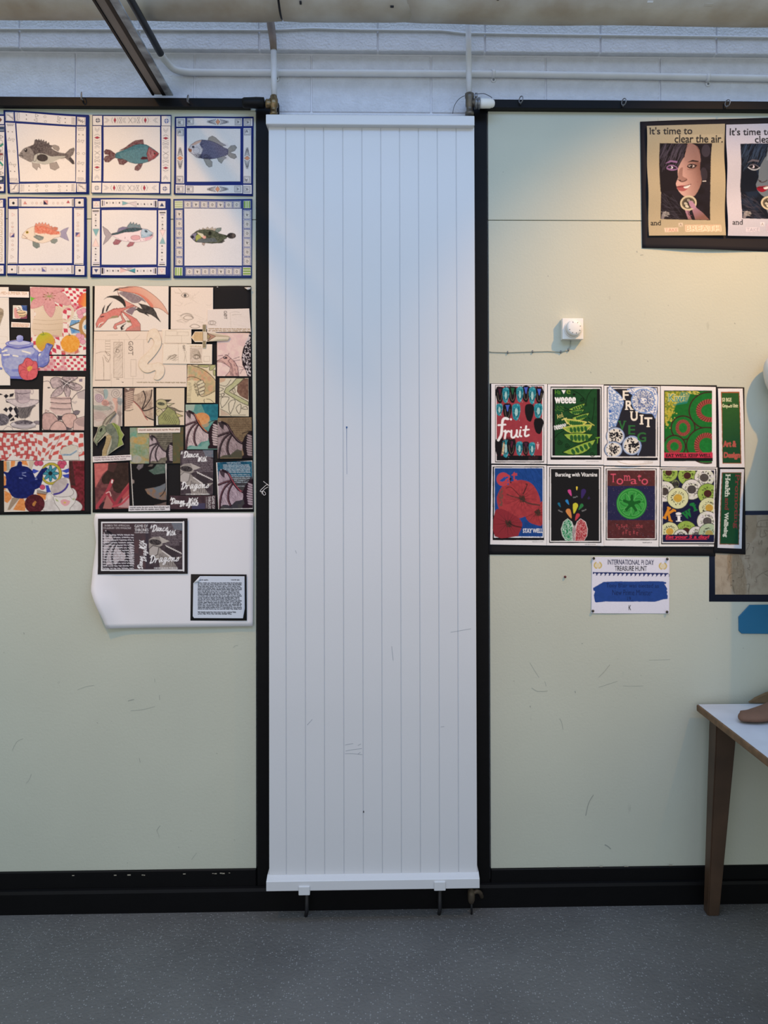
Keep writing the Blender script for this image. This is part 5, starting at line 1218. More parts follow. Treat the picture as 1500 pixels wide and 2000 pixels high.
def d_t7(cv):
    for p in ([(-60, 1790), (50, 1840), (-60, 1860)], [(60, 1860), (100, 1830), (145, 1860), (95, 1905)], [(160, 1830), (230, 1815), (210, 1870), (150, 1880)]): cv.P(p, '26242a')
    cv.at(*K2)
    for i, p in enumerate(([(95, 0), (170, 60), (100, 50)], [(50, 170), (95, 125), (135, 165), (110, 210)], [(130, 150), (170, 110), (215, 150), (170, 215)], [(210, 160), (260, 110), (310, 200), (260, 260)], [(115, 280), (160, 220), (215, 270), (150, 330)], [(260, 240), (300, 230), (300, 310), (230, 280)], [(160, 340), (220, 290), (240, 340), (160, 360)])): cv.P(p, '2a282e')
    for p in ([(170, 70), (250, 120), (215, 145), (165, 110)], [(110, 210), (140, 165), (170, 215), (120, 275)], [(215, 150), (265, 250), (215, 265), (172, 215)]): cv.P(p, 'e6ddd4')
    cv.E(20, 330, 130, 100, '807a80', tex=('4d494f', 2.5, .7)); cv.hatch([(-40, 240), (120, 260), (140, 400), (0, 420)], 50, 50, 30, '38353a', 4, .6)
    cv.P([(290, 130), (580, 95), (520, 160), (470, 280), (380, 310), (310, 290)], '4b474c', a=.85, sm=3); cv.hatch([(300, 150), (560, 110), (460, 330), (320, 310)], 40, 70, 110, '2c2a2e', 5, .5)
    cv.P([(110, 0), (620, 10), (560, 90), (420, 130), (300, 130), (200, 80)], 'd3c5c2', sm=3, line='5a5458', lw=6, tex=('a89ea0', 3, .5)); cv.P([(260, -5), (480, -5), (460, 40), (400, 60), (320, 58)], 'c2b0b2', sm=2, line='8a7c80', lw=4)
    cv.E(380, 410, 210, 60, 'cfc6c4', line='4a464a', lw=6); cv.E(385, 380, 150, 42, '4e484e', tex=('8a8286', 3, .7)); cv.E(385, 440, 200, 40, 'a8a0a2', a=.6); cv.P([(550, 360), (640, 350), (640, 410), (590, 400)], '8a8084', sm=2, line='4a464a', lw=4)
    cv.L([(50, 500), (120, 440), (190, 460), (210, 500)], '8a8084', 6, sm=3); cv.L([(200, 450), (400, 490), (580, 450)], '5a5458', 6, sm=4)
    cv.at(*K1); cv.P([(235, 1755), (490, 1755), (488, 1930), (250, 1930)], 'b8a8aa', tex=('8d8084', 3, .5)); cv.L([(238, 1810), (360, 1828), (488, 1810)], '5a5056', 7, sm=3); cv.O(520, 1790, 22, 40, 'a8989a', 8); cv.hatch([(240, 1820), (290, 1820), (300, 1930), (255, 1930)], 20, 60, 85, '5d5358', 4, .5)
piece('cup_drawing', [(-500, 1752), (632, 1754), (640, 2422), (-500, 2422)], K1, d_t7, yA, tea, 'e2d6c8', lab='black and white wash drawing of a cup and saucer')
def d_t8(cv):
    ink = '2e2a30'
    for p in ([(1080, 1650), (960, 1560), (850, 1570), (820, 1640), (880, 1740)], [(1080, 1650), (1010, 1560), (1110, 1545), (1270, 1555), (1180, 1620)], [(1080, 1650), (1230, 1650), (1340, 1720), (1260, 1780), (1150, 1740)], [(1070, 1670), (900, 1760), (830, 1880), (1000, 1830)], [(1080, 1670), (1040, 1770), (1100, 1900), (1150, 1780)]):
        cv.P(p, 'c8b4b0', sm=3, line=ink, lw=6, tex=('8d7c7e', 3, .5))
    cv.hatch([(960, 1580), (1200, 1580), (1240, 1740), (960, 1760)], 70, 90, 30, '2a262a', 5, .5, 70); cv.E(1080, 1655, 60, 45, '3a363a', a=.7); cv.L([(1000, 1600), (1080, 1655), (1170, 1590)], 'e0d6d0', 7); cv.L([(1020, 1730), (1080, 1655), (1190, 1700)], 'e0d6d0', 7)
    cv.P([(1285, 1590), (1340, 1580), (1338, 1630), (1290, 1630)], '8a7c8a'); cv.E(795, 1727, 26, 10, '3a363a'); cv.L([(700, 1630), (790, 1620), (830, 1680), (860, 1740)], '6a6064', 7, sm=3); cv.L([(1170, 1917), (1250, 1820), (1380, 1760)], ink, 8, sm=3); cv.P([(1240, 1800), (1380, 1765), (1380, 1917), (1270, 1900)], '9a8c90', a=.6)
    cv.at(*K2); pk = 'd9bdb2'
    cv.P([(820, -40), (1150, -40), (1160, 200), (1140, 250), (900, 250), (800, 150), (830, 100)], pk, tex=('c5a8a0', 3, .4))
    for y in (-30, 50, 140): cv.L([(820, y), (1000, y + 16), (1155, y + 10)], ink, 7, sm=3); cv.L([(830, y + 22), (1000, y + 36), (1150, y + 26)], '9a8480', 5, sm=3)
    cv.L([(1155, -20), (1165, 120), (1200, 210), (1240, 240)], ink, 8, sm=3); cv.L([(1180, 40), (1220, 60), (1240, 40)], '8a8084', 22, .4)
    cv.P([(1190, 210), (1230, 180), (1300, 190), (1270, 250), (1200, 245)], '7d7276', sm=2, line=ink, lw=4); cv.P([(740, 170), (800, 190), (730, 220)], pk, line=ink, lw=4)
    cv.P([(690, 260), (760, 220), (860, 230), (940, 320), (950, 420), (840, 480), (760, 500), (690, 470)], 'cba89e', sm=3, line=ink, lw=7, tex=('a88a84', 4, .5)); cv.P([(1000, 300), (1060, 240), (1180, 230), (1250, 290), (1210, 430), (1120, 480), (1060, 420)], 'd8b4a6', sm=3, line=ink, lw=7, tex=('b8968c', 4, .5))
    cv.P([(930, 260), (1020, 270), (1000, 340), (950, 340)], '4a4246'); cv.P([(820, 505), (860, 400), (940, 350), (1030, 380), (1080, 505)], 'd6b2a6', sm=3, line=ink, lw=7, tex=('b8968c', 4, .4)); cv.P([(1075, 440), (1190, 490), (1080, 505)], '5a5054')
    cv.P([(1200, 360), (1250, 310), (1380, 275), (1380, 505), (1190, 505)], 'd3b4a8', sm=0, line=ink, lw=6); cv.P([(1215, 370), (1260, 320), (1380, 290), (1380, 450), (1280, 430)], 'a68e88', a=.8)
piece('flower_drawing', [(706, 1540), (1386, 1550), (1370, 2424), (684, 2418)], K1, d_t8, yA, tea, 'e4d4c4', lab='sepia wash drawing of a lily jug and eggs')
def d_t9(cv):
    cv.checks([(-300, 530), (620, 530), (600, 1000), (-300, 1000)], 15, 7, 'bf5a56', 'd9d0c8', 1.6, 2, thin='b0504e'); cv.checks([(600, 530), (1000, 530), (830, 1000), (610, 1000)], 4, 6, 'c06058', 'dbd2ca', 1.5, 5); cv.checks([(1000, 530), (1370, 530), (1370, 1000), (820, 1000)], 5, 6, 'c65a52', 'dfd6cc', 1.2, 7)
    cv.L([(1000, 540), (960, 660), (830, 860), (810, 990)], '8a4440', 5, sm=3); cv.L([(180, 770), (200, 920)], 'e6ddd4', 12); cv.P([(110, 990), (180, 910), (260, 920), (310, 990)], 'ddd4cc')
    cv.P([(970, 860), (1030, 780), (1160, 735), (1260, 760), (1270, 830), (1290, 990), (1030, 990), (1010, 920)], 'd6d0c4', line='6a6660', lw=5); cv.P([(980, 850), (1040, 790), (1160, 745), (1255, 770), (1180, 860), (1010, 890)], 'cdc5b4', sm=2); cv.P([(1005, 890), (1150, 885), (1262, 815), (1258, 850), (1150, 915), (1020, 920)], '6d8ca0', tex=('c0cad0', 1, .5)); cv.O(1300, 840, 36, 50, 'cfc6ba', 16, rot=20)
piece('checked_painting', [(-500, 540), (1362, 540), (1374, 994), (-500, 996)], K2, d_t9, yA, tea, 'dcd3ca')
def d_t10(cv):
    cv.R(60, 1000, 560, 1830, 'd9ccbc')
    for p in ([(60, 1005), (110, 1005), (120, 1160), (60, 1180)], [(180, 1000), (250, 1000), (240, 1080), (170, 1110)], [(350, 1000), (430, 1000), (460, 1080), (360, 1060)], [(60, 1240), (100, 1260), (90, 1480), (60, 1470)], [(70, 1480), (180, 1540), (190, 1610), (120, 1690), (70, 1660)], [(210, 1800), (330, 1600), (380, 1600), (420, 1700), (410, 1815)], [(590, 1520), (760, 1540), (740, 1640), (640, 1600)]): cv.P(p, 'd48446', tex=('e8a468', 2, .5))
    cv.P([(200, 1600), (330, 1600), (160, 1800), (120, 1800)], '8a7258', a=.8); cv.P([(470, 1000), (560, 1000), (520, 1140), (470, 1120)], 'b8a890', a=.7); cv.P([(100, 1010), (150, 1010), (160, 1150), (110, 1170)], '8f9a8a', a=.7)
    cv.E(815, 1210, 310, 320, 'dfd9d2', line='8a8684', lw=4); cv.O(835, 1210, 150, 160, 'b8a83c', 32); cv.O(835, 1210, 172, 180, '4a4634', 5); cv.O(830, 1210, 132, 142, '4a4634', 5); cv.E(825, 1210, 128, 138, 'dcd8d2')
    for a in range(8):
        t = math.radians(a * 45); cv.E(822 + 75 * math.cos(t), 1205 + 75 * math.sin(t), 58, 26, '3f8a98', rot=a * 45, line='1d3c48', lw=5)
    cv.E(820, 1205, 34, 34, '23262c')
    for x, y, r in ((600, 1040, -20), (660, 1040, 20), (980, 1040, -20), (1040, 1040, 20), (1010, 1085, 0), (690, 1430, 0)): cv.E(x, y, 44, 42, 'c2526c', rot=r, line='6a2a3c', lw=4)
    for p in ([(510, 1180), (540, 1130), (640, 1165), (560, 1210)], [(1000, 1165), (1120, 1120), (1130, 1180), (1080, 1200)], [(1010, 1230), (1130, 1210), (1125, 1280), (1050, 1270)], [(740, 1400), (790, 1400), (830, 1510), (760, 1520)]): cv.P(p, '3a4aa8')
    cv.P([(600, 1470), (780, 1510), (760, 1560), (600, 1540)], '5a4c44', a=.7)
    cv.P([(1120, 1000), (1380, 1000), (1380, 1820), (1300, 1820), (1180, 1600), (1120, 1290)], '5d2426', tex=('842f3a', 4, .8)); cv.P([(1120, 1000), (1180, 1000), (1230, 1400), (1150, 1400)], '2f2a26', a=.7)
    nb = '1d2766'
    cv.P([(60, 1170), (130, 1190), (180, 1110), (270, 1080), (290, 1020), (330, 1005), (360, 1030), (360, 1080), (450, 1100), (530, 1170), (570, 1270), (620, 1210), (680, 1130), (770, 1115), (760, 1150), (700, 1220), (690, 1330), (640, 1440), (570, 1470), (540, 1560), (440, 1610), (280, 1610), (190, 1570), (120, 1450), (60, 1450), (60, 1400), (100, 1390), (90, 1230), (60, 1210)], nb, sm=2, tex=('141c50', 5, .7))
    for p in ([(365, 1200), (420, 1190)], [(365, 1230), (420, 1250)], [(315, 1280), (365, 1285)], [(575, 1272), (590, 1272)], [(578, 1300), (600, 1298)]): cv.L(p, '8f9ac8', 10, .8)
    cv.L([(300, 1200), (430, 1160), (540, 1200)], '2c3a80', 5, .6, sm=4)
    cv.E(1010, 1750, 330, 150, 'd6d0ca', line='6a625e', lw=4, tex=('b8aea8', 5, .5))
    cv.E(565, 1700, 165, 155, '4d1f26', n=18, tex=('6a2c34', 3, .7))
    for a in range(9): cv.O(565, 1700, 60 + a * 11, 50 + a * 11, '381519', 3, rot=a * 40, a=.5)
    cv.P([(525, 1700), (570, 1650), (595, 1670), (560, 1740), (530, 1730)], 'c48a48', tex=('8a4a2a', 1, .6))
    cv.O(800, 1590, 42, 55, 'd3ccc4', 18); cv.P([(860, 1590), (900, 1570), (1240, 1580), (1220, 1680), (1140, 1770), (1130, 1820), (980, 1820), (960, 1780), (900, 1700)], 'dcd6ce', sm=0, line='6f6862', lw=5); cv.E(1190, 1540, 60, 95, 'd3ccc6', rot=-15, line='7a726c', lw=4)
    cv.P([(830, 1500), (850, 1400), (950, 1310), (1060, 1280), (1130, 1300), (1150, 1430), (1200, 1500), (1160, 1570), (1000, 1590), (880, 1570)], 'd6cfc8', sm=2, line='6f6862', lw=5); cv.E(970, 1410, 160, 92, 'c0b6b0', rot=-42, tex=('a69a94', 4, .5)); cv.L([(880, 1545), (980, 1520), (1070, 1450), (1105, 1380)], '4a3f8a', 22, sm=4)
    cv.P([(985, 1650), (1040, 1625), (1100, 1640), (1145, 1660), (1110, 1720), (1050, 1735), (1000, 1700)], 'dba4a6', sm=2); cv.E(1055, 1680, 22, 16, 'd3b45c'); cv.P([(900, 1610), (940, 1640), (960, 1670), (910, 1650)], 'a9b47a'); cv.P([(1180, 1620), (1220, 1600), (1200, 1650)], 'a9b47a')
piece('teapot_painting', [(60, 1000), (1372, 996), (1376, 1810), (68, 1834)], K2, d_t10, yA, tea, dens=1.3, lab='painting of a dark blue teapot and stacked cups')

# ------------------------------------------------------------------ dragon collage
A1, A2, A3, A4 = (175, 550, 8.697), (320, 550, 8.333), (175, 750, 7.692), (320, 750, 7.694)
dr_ = thing('collage_board', 'black collage board covered with drawings of dragons', 'collage', tuple(W(338, 780)), 'student collage boards')
sheet('backing_card', [(181, 559), (490.5, 558.5), (496, 999.7), (181, 1001)], CARD, -.0012, dr_, wave=lambda s, t: .0022 * (1 + np.sin(6 * s + 1) * np.cos(5 * t)) * (.35 + np.exp(-((s - .86) ** 2 + (t - .06) ** 2) / .01) * 2.2))
yA, yB, yC2, yD = -.0062, -.0073, -.0086, -.0098
def d_d1(cv):
    r1, r2, ink = 'd98a7e', 'c8685c', '6a3a36'
    cv.P([(440, 135), (600, 95), (750, 80), (900, 110), (1050, 200), (1180, 310), (1270, 420), (1340, 560), (1260, 500), (1180, 455), (1100, 440), (1050, 440), (1000, 380), (900, 270), (760, 200), (600, 170)], 'd9937c', sm=3, line='8a5a4c', lw=5, grad=('e0b098', 700, 260, 950, 80)); cv.P([(600, 175), (760, 195), (900, 270), (1010, 390), (1050, 440), (1080, 400), (960, 270), (800, 190)], 'd66a52', a=.6, sm=3)
    cv.P([(460, 100), (640, 92), (800, 85), (560, 120)], '6a6058', a=.7); cv.P([(395, 180), (430, 130), (470, 112), (520, 130), (460, 150)], '3a3434')
    cv.P([(490, 190), (600, 170), (760, 210), (900, 280), (960, 350), (930, 345), (880, 320), (830, 360), (720, 360), (600, 270)], '9a8a8a', sm=2, tex=('7d6c70', 2, .6))
    cv.P([(470, 160), (500, 250), (620, 330), (740, 390), (860, 460), (760, 420), (620, 440), (600, 360), (520, 260)], 'd99484', line=ink, lw=4)
    cv.P([(225, 320), (300, 255), (400, 235), (500, 240), (580, 300), (615, 390), (600, 440), (560, 380), (480, 320), (390, 280), (300, 270)], '3a3634', sm=2)
    cv.P([(740, 500), (830, 440), (900, 470), (860, 400), (830, 370), (960, 400), (1080, 450), (1130, 530), (1150, 590), (1210, 690), (1120, 610), (1040, 560), (960, 540), (1010, 590), (920, 540), (850, 520), (800, 480)], '3c3836', tex=('6a625c', 3, .4), line='1f1d1d', lw=4)
    cv.P([(610, 500), (700, 440), (800, 430), (760, 500), (720, 570), (640, 530)], '8d7a80')
    cv.P([(300, 520), (400, 470), (500, 455), (620, 440), (740, 400), (760, 420), (620, 470), (560, 500), (700, 580), (800, 640), (860, 720), (865, 845), (600, 845), (640, 790), (720, 740), (690, 660), (600, 560), (560, 520), (520, 560), (490, 600), (400, 590), (310, 640), (260, 700), (180, 780), (140, 780), (200, 720), (150, 740), (120, 790), (105, 720), (140, 640), (200, 550), (270, 530)], r1, tex=('cf7466', 3, .55), line=ink, lw=5)
    cv.P([(540, 500), (520, 560), (560, 660), (520, 680), (430, 720), (400, 780), (430, 810), (470, 800), (450, 750), (560, 710), (620, 680), (560, 590)], 'd98c80', line=ink, lw=5)
    cv.P([(310, 640), (390, 585), (480, 575), (490, 610), (390, 625)], 'a89a78', tex=('8d8060', 1.5, .5)); cv.P([(620, 660), (690, 660), (700, 700), (640, 690)], '8d8560'); cv.P([(520, 780), (560, 740), (630, 700), (580, 750), (590, 800), (540, 830)], '3a3432'); cv.E(572, 785, 14, 18, 'e2d0c0')
    for p in ([(205, 540), (220, 460), (265, 385), (245, 480), (235, 540)], [(270, 510), (300, 420), (400, 325), (330, 430), (295, 510)]): cv.P(p, '3a3634', sm=0)
    cv.L([(300, 520), (420, 455), (440, 465), (460, 448), (480, 462), (520, 448), (560, 460)], '9a3a34', 6); cv.L([(190, 600), (240, 590)], '2a2226', 12); cv.L([(150, 760), (170, 720), (230, 690)], 'efe2d4', 10)
    cv.P([(600, 845), (800, 760), (850, 760), (860, 845)], 'b8867a', a=.6); cv.hatch([(320, 500), (600, 460), (800, 640), (700, 800), (560, 520)], 50, 40, 30, 'b85a50', 3, .5)
piece('dragon_painting', [(88, 74), (1342, 78), (1338, 838), (78, 838)], A1, d_d1, yA, dr_, 'e9dccd', 1.25, lab='red dragon with spread wings')
def d_d2(cv):
    g = 'b3a18c'
    for q in ([(95, 985), (975, 985)], [(95, 990), (95, 1670), (350, 1670)], [(270, 990), (270, 1190)], [(350, 990), (350, 1670)], [(620, 880), (690, 985)], [(860, 900), (750, 985)], [(590, 985), (590, 1650), (920, 1650), (920, 990)], [(370, 1560), (370, 1780)], [(95, 845), (1330, 838)], [(1250, 850), (1250, 1240)], [(735, 1620), (735, 1780)], [(300, 910), (480, 905)], [(500, 980), (500, 1020)]): cv.L(q, g, 4, .7)
    q = rq(410, 1030, 560, 1630); cv.L(q + [q[0]], 'a08c78', 5); q = rq(700, 1325, 790, 1610); cv.L(q + [q[0]], g, 4); cv.P(rq(414, 1034, 556, 1626), 'd6c4b0', a=.4)
    for i in range(5): cv.L([(270, 1010 + i * 45), (350, 1010 + i * 45)], 'a8947e', 5)
    cv.hatch(rq(420, 1050, 550, 1300), 60, 60, -50, '8d7a68', 3, .5); cv.O(478, 1180, 26, 30, '6a5a4c', 5); cv.L([(430, 1230), (470, 1130), (540, 1070)], '6a5a4c', 5, sm=3); cv.hatch(rq(420, 1320, 550, 1600), 30, 60, -50, 'a8947e', 3, .4)
    cv.L([(110, 1220), (240, 1190), (350, 1250), (310, 1370), (260, 1290)], '9a8672', 5, sm=3); cv.L([(220, 1280), (240, 1400), (240, 1670)], '8d7a66', 5, sm=3); cv.L([(240, 1250), (310, 1330), (330, 1370)], 'a08c78', 5, sm=3); cv.L([(265, 1180), (310, 1255), (350, 1250)], '7d6a5a', 5)
    cv.T('GØT', 580, 1090, 820, 1170, '5d4f46', True, rot=90); cv.hatch(rq(665, 1020, 740, 1080), 6, 30, 40, '5d4f46', 3, .5)
    cv.words(800, 1695, 1640, 1728, 1, '8a7a58', .7, slope=.006); cv.P([(450, 1650), (505, 1652), (505, 1662), (450, 1660)], '8a7a6a'); cv.P([(530, 1700), (580, 1706), (570, 1718)], '2a2624'); cv.L([(95, 1675), (350, 1672)], '6a5a50', 7)
piece('pencil_sheet', [(76, 846), (1652, 842), (1652, 1790), (52, 1790)], A1, d_d2, yA, dr_, 'ead7c2', 1.25, lab='cream pencil sheet with the letters G, crossed O, T')
snake = spline([(985, 1030), (975, 940), (1000, 850), (1060, 805), (1130, 805), (1180, 870), (1215, 970), (1215, 1080), (1150, 1200), (1060, 1310), (1000, 1370), (990, 1405), (1080, 1390), (1180, 1375), (1250, 1420), (1275, 1500), (1250, 1600), (1170, 1670), (1090, 1650), (1120, 1560), (1110, 1510), (1020, 1545), (930, 1540), (860, 1480), (830, 1400), (870, 1300), (960, 1220), (1060, 1110), (1095, 1030), (1065, 970), (1030, 960), (1010, 1000)], 4, True)
piece('snake_cutout', [(820, 790), (1285, 790), (1285, 1680), (820, 1680)], A1, lambda c: (c.R(800, 780, 1300, 1700, 'ecdac2', tex=('e3cdb0', 4, .5)), c.L(list(snake) + [snake[0]], 'cdb899', 7)), yB - .0014, dr_, 'ecdac2', 2, cut=snake, lab='cream curling strip cut from card')
def d_d3(cv):
    p = '9a8b7a'
    for (cx, cy, w_, h_) in ((345, 225, 62, 45), (395, 590, 80, 45), (505, 730, 82, 40)):
        cv.L([(cx - w_, cy), (cx - w_ * .4, cy - h_ * .8), (cx + w_ * .4, cy - h_ * .7), (cx + w_, cy + 6), (cx + w_ * .3, cy + h_ * .7), (cx - w_ * .5, cy + h_ * .6), (cx - w_, cy)], p, 8, .9, sm=4)
    cv.E(345, 225, 26, 28, '8a8278', tex=('4d4a46', 1, .6)); cv.E(345, 225, 10, 11, '3a3836'); cv.L([(270, 560), (340, 525), (430, 535), (480, 590)], '857868', 14, .6, sm=4)
    R_ = random.Random(5)
    for i in range(26):
        x, y = R_.uniform(160, 700), R_.uniform(120, 680); cv.L([(x, y), (x + R_.uniform(20, 90), y + R_.uniform(-40, 40)), (x + R_.uniform(60, 140), y + R_.uniform(-50, 60))], 'bfae9a', 4, .55, sm=3)
    for q in ([(180, 185), (260, 190), (300, 180)], [(240, 110), (290, 170)], [(210, 640), (300, 620), (360, 650)], [(220, 650), (330, 660), (400, 640)]): cv.L(q, 'a89884', 5, .7, sm=3)
piece('eye_sketch', [(115, 92), (802, 96), (800, 778), (112, 776)], A2, d_d3, yB, dr_, 'ebdac8', 1.2, lab='pencil sketch of eyes')
def d_d4(cv):
    cv.T('GØT', 935, 518, 1068, 566, '6a5f56', False, rot=88, bold=3); cv.L([(1100, 500), (1160, 490), (1230, 500)], 'b5a898', 5, .7, sm=3); cv.L([(1110, 545), (1180, 535), (1260, 540)], 'b0a292', 5, .8, sm=3)
    cv.O(785, 670, 60, 34, 'a39484', 6); cv.O(780, 670, 26, 30, '8d8074', 5); cv.hatch(rq(725, 640, 860, 710), 26, 40, 20, 'a89888', 3, .5)
    cv.words(725, 752, 1400, 815, 2, '9a7a48', .8, slope=.012, rag=.4); cv.L([(1080, 500), (1090, 740)], 'd0c0ae', 4); cv.hatch(rq(1060, 560, 1380, 740), 14, 90, 15, 'd0c2b2', 3, .5)
piece('lettering_sheet', [(706, 452), (1390, 438), (1418, 818), (704, 826)], A2, d_d4, yC2, dr_, 'e6d8cb', 1.25, lab='sheet with small sideways lettering')
def d_d5(cv):
    g = 'baa68e'
    for q in (rq(30, 800, 210, 880), rq(225, 820, 400, 880), rq(20, 880, 290, 1010)): cv.L(q + [q[0]], g, 4, .7)
    cv.L([(0, 995), (440, 1000)], g, 4)
    cv.at(*A2); cv.hatch(rq(50, 1200, 225, 1280), 40, 60, -30, '9a8a76', 4, .5); cv.L([(60, 1270), (110, 1220), (170, 1190), (200, 1200), (160, 1240), (110, 1260)], '5f5346', 6, sm=3)
    cv.T('GØT', 280, 1062, 372, 1096, '6a5f54', False, rot=88, bold=2); cv.L([(330, 1130), (345, 1200), (330, 1300)], 'a08f7c', 5, .7, sm=3); cv.L([(365, 1130), (355, 1220), (370, 1310)], 'a08f7c', 5, .7, sm=3)
    cv.R(425, 1070, 625, 1320, 'e0cdb8', tex=('c0ae98', 2, .5)); cv.words(425, 1040, 610, 1062, 1, 'a8884c')
    for k_ in range(7): cv.L([(430, 1090 + k_ * 28), (490, 1100 + k_ * 18), (560, 1120 + k_ * 14), (600, 1200 + k_ * 12)], '8f7f6a', 5, .8, sm=3)
    cv.O(530, 1225, 50, 34, '5f5346', 6); cv.O(530, 1225, 24, 30, '6d6050', 5); cv.words(430, 1300, 620, 1330, 1, 'a8987c'); q = rq(650, 1215, 745, 1300); cv.L(q + [q[0]], g, 4)
    cv.L([(235, 1000), (235, 1340)], g, 3); cv.L([(240, 1480), (240, 1690)], g, 4)
piece('thumbnail_sheet', [(-30, 780), (448, 778), (450, 1012), (-30, 1014)], A2, d_d5, yB, dr_, 'eadac4', 1.1)
piece('thumbnail_sheet', [(-10, 1014), (788, 1020), (784, 1346), (-20, 1338)], A2, d_d5, yC2, dr_, 'ecdcc6', 1.2)
sword = [(445, 908), (505, 812), (630, 812), (632, 695), (688, 695), (690, 822), (830, 826), (1040, 878), (1080, 905), (1040, 958), (860, 968), (692, 978), (684, 1082), (630, 1082), (628, 985), (505, 985)]
def d_d6(cv):
    cv.R(430, 680, 1100, 1100, 'e8d9c2'); cv.P([(455, 908), (508, 820), (640, 820), (640, 968), (508, 968)], 'e2c496', tex=('d3b080', 2, .5))
    for x in (500, 520, 540, 562, 585, 608, 630): cv.L([(x, 822), (x, 966)], 'a9865a', 5)
    cv.R(634, 700, 684, 1078, 'a89a78')
    for y in range(705, 1078, 22): cv.L([(636, y), (682, y)], '5d523e', 6)
    cv.R(640, 815, 688, 965, 'd9cbb4'); cv.P([(700, 830), (850, 890), (705, 970), (760, 895)], 'b38a74', line='4d3c34', lw=5); cv.P([(705, 845), (765, 895), (705, 945)], 'a8926a', line='4d3c34', lw=4); cv.P([(740, 832), (1060, 880), (1060, 900), (850, 890)], 'c9b69a'); cv.P([(850, 890), (1070, 900), (1035, 950), (720, 968)], 'ddceb4', line='8a7a60', lw=4); cv.P([(870, 940), (1040, 930), (1010, 955), (800, 962)], '9aa080', a=.6)
piece('sword_cutout', [(440, 690), (1085, 690), (1085, 1086), (440, 1086)], A2, d_d6, yD - .0012, dr_, PAPER, 2, cut=sword, lab='paper cut-out of a sword hilt')
def d_d7(cv):
    cv.R(860, 830, 1420, 1560, 'e2c0b8', tex=('ecd2c2', 8, .8)); ink = '4a3440'
    cv.P([(1390, 835), (1420, 835), (1420, 1540), (1360, 1540), (1330, 1440), (1280, 1360), (1265, 1240), (1290, 1090), (1340, 980), (1380, 900)], '2b2428')
    R_ = random.Random(9)
    for i in range(120):
        y = R_.uniform(850, 1530); w0 = 1385 - 100 * math.sin(min(1, max(0, (y - 850) / 420)) * 1.6) if y < 1290 else 1290 + (y - 1290) * .36
        cv.E(R_.uniform(w0, 1415), y, 7, 14, 'd8cbc8', rot=R_.uniform(-40, 40), n=8)
    cv.P([(866, 1290), (950, 1240), (1020, 1190), (1080, 1240), (1150, 1300), (1200, 1380), (1225, 1540), (1000, 1540), (1070, 1460), (1080, 1400), (1000, 1340), (930, 1310), (866, 1310)], 'd9b0a2', sm=0, tex=('b88a84', 3, .6), line=ink, lw=5)
    for i in range(14): cv.L([(1075 + i * 3 - 30 * (i > 8), 1330 + i * 15), (1110 + i * 2, 1345 + i * 14)], ink, 4)
    cv.hatch([(1120, 1280), (1200, 1380), (1225, 1540), (1170, 1540)], 60, 14, 50, '5a3a48', 4, .7); cv.E(1000, 1240, 32, 20, '3a2a30'); cv.E(990, 1236, 8, 6, 'd8c0b8')
    for q in ([(990, 1190), (1040, 1200), (1060, 1165)], [(1130, 1260), (1230, 1225)], [(1140, 1290), (1240, 1275)], [(1090, 1250), (1050, 1290), (1090, 1340)], [(870, 1290), (940, 1290), (1000, 1330)], [(880, 1210), (960, 1200)]): cv.L(q, ink, 5, sm=3)
    cv.L([(1220, 1380), (1290, 1400), (1340, 1450)], ink, 4, sm=3); cv.L([(1225, 1440), (1300, 1430)], ink, 4); cv.L([(1240, 1500), (1290, 1420)], ink, 4)
piece('dragon_painting', [(866, 832), (1412, 836), (1416, 1542), (866, 1540)], A2, d_d7, yA, dr_, 'e2c0b8', 1.25, lab='long-necked dragon on pink')
def d_d8(cv):
    cv.R(380, 1350, 845, 2000, 'ddc8a6', tex=('c9ae88', 6, .7)); ink = '3a332c'
    cv.P([(390, 1370), (540, 1370), (690, 1470), (800, 1570), (840, 1640), (840, 1790), (640, 1860), (660, 1700), (540, 1600), (400, 1560)], 'cbae80', tex=('a8a078', 4, .7))
    wash(cv, 30, ['d98a66', 'a8a870', 'd9b070', 'c97a6a', '8f9a6a'], 400, 1400, 800, 1750, 44, .35, 4); cv.P([(520, 1355), (845, 1355), (845, 1600), (700, 1440)], 'e2d2b2')
    for p in ([(570, 1380), (700, 1400), (745, 1365), (700, 1358), (560, 1358)], [(760, 1360), (740, 1440), (790, 1440), (838, 1380), (838, 1360)], [(810, 1520), (800, 1450), (838, 1440), (840, 1530)]): cv.P(p, 'b3b07c', line=ink, lw=5, sm=2)
    cv.L([(450, 1358), (620, 1420), (760, 1520), (842, 1610)], ink, 7, sm=4)
    cv.at(*A4); cv.P([(350, -45), (420, -60), (490, -40), (520, 100), (560, 180), (650, 175), (770, 110), (770, 285), (350, 285)], 'decda4', sm=0)
    for i in range(13): cv.L([(360 + 14 * math.sin(i * .5), -20 + i * 24), (410 + 8 * math.sin(i * .5), -8 + i * 23)], '5d5244', 4)
    cv.hatch([(470, -50), (520, 60), (540, 170), (500, 190), (440, 30)], 90, 14, 60, '38302a', 4, .7)
    for p in ([(500, -20), (580, -60), (590, -10), (510, 10)], [(505, 30), (600, -20), (615, 20), (520, 60)], [(520, 80), (615, 40), (610, 90), (530, 110)], [(530, 130), (610, 100), (600, 140), (540, 165)]): cv.P(p, 'd9cba8', line=ink, lw=5, sm=2)
    cv.L([(520, 110), (560, 185), (650, 170), (770, 105)], ink, 6, sm=4); cv.L([(610, 280), (600, 240), (615, 230)], ink, 5); cv.L([(640, 225), (700, 235), (755, 285)], ink, 5, sm=3); cv.L([(345, -90), (400, -110), (480, -100), (560, -60)], ink, 6, sm=3)
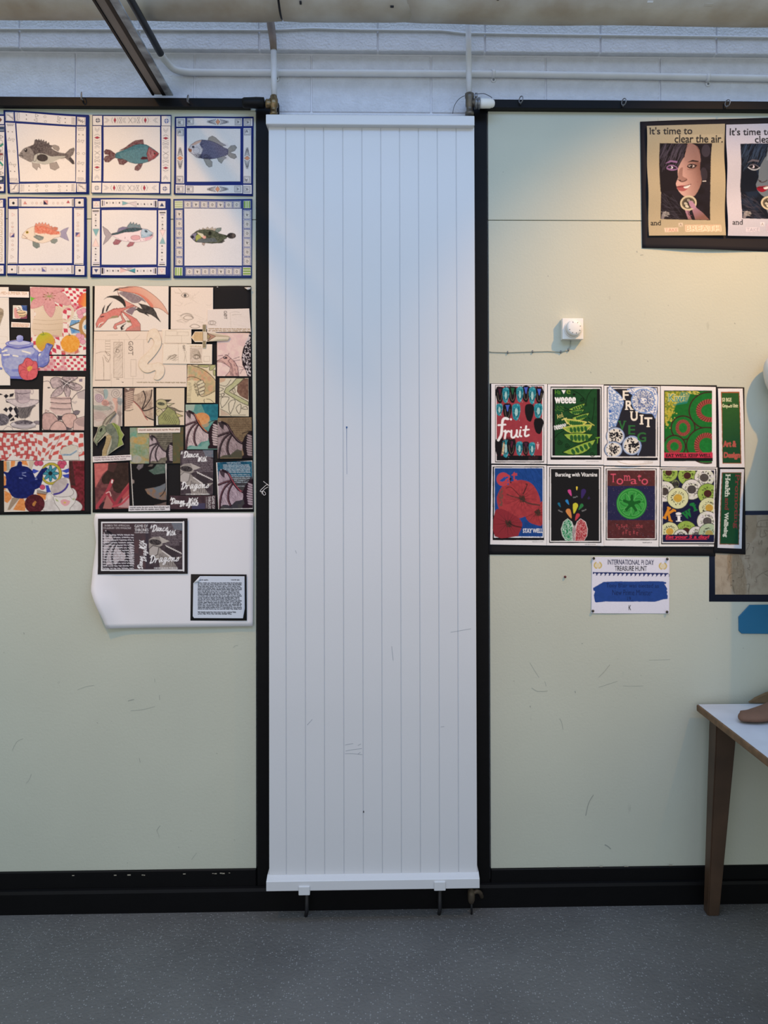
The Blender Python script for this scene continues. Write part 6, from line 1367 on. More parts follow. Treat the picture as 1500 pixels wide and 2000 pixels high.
piece('scale_painting', [(384, 1356), (842, 1354), (838, 1975), (372, 1975)], A2, d_d8, yB, dr_, 'ddc8a6', 1.3, lab='painting of a spined dragon neck')
def d_d9(cv):
    cv.R(900, 1560, 1390, 2200, 'd8ccb0'); ink = '3f3a30'
    cv.P([(905, 1575), (1010, 1575), (990, 1620), (910, 1650)], 'c9a080', a=.8); cv.P([(1290, 1575), (1376, 1575), (1376, 1930), (1240, 1860), (1190, 1790), (1200, 1650)], '8a6a58', tex=('6a4c40', 4, .8))
    cv.P([(1180, 1575), (1310, 1575), (1220, 1660), (1060, 1790), (1180, 1850), (1376, 1960), (1376, 2020), (1240, 1960), (1060, 1850), (980, 1800), (1010, 1730), (1110, 1660)], 'b5b284', line=ink, lw=7, tex=('c6c49c', 4, .5))
    cv.P([(1060, 1790), (1150, 1730), (1170, 1800), (1130, 1830)], 'c9bca0', line=ink, lw=5); cv.L([(1110, 1760), (1140, 1810)], ink, 5)
    for i, (a, b, c) in enumerate((((905, 1680), (1010, 1700), (1090, 1600)), ((905, 1720), (975, 1750), (905, 1790)), ((905, 1830), (985, 1840), (905, 1880)))): cv.L([a, b, c], ink, 6, sm=4)
    cv.at(*A4)
    for p in ([(860, 150), (910, 145), (880, 195)], [(860, 210), (970, 195), (970, 240), (870, 360)], [(975, 290), (1040, 240), (1075, 260), (1000, 450)], [(1085, 360), (1150, 300), (1160, 360), (1130, 450)], [(1170, 370), (1230, 335), (1260, 380)]): cv.P(p, 'dccfb4', line=ink, lw=6, sm=2)
    cv.P([(850, 380), (970, 450), (1000, 470), (850, 480)], 'b89a84', a=.7); cv.L([(850, 375), (960, 430), (1010, 480)], ink, 5, sm=3); cv.L([(1005, 470), (1230, 465)], ink, 4)
piece('spine_painting', [(906, 1572), (1378, 1570), (1384, 2196), (902, 2190)], A2, d_d9, yA, dr_, 'd8ccb0', 1.25, lab='green angular spines')
def d_d10(cv):
    cv.R(40, 50, 520, 660, 'd3c4b4', tex=('c2b4a8', 5, .6)); ink = '6a5a58'
    for p, c in (([(215, 80), (270, 90), (275, 180), (240, 230), (215, 180)], '86a6a4'), ([(80, 160), (160, 150), (215, 210), (190, 270), (110, 270)], 'c0a4ae'), ([(200, 240), (260, 240), (300, 300), (240, 340), (180, 300)], 'cf8f80'), ([(340, 220), (420, 230), (410, 420), (360, 440), (380, 330)], 'dda994'), ([(420, 210), (490, 220), (480, 320), (430, 300)], '9fb0b0'), ([(60, 320), (260, 330), (330, 380), (200, 400), (70, 380)], '9fa898'), ([(60, 430), (200, 430), (260, 520), (100, 560)], 'c9b0a4')): cv.P(p, c, a=.75, sm=3)
    for cx, cy, r in ((140, 210, 70), (395, 140, 85), (235, 285, 40), (310, 285, 30), (455, 255, 45), (330, 350, 35), (450, 440, 40)):
        cv.L([(cx + r * (1 - t / 30) * math.cos(t * .55), cy + r * (1 - t / 30) * math.sin(t * .55)) for t in range(28)], ink, 4, .85)
    for k_ in range(9): cv.L([(60, 330 + k_ * 26), (150, 350 + k_ * 20), (260, 340 + k_ * 26), (340, 400 + k_ * 22), (390, 460 + k_ * 20)], ink, 4, .7, sm=4)
    for k_ in range(6): cv.L([(400 + k_ * 14, 260), (410 + k_ * 12, 400), (440 + k_ * 6, 480), (430 + k_ * 9, 630)], ink, 4, .7, sm=4)
    for k_ in range(5): cv.L([(70 + k_ * 30, 80), (140 + k_ * 20, 120 + k_ * 10), (220, 100 + k_ * 30)], ink, 4, .7, sm=4)
piece('swirl_painting', [(56, 66), (494, 64), (492, 636), (62, 640)], A3, d_d10, yA, dr_, 'd3c4b4', 1.3, lab='pastel swirls')
def wing(cv, T_, c, rib, ink, sh=None):
    """bat wing hanging from the upper left with a ribbed neck on the right, in a 500 x 690 frame"""
    P_ = lambda q: [T_(a, b) for a, b in q]
    s = abs(T_(500, 0)[0] - T_(0, 0)[0]) / 500
    cv.P(P_([(0, 130), (70, 120), (130, 170), (200, 310), (280, 400), (350, 440), (350, 560), (250, 580), (180, 650), (130, 640), (60, 640), (20, 680), (0, 690)]), c, sm=2, tex=(sh or 'b8a4a4', 4, .5))
    cv.hatch(P_([(20, 150), (130, 180), (340, 440), (340, 560), (180, 640), (20, 660)]), 110, 70 * s, 65, ink, 4 * s, .4, 20)
    cv.P(P_([(0, 105), (60, 110), (110, 130), (140, 165), (90, 150), (80, 230), (30, 180)]), ink, a=.9)
    for q in ([(200, 260), (100, 290), (0, 330)], [(205, 265), (90, 370), (30, 520), (15, 690)], [(215, 290), (150, 420), (140, 560), (175, 650)]): cv.L(P_(q), ink, 24 * s, sm=4); cv.L(P_([(a - 5, b - 3) for a, b in q]), rib, 6 * s, .8, sm=4)
    cv.L(P_([(60, 110), (140, 160), (200, 280), (280, 390), (350, 440)]), ink, 26 * s, sm=4); cv.L(P_([(135, 150), (205, 275), (285, 385), (345, 430)]), rib, 8 * s, .9, sm=4)
    cv.P(P_([(500, 240), (440, 270), (390, 340), (355, 430), (360, 540), (380, 620), (345, 660), (350, 690), (500, 690)]), ink, sm=0)
    for i in range(9): cv.P(P_([(430 - i * 3 + (i > 5) * (i - 5) * 8, 300 + i * 38), (505, 330 + i * 36), (505, 352 + i * 36), (440 - i * 3 + (i > 5) * (i - 5) * 8, 330 + i * 38)]), c, a=.85, sm=2)
    cv.L(P_([(360, 290), (420, 260), (500, 250)]), ink, 7 * s, sm=3)
def d_d11(cv):
    ink = '352c2c'
    cv.P([(520, 62), (680, 62), (660, 170), (660, 270), (600, 360), (520, 400)], '8d7468', tex=('5a4840', 3, .6))
    for i in range(9): cv.P([(540, 130 + i * 30), (650, 100 + i * 30), (655, 118 + i * 30), (545, 152 + i * 30)], 'cdb09a', a=.9)
    cv.L([(660, 170), (740, 150), (810, 105), (830, 160)], ink, 6, sm=3); cv.P([(660, 175), (810, 110), (935, 85), (950, 350), (960, 540), (860, 500), (830, 480), (780, 380), (720, 300), (660, 260)], 'c4aa92', a=.9, tex=('9a8474', 4, .6))
    for q in ([(810, 105), (840, 220), (790, 370)], [(935, 90), (910, 230), (800, 380)], [(955, 355), (880, 390), (800, 400)], [(830, 480), (900, 520), (960, 540)]): cv.L(q, ink, 12, sm=4)
    cv.L([(660, 260), (730, 330), (790, 410), (830, 490), (870, 540)], 'b06a60', 10, sm=4); cv.L([(672, 262), (745, 330), (805, 410)], ink, 5, sm=3); cv.hatch([(680, 180), (930, 120), (940, 520), (800, 400)], 60, 50, 110, '5a4a40', 4, .5); cv.L([(525, 400), (600, 400), (655, 380)], ink, 6, sm=3); cv.P([(540, 62), (600, 62), (585, 95)], 'd8c8b8')
piece('wing_drawing', [(524, 62), (960, 56), (964, 632), (524, 638)], A3, d_d11, yA, dr_, 'ddc6ac', 1.25, lab='brown ink wing on cream')
def d_d12(cv):
    cv.at(*A3); ink = '35342c'
    cv.P([(995, 270), (1050, 230), (1130, 240), (1170, 300), (1150, 360), (1080, 380), (1000, 340)], 'bfb488', sm=2, line=ink, lw=6); cv.E(1075, 298, 58, 26, '4a4c40', rot=8, tex=('7d7c60', 1.5, .6)); cv.P([(1110, 235), (1230, 240), (1180, 275)], '3a3834'); cv.P([(1170, 290), (1280, 290), (1200, 330)], 'd3c8a0', line=ink, lw=4)
    cv.P([(995, 400), (1060, 370), (1120, 440), (1100, 490), (1020, 480)], 'c9bc94', line=ink, lw=5, sm=2); cv.L([(1020, 420), (1050, 400)], '8a5a50', 5)
    cv.P([(1000, 490), (1060, 480), (1110, 540), (1118, 620), (1000, 620)], 'e2dccc')
    cv.at(*A4); cv.P([(10, 400), (60, 340), (150, 380), (200, 460), (240, 560), (235, 612), (-80, 612), (-90, 500)], '9f9f68', sm=0, tex=('83845a', 4, .6), line=ink, lw=6)
    for i in range(9): cv.L([(20 + i * 22, 440 + i * 14), (-30 + i * 25, 520 + i * 12)], ink, 4)
    cv.P([(60, 340), (160, 360), (230, 400), (300, 415), (240, 420), (150, 400)], '8a7c68', line=ink, lw=4); cv.P([(170, 430), (290, 480), (210, 500)], 'c0b47c', line=ink, lw=5)
    for i in range(10): cv.L([(60 + i * 18, 335 + i * 9), (70 + i * 18, 318 + i * 9)], ink, 4)
    cv.P([(0, 235), (120, 235), (60, 275)], '3a3632'); cv.P([(30, 290), (160, 295), (60, 330)], 'd3c8a0', line=ink, lw=4)
piece('dragon_drawing', [(1002, 62), (1425, 60), (1422, 618), (1000, 620)], A3, d_d12, yA, dr_, 'dfcbae', 1.25, lab='green-necked dragon head on cream')
frill = [(60, 640), (130, 630), (185, 615), (205, 560), (250, 500), (330, 440), (380, 400), (400, 440), (330, 520), (290, 590), (360, 575), (460, 640), (470, 690), (520, 765), (485, 830), (515, 910), (430, 960), (340, 1020), (265, 1075), (185, 1085), (190, 1000), (230, 900), (250, 800), (235, 775), (180, 830), (120, 890), (110, 930), (60, 860), (60, 820), (110, 720), (125, 650)]
def d_d13(cv):
    cv.R(40, 390, 540, 1100, 'b5ad94'); ink = '3c4034'
    cv.P([(280, 600), (360, 580), (455, 640), (465, 690), (512, 765), (480, 830), (508, 905), (400, 960), (270, 1070), (330, 900), (330, 780), (250, 720), (230, 650)], '7d8270', tex=('5f6658', 5, .7)); cv.P([(330, 590), (370, 585), (455, 640), (465, 690), (510, 765), (480, 830), (505, 905), (420, 950), (440, 800), (400, 680)], '97a45a', sm=0, tex=('7a8c46', 4, .6))
    cv.P([(70, 860), (120, 720), (140, 660), (200, 620), (240, 640), (250, 720), (200, 780), (130, 860), (105, 915)], '8f9678', tex=('70785e', 3, .6), line=ink, lw=5); cv.P([(250, 780), (290, 760), (330, 790), (300, 900), (260, 1000), (250, 1080), (190, 1080), (200, 980), (240, 870)], 'b39c70', line='6a5a3c', lw=4, tex=('c4ae84', 2, .5))
    for i in range(10): cv.L([(252 - i * 5, 820 + i * 26), (318 - i * 7, 812 + i * 24)], '7d6a48', 4)
    cv.E(172, 690, 18, 34, '2f332c', rot=25); cv.L([(110, 870), (170, 810), (230, 740)], ink, 5, sm=3); cv.L([(365, 590), (420, 680), (440, 800), (420, 940)], '5f6a3a', 6, sm=4)
    for q in ([(200, 600), (260, 500), (380, 410)], [(250, 600), (300, 540), (390, 440)]): cv.L(q, '8d8474', 26, sm=3); cv.L(q, '5a5246', 4, sm=3)
piece('dragon_cutout', [(40, 390), (540, 390), (540, 1100), (40, 1100)], A3, d_d13, yD, dr_, PAPER, 2, cut=frill, lab='green frilled dragon head, cut out')
def d_d14(cv):
    cv.R(590, 640, 1400, 1210, '8a9a84', tex=('6f8a6a', 8, .6)); wash(cv, 40, ['c49a4a', 'b8893a', '5f8a6a', '4f9a84', '6a8a5a'], 610, 660, 900, 1190, 90, .35, 8); cv.E(760, 850, 100, 60, 'c9953f', a=.5); cv.E(700, 1130, 80, 60, 'a8a8a4', a=.6); cv.R(895, 735, 1400, 1200, '6a6454', tex=('55503f', 5, .7)); cv.R(1245, 640, 1430, 1210, '5a5a40', tex=('6f5a3c', 6, .7))
piece('colour_test', [(604, 656), (1410, 650), (1410, 1192), (608, 1198)], A3, d_d14, yA, dr_, '8a9a84', 1.1, lab='green and ochre colour wash')
def d_d14b(cv):
    cv.R(890, 730, 1260, 1210, '7d7666', tex=('625c50', 4, .7)); cv.words(1000, 740, 1240, 960, 7, '4a463c', .6, rag=0); wing(cv, lambda a, b: (893 + a * .71, 700 + b * .71), 'b8a6a6', '6a5a5c', '2b2428')
piece('wing_drawing', [(900, 738), (1246, 738), (1248, 1192), (894, 1194)], A3, d_d14b, yB, dr_, '7d7666', 1.3)
piece('caption_strip', [(720, 664), (1362, 652), (1360, 730), (722, 738)], A3, lambda c: c.words(735, 674, 1350, 712, 1, '9a7a6a', .8, slope=-.012, rag=0), yC2, dr_, 'e6d8ca', 1.5)
def d_d16(cv):
    cv.R(315, 300, 830, 990, '6f9a8c', tex=('4f8a84', 6, .7)); cv.P([(560, 300), (830, 300), (830, 520), (720, 560), (640, 480)], '2f7a84', tex=('25606e', 5, .7)); cv.P([(315, 300), (470, 300), (450, 400), (315, 420)], 'a6b2a0', a=.8); cv.E(570, 520, 120, 90, 'd08a52', tex=('dba874', 4, .6)); cv.E(620, 600, 60, 50, 'cf9a6a', a=.5); cv.E(740, 640, 60, 60, '4f9a90', a=.5)
    wing(cv, lambda a, b: (322 + a * .97, 302 + b * .975), 'cdb8b4', '8a6468', '2e2024'); cv.L([(470, 450), (540, 600), (640, 710)], 'c9703c', 8, sm=3); cv.P([(340, 980), (430, 930), (560, 940), (650, 860), (670, 880), (660, 980)], '7fa698', sm=0, a=.9)
piece('wing_painting', [(326, 310), (815, 302), (806, 985), (324, 982)], A4, d_d16, yB, dr_, '6f9a8c', 1.3, lab='dark wing on a teal and orange wash')
def d_d17(cv):
    cv.R(800, 490, 1340, 1130, '8a7458', tex=('745e46', 6, .6)); cv.words(960, 515, 1310, 850, 12, '4f4234', .6, rag=0); wing(cv, lambda a, b: (812 + a * 1.03, 470 + b * .95), 'a89494', '6a5254', '241c20', '85706e'); cv.P([(830, 1110), (900, 1070), (1000, 1060), (1100, 980), (1170, 1000), (1180, 1110)], '4a4a3c', a=.9)
piece('wing_painting', [(810, 508), (1318, 500), (1330, 1118), (806, 1122)], A4, d_d17, yC2, dr_, '8a7458', 1.3, lab='dark wing on brown with small writing')
piece('caption_strip', [(44, 1090), (628, 1062), (632, 1145), (48, 1178)], A3, lambda c: c.words(70, 1092, 610, 1158, 2, '8a7a7c', .8, slope=-.04, rag=.5), yD, dr_, 'e2d8d2', 1.5)
def d_d19(cv):
    cv.R(60, 1180, 610, 1900, '7a4a48', tex=('5a3034', 6, .7)); cv.P([(70, 1190), (300, 1190), (290, 1270), (200, 1350), (130, 1480), (85, 1560)], 'c87068', sm=0, tex=('b05a58', 4, .6)); cv.P([(210, 1500), (180, 1420), (250, 1320), (400, 1190), (580, 1190), (590, 1480), (500, 1600), (440, 1640), (360, 1600), (330, 1500)], '40302a', sm=2, tex=('2e221e', 5, .6)); cv.P([(280, 1190), (420, 1200), (360, 1330), (270, 1300)], '4d3430')
    cv.P([(590, 1480), (600, 1800), (500, 1760), (480, 1620)], 'b85654', a=.9); cv.P([(500, 1740), (600, 1660), (600, 1860), (430, 1850)], 'c49a98', a=.8); cv.P([(150, 1880), (170, 1800), (250, 1760), (330, 1800), (360, 1880)], '33262a', sm=2)
    cv.L([(90, 1870), (180, 1740), (260, 1620), (340, 1450)], 'a8444c', 34, sm=4); cv.L([(260, 1620), (310, 1720), (380, 1800), (440, 1720), (540, 1600), (595, 1540)], 'a03c46', 34, sm=4); cv.L([(250, 1640), (300, 1620), (320, 1680)], 'e0b4ac', 10, sm=3); cv.L([(340, 1450), (335, 1480)], 'e8d8d0', 18); cv.P([(200, 1870), (260, 1660), (350, 1800), (330, 1880)], 'b5746c', a=.8); cv.L([(350, 1840), (480, 1800), (590, 1690)], 'b84a54', 22, sm=3)
piece('wing_painting', [(68, 1192), (582, 1182), (602, 1872), (90, 1884)], A3, d_d19, yA, dr_, '7a4a48', 1.2, lab='red and brown wing close-up')
def d_d20(cv):
    cv.R(600, 1190, 1180, 1840, '1b191a'); cv.L([(612, 1195), (650, 1835)], 'd8d2ca', 14); cv.L([(1148, 1195), (1168, 1835)], 'd8d2ca', 14); cv.R(1156, 1190, 1190, 1840, '1b191a')
    cv.P([(705, 1260), (730, 1210), (810, 1205), (800, 1250), (740, 1295)], '6a6264', sm=0, tex=('8a8080', 2, .5)); cv.P([(870, 1240), (920, 1205), (960, 1205), (940, 1240)], '6a5f58'); cv.P([(885, 1300), (960, 1270), (1010, 1205), (1140, 1205), (1130, 1340), (970, 1362)], '4f6256', sm=0, tex=('6f7a70', 3, .5)); cv.P([(635, 1420), (670, 1450), (670, 1490), (640, 1500)], '8a7c74')
    cv.P([(830, 1580), (930, 1560), (1000, 1550), (1060, 1530), (1140, 1490), (1150, 1740), (1080, 1740), (960, 1710), (870, 1650)], '8a6c54', sm=0, tex=('6a7078', 6, .8)); cv.P([(960, 1560), (1060, 1530), (1140, 1490), (1140, 1600), (1040, 1640)], '6a747a', a=.7); cv.L([(1060, 1690), (1110, 1640), (1145, 1560)], '1f1c1c', 9, sm=3); cv.P([(960, 1820), (1060, 1800), (1150, 1770), (1150, 1825)], '6a5a54')
piece('feather_painting', [(612, 1198), (1164, 1196), (1170, 1826), (648, 1830)], A3, d_d20, yA, dr_, '1b191a', 1.15, lab='scales on black with white side edges')
piece('caption_strip', [(586, 1832), (1206, 1824), (1208, 1904), (584, 1914)], A3, lambda c: c.words(606, 1842, 1190, 1902, 2, '4a4446', .8, slope=-.01, rag=.4), yC2, dr_, 'dcd6d6', 1.5)
sheet('tape_scrap', [(1308, 96), (1414, 92), (1408, 122), (1366, 136)], 'e6dfd8', -.0125, dr_, at=A2)
sheet('tape_scrap', [(862, 84), (884, 84), (884, 92), (862, 92)], 'e6dfd8', -.0125, dr_, at=A2)
# brush lettering
SCR = {'A': [[(0, 1), (.5, .1), (.62, 1)], [(.15, .62), (.75, .55)]], 'D': [[(.35, .05), (.2, 1), (.1, .95)], [(0, .3), (.3, .02), (.8, .15), (.95, .5), (.6, .95), (.15, .98)]], 'W': [[(.05, .1), (.15, .2), (.1, .95), (.45, .2), (.42, .95), (.8, .3), (1, .05)]],
       'a': [[(.8, .5), (.4, .45), (.15, .8), (.3, 1), (.7, .6), (.7, .95), (1, .9)]], 'n': [[(0, .55), (.2, .5), (.15, 1), (.5, .52), (.65, .6), (.6, .95), (1, .9)]], 'c': [[(.75, .55), (.4, .5), (.15, .8), (.35, 1), (.9, .85)]], 'e': [[(.2, .8), (.7, .6), (.5, .45), (.15, .8), (.4, 1), (.95, .85)]],
       'i': [[(.4, .5), (.25, .95), (.8, .9)], [(.55, .25), (.6, .28)]], 't': [[(.6, .1), (.25, .9), (.7, .95)], [(.1, .42), (.9, .36)]], 'h': [[(.6, .05), (.3, .4), (.1, 1), (.5, .55), (.65, .65), (.55, .95), (1, .9)]], 'r': [[(0, .6), (.3, .5), (.2, 1), (.4, .6), (.8, .5)]],
       'g': [[(.8, .5), (.4, .45), (.2, .75), (.4, .9), (.75, .55), (.6, 1.2), (.2, 1.35), (.3, 1.1), (1, .85)]], 'o': [[(.5, .48), (.2, .75), (.4, 1), (.75, .75), (.5, .48), (.95, .6)]], 's': [[(.1, .95), (.6, .5), (.65, .9), (.2, 1)]]}
def script(cv, s, x, y, h, c, w, ang=0, sl=.25, adv=.5):
    ca, sa = math.cos(math.radians(ang)), math.sin(math.radians(ang))
    cx = 0
    for ch in s:
        wd = h * (.62 if ch.isupper() else adv * (.5 if ch in 'it' else .9))
        for st in SCR.get(ch, []):
            q = []
            for a, b in st:
                u = cx + a * wd + (1 - b) * sl * h; v = (b - 1) * h; q.append((x + u * ca - v * sa, y + u * sa + v * ca))
            cv.L(q, c, w * (.8 if ch.isupper() else .62), sm=5)
        cx += wd * (1.0 if ch.isupper() else .95)
def cover(cv, x0, y0, sx, sy):
    """front cover: dragon's head between two lines of brush lettering, in a 500 x 680 frame"""
    p = lambda q: [(x0 + a * sx, y0 + b * sy) for a, b in q]
    cv.P(p(rq(-5, -5, 505, 685)), '4f4448', tex=('382e34', 6, .7)); cv.P(p([(340, 0), (500, 0), (500, 110), (380, 90)]), '6f7d88', a=.7); cv.words(x0 + 30 * sx, y0 + 10 * sy, x0 + 490 * sx, y0 + 330 * sy, 13, '8d8084', .5, rag=.1, seed=4)
    cv.P(p([(0, 240), (60, 205), (160, 200), (210, 250), (200, 330), (150, 350), (220, 420), (330, 520), (420, 640), (430, 685), (170, 685), (150, 560), (60, 470), (0, 440)]), 'a59c94', tex=('7d7470', 4, .5)); cv.P(p([(150, 190), (310, 265), (200, 300)]), 'b5aca4')
    cv.E(x0 + 95 * sx, y0 + 280 * sy, 92 * sx, 42 * sy, '2f292c', rot=8, tex=('6a6260', 1.5, .5)); cv.P(p([(0, 380), (60, 330), (150, 350), (130, 460), (60, 500), (0, 470)]), 'b3aaa4', line='2a2427', lw=4)
    cv.P(p([(250, 330), (380, 420), (510, 430), (400, 460), (420, 560), (330, 500), (240, 400)]), '3f373a')
    for i in range(9): cv.L(p([(255 + i * 27, 325 + i * 13), (270 + i * 27, 345 + i * 13)]), 'd6cec8', 10 * sx)
    for i in range(8): cv.L(p([(200 + i * 18, 410 + i * 12), (225 + i * 18, 425 + i * 14)]), 'd8d0ca', 12 * sx)
    for i in range(10): cv.L(p([(170 + i * 26, 460 + i * 17), (150 + i * 28, 560 + i * 13)]), '4a4346', 5 * sx)
    cv.P(p([(400, 500), (500, 490), (440, 540)]), '9a9088')
def d_d22(cv):
    cover(cv, 245, 995, 1, 1); wt = 'f2efec'
    script(cv, 'A', 258, 1056, 44, wt, 6, -10); script(cv, 'Dance', 292, 1105, 92, wt, 11, -2, adv=.54); script(cv, 'With', 510, 1168, 76, wt, 11, -3, adv=.62)
    script(cv, 'Dragons', 258, 1580, 104, wt, 12, -3, adv=.68); cv.T('GEORGE R R MARTIN', 330, 1646, 690, 1668, 'e8e4e0', True)
piece('cover_print', [(246, 996), (744, 992), (740, 1668), (248, 1672)], A4, d_d22, yB, dr_, '4f4448', 1.45, lab='dark book cover design with white brush lettering')
def d_d23(cv):
    cv.R(80, 1665, 790, 1890, '4f3c40', tex=('3a2c32', 6, .7)); cv.P([(420, 1800), (620, 1790), (620, 1890), (420, 1890)], '4a4a66', a=.7); wt = 'f0edea'
    script(cv, 'A', 98, 1750, 48, wt, 7, -8); script(cv, 'Dance', 105, 1800, 84, wt, 11, adv=.52); script(cv, 'With', 365, 1795, 84, wt, 11, -3, adv=.62); script(cv, 'Dragons', 240, 1838, 76, wt, 11, -3, adv=.6)
    cv.T('GAME OF', 645, 1760, 838, 1800, 'e2dcd8', True, rot=90); cv.T('THRONES', 590, 1762, 778, 1800, 'e2dcd8', True, rot=90); cv.words(632, 1700, 650, 1870, 12, 'b5aeaa', .6)
piece('spine_print', [(92, 1678), (780, 1676), (778, 1878), (94, 1884)], A4, d_d23, yA, dr_, '4f3c40', 1.45, lab='book spine strip with white lettering')
def d_d24(cv):
    cv.R(770, 1140, 1350, 1900, 'd8d2cc'); cv.P([(800, 1180), (980, 1160), (1325, 1160), (1330, 1480), (820, 1480)], '1d4a62', tex=('2c6a80', 6, .7)); cv.P([(820, 1400), (1330, 1400), (1330, 1866), (830, 1876)], '3c3a40', tex=('4d4a44', 6, .6))
    cv.words(890, 1205, 1310, 1340, 6, 'b9c4ca', .75, rag=.25, seed=6); cv.words(1010, 1350, 1300, 1490, 5, 'a8b4ba', .7, rag=.3, seed=8); cv.words(945, 1178, 1160, 1196, 1, 'd0d6da', .8); cv.words(1100, 1525, 1240, 1545, 1, 'a8aeb2', .8)
    wing(cv, lambda a, b: (826 + a * 1.02, 1190 + b * .98), 'b8a4ac', '8a5a62', '2a1a24', '9a848e'); cv.L([(985, 1355), (1060, 1500), (1160, 1620)], 'a04a54', 9, sm=3)
piece('wing_painting', [(785, 1180), (1330, 1150), (1338, 1878), (818, 1884)], A4, d_d24, yC2, dr_, 'd8d2cc', 1.3, lab='dark wing on deep blue with pale writing')

# ------------------------------------------------------------------ white sheet under the dragon board
K7 = (170, 1000, 4.545)
ws = thing('paper_sheet', 'white paper sheet with curling lower left corner below the dragon collage', 'paper', tuple(W(338, 1112)))
lf = lambda t: np.interp(t, [0, .06, .25, .5, .66, .8, .92, 1], [4, -1, -1.5, -14, -18, -10, -3, 0]) - 0
def curl(s, t):
    return .0012 + .004 * np.clip(t, 0, 1) + .034 * np.clip(1 - s * 6.5, 0, 1) ** 1.5 * np.exp(-((t - .76) / .2) ** 2) + .003 * np.sin(5 * s + 2) * np.cos(4 * t) * t + .01 * np.clip(1 - s * 3, 0, 1) * np.clip(t - .85, 0, 1) * 3 + .006 * np.clip(s - .9, 0, 1) * np.clip(t - .85, 0, 1) * 20
sheet('white_paper', [(183, 1003), (495.6, 1002), (494.5, 1222), (211, 1226)], 'e4e2e4', -.004, ws, wave=lambda s, t: curl(s, t) + .003, left=lf)
M7 = lambda q: [(170 + a / 4.545, 1000 + b / 4.545) for a, b in q]
def d_s1(cv):
    cv.R(80, 40, 910, 570, '2a2627'); cv.R(127, 87, 858, 522, 'e6e4e4'); cv.R(138, 99, 846, 510, '3a3038', tex=('574a52', 7, .6))
    cv.P([(138, 99), (420, 99), (420, 200), (138, 190)], '4d3c3e', a=.7); wing(cv, lambda a, b: (150 + a * .53, 110 + b * .56), 'b5adb0', '6a6268', '241f26'); cv.T('DUBBED THE AMERICAN', 155, 112, 378, 128, 'cfc8c8', True); cv.T('TOLKIEN BY TIME MAGAZINE', 142, 134, 392, 150, 'cfc8c8', True); cv.words(143, 192, 414, 512, 14, 'dedade', .8, .3, .05, seed=3)
    cv.R(420, 99, 548, 510, '4d4044', tex=('5c4446', 6, .7)); cv.R(520, 99, 548, 510, '34343f', a=.6); wt = 'f0eeee'
    cv.T('GAME OF', 424, 112, 541, 138, wt, True); cv.T('THRONES', 424, 147, 546, 172, wt, True); cv.words(424, 176, 546, 190, 1, 'c8c2c4')
    script(cv, 'Dance', 492, 505, 44, wt, 5.5, -88, adv=.56); script(cv, 'With', 505, 330, 44, wt, 5.5, -88, adv=.62); script(cv, 'Dragons', 525, 440, 44, wt, 5.5, -88, adv=.6); script(cv, 'A', 470, 505, 22, wt, 4, -88)
    cover(cv, 550, 100, .59, .6); script(cv, 'A', 562, 148, 30, wt, 3.5, -8); script(cv, 'Dance', 578, 172, 56, wt, 6.5, -2, adv=.56); script(cv, 'With', 706, 210, 46, wt, 6.5, -4, adv=.62); script(cv, 'Dragons', 556, 452, 66, wt, 7.5, -4, adv=.66); cv.T('GEORGE R R MARTIN', 595, 490, 806, 504, wt, True)
    cv.L([(858, 87), (858, 522)], 'e6e4e4', 8); cv.R(850, 99, 858, 520, 'e6e4e4')
o = piece('mounted_print', [(98, 60), (892, 56), (893, 548), (98, 552)], K7, d_s1, -.0138, ws, '2a2627', 1.5, lab='dark book jacket print mounted on black card', wave=lambda s, t: .0006 + .004 * np.clip(1 - s * 9, 0, 1) * np.clip(t - .85, 0, 1) * 6)
mt = sheet('text_mount', M7([(922, 552), (1416, 555), (1418, 964), (917, 964)]), '232122', -.0146, ws); mt['label'] = 'black mount of the typed page'
def d_s2(cv):
    cv.words(985, 596, 1080, 612, 1, '3a3c46', .9); cv.words(1278, 595, 1352, 611, 1, '3a3c46', .9); cv.words(984, 624, 1372, 868, 17, '3c4048', .85, .5, .08, seed=5); cv.words(984, 882, 1350, 912, 2, '3c4048', .85, .5, .3, seed=7)
piece('typed_page', [(944, 570), (1398, 570), (1384, 944), (940, 942)], K7, d_s2, -.0158, ws, 'cfd6e2', 1.6, cut=[(1003, 570), (1398, 571), (1400, 860), (1384, 944), (950, 942), (938, 925), (943, 632)], lab='typed page with a folded top corner')
sheet('folded_corner', M7([(944, 632), (1003, 570), (1003, 600), (990, 622)]), 'dfe3ea', -.0185, ws, wave=lambda s, t: .004 * s * (1 - t))
# ------------------------------------------------------------------ graphics display on the right board
BK = '1f1d20'
R1, R2, R3, R4 = (945, 740, 6.383), (1170, 740, 5.0), (945, 900, 6.383), (1170, 900, 5.0)
def px(q, k): return [(k[0] + a / k[2], k[1] + b / k[2]) for a, b in q]
o = sheet('backing_paper', [(956.5, 749), (1400, 752.5), (1397, 1086), (954.5, 1083)], BK, -.0012, wave=ripple(.0008, 1.2, .8, 1))
tag(o, 'wide black backing paper behind the eight fruit and vegetable posters', 'backing paper')
o = sheet('backing_paper', [(1397, 755.5), (1453.5, 756.5), (1456, 1083), (1394, 1080)], BK, -.0042, wave=ripple(.0007, .6, 1.2, 2))
tag(o, 'narrow black backing paper behind the two green title strips', 'backing paper')
def poster(label, quad, k, draw, y=-.0058, dens=1.35, paper='e6e3e2', wave=None, cat='poster', name='poster', group='graphics posters on the black backing'):
    o = piece(name, quad, k, draw, y, None, paper, dens, wave=wave)
    return tag(o, label, cat, group)

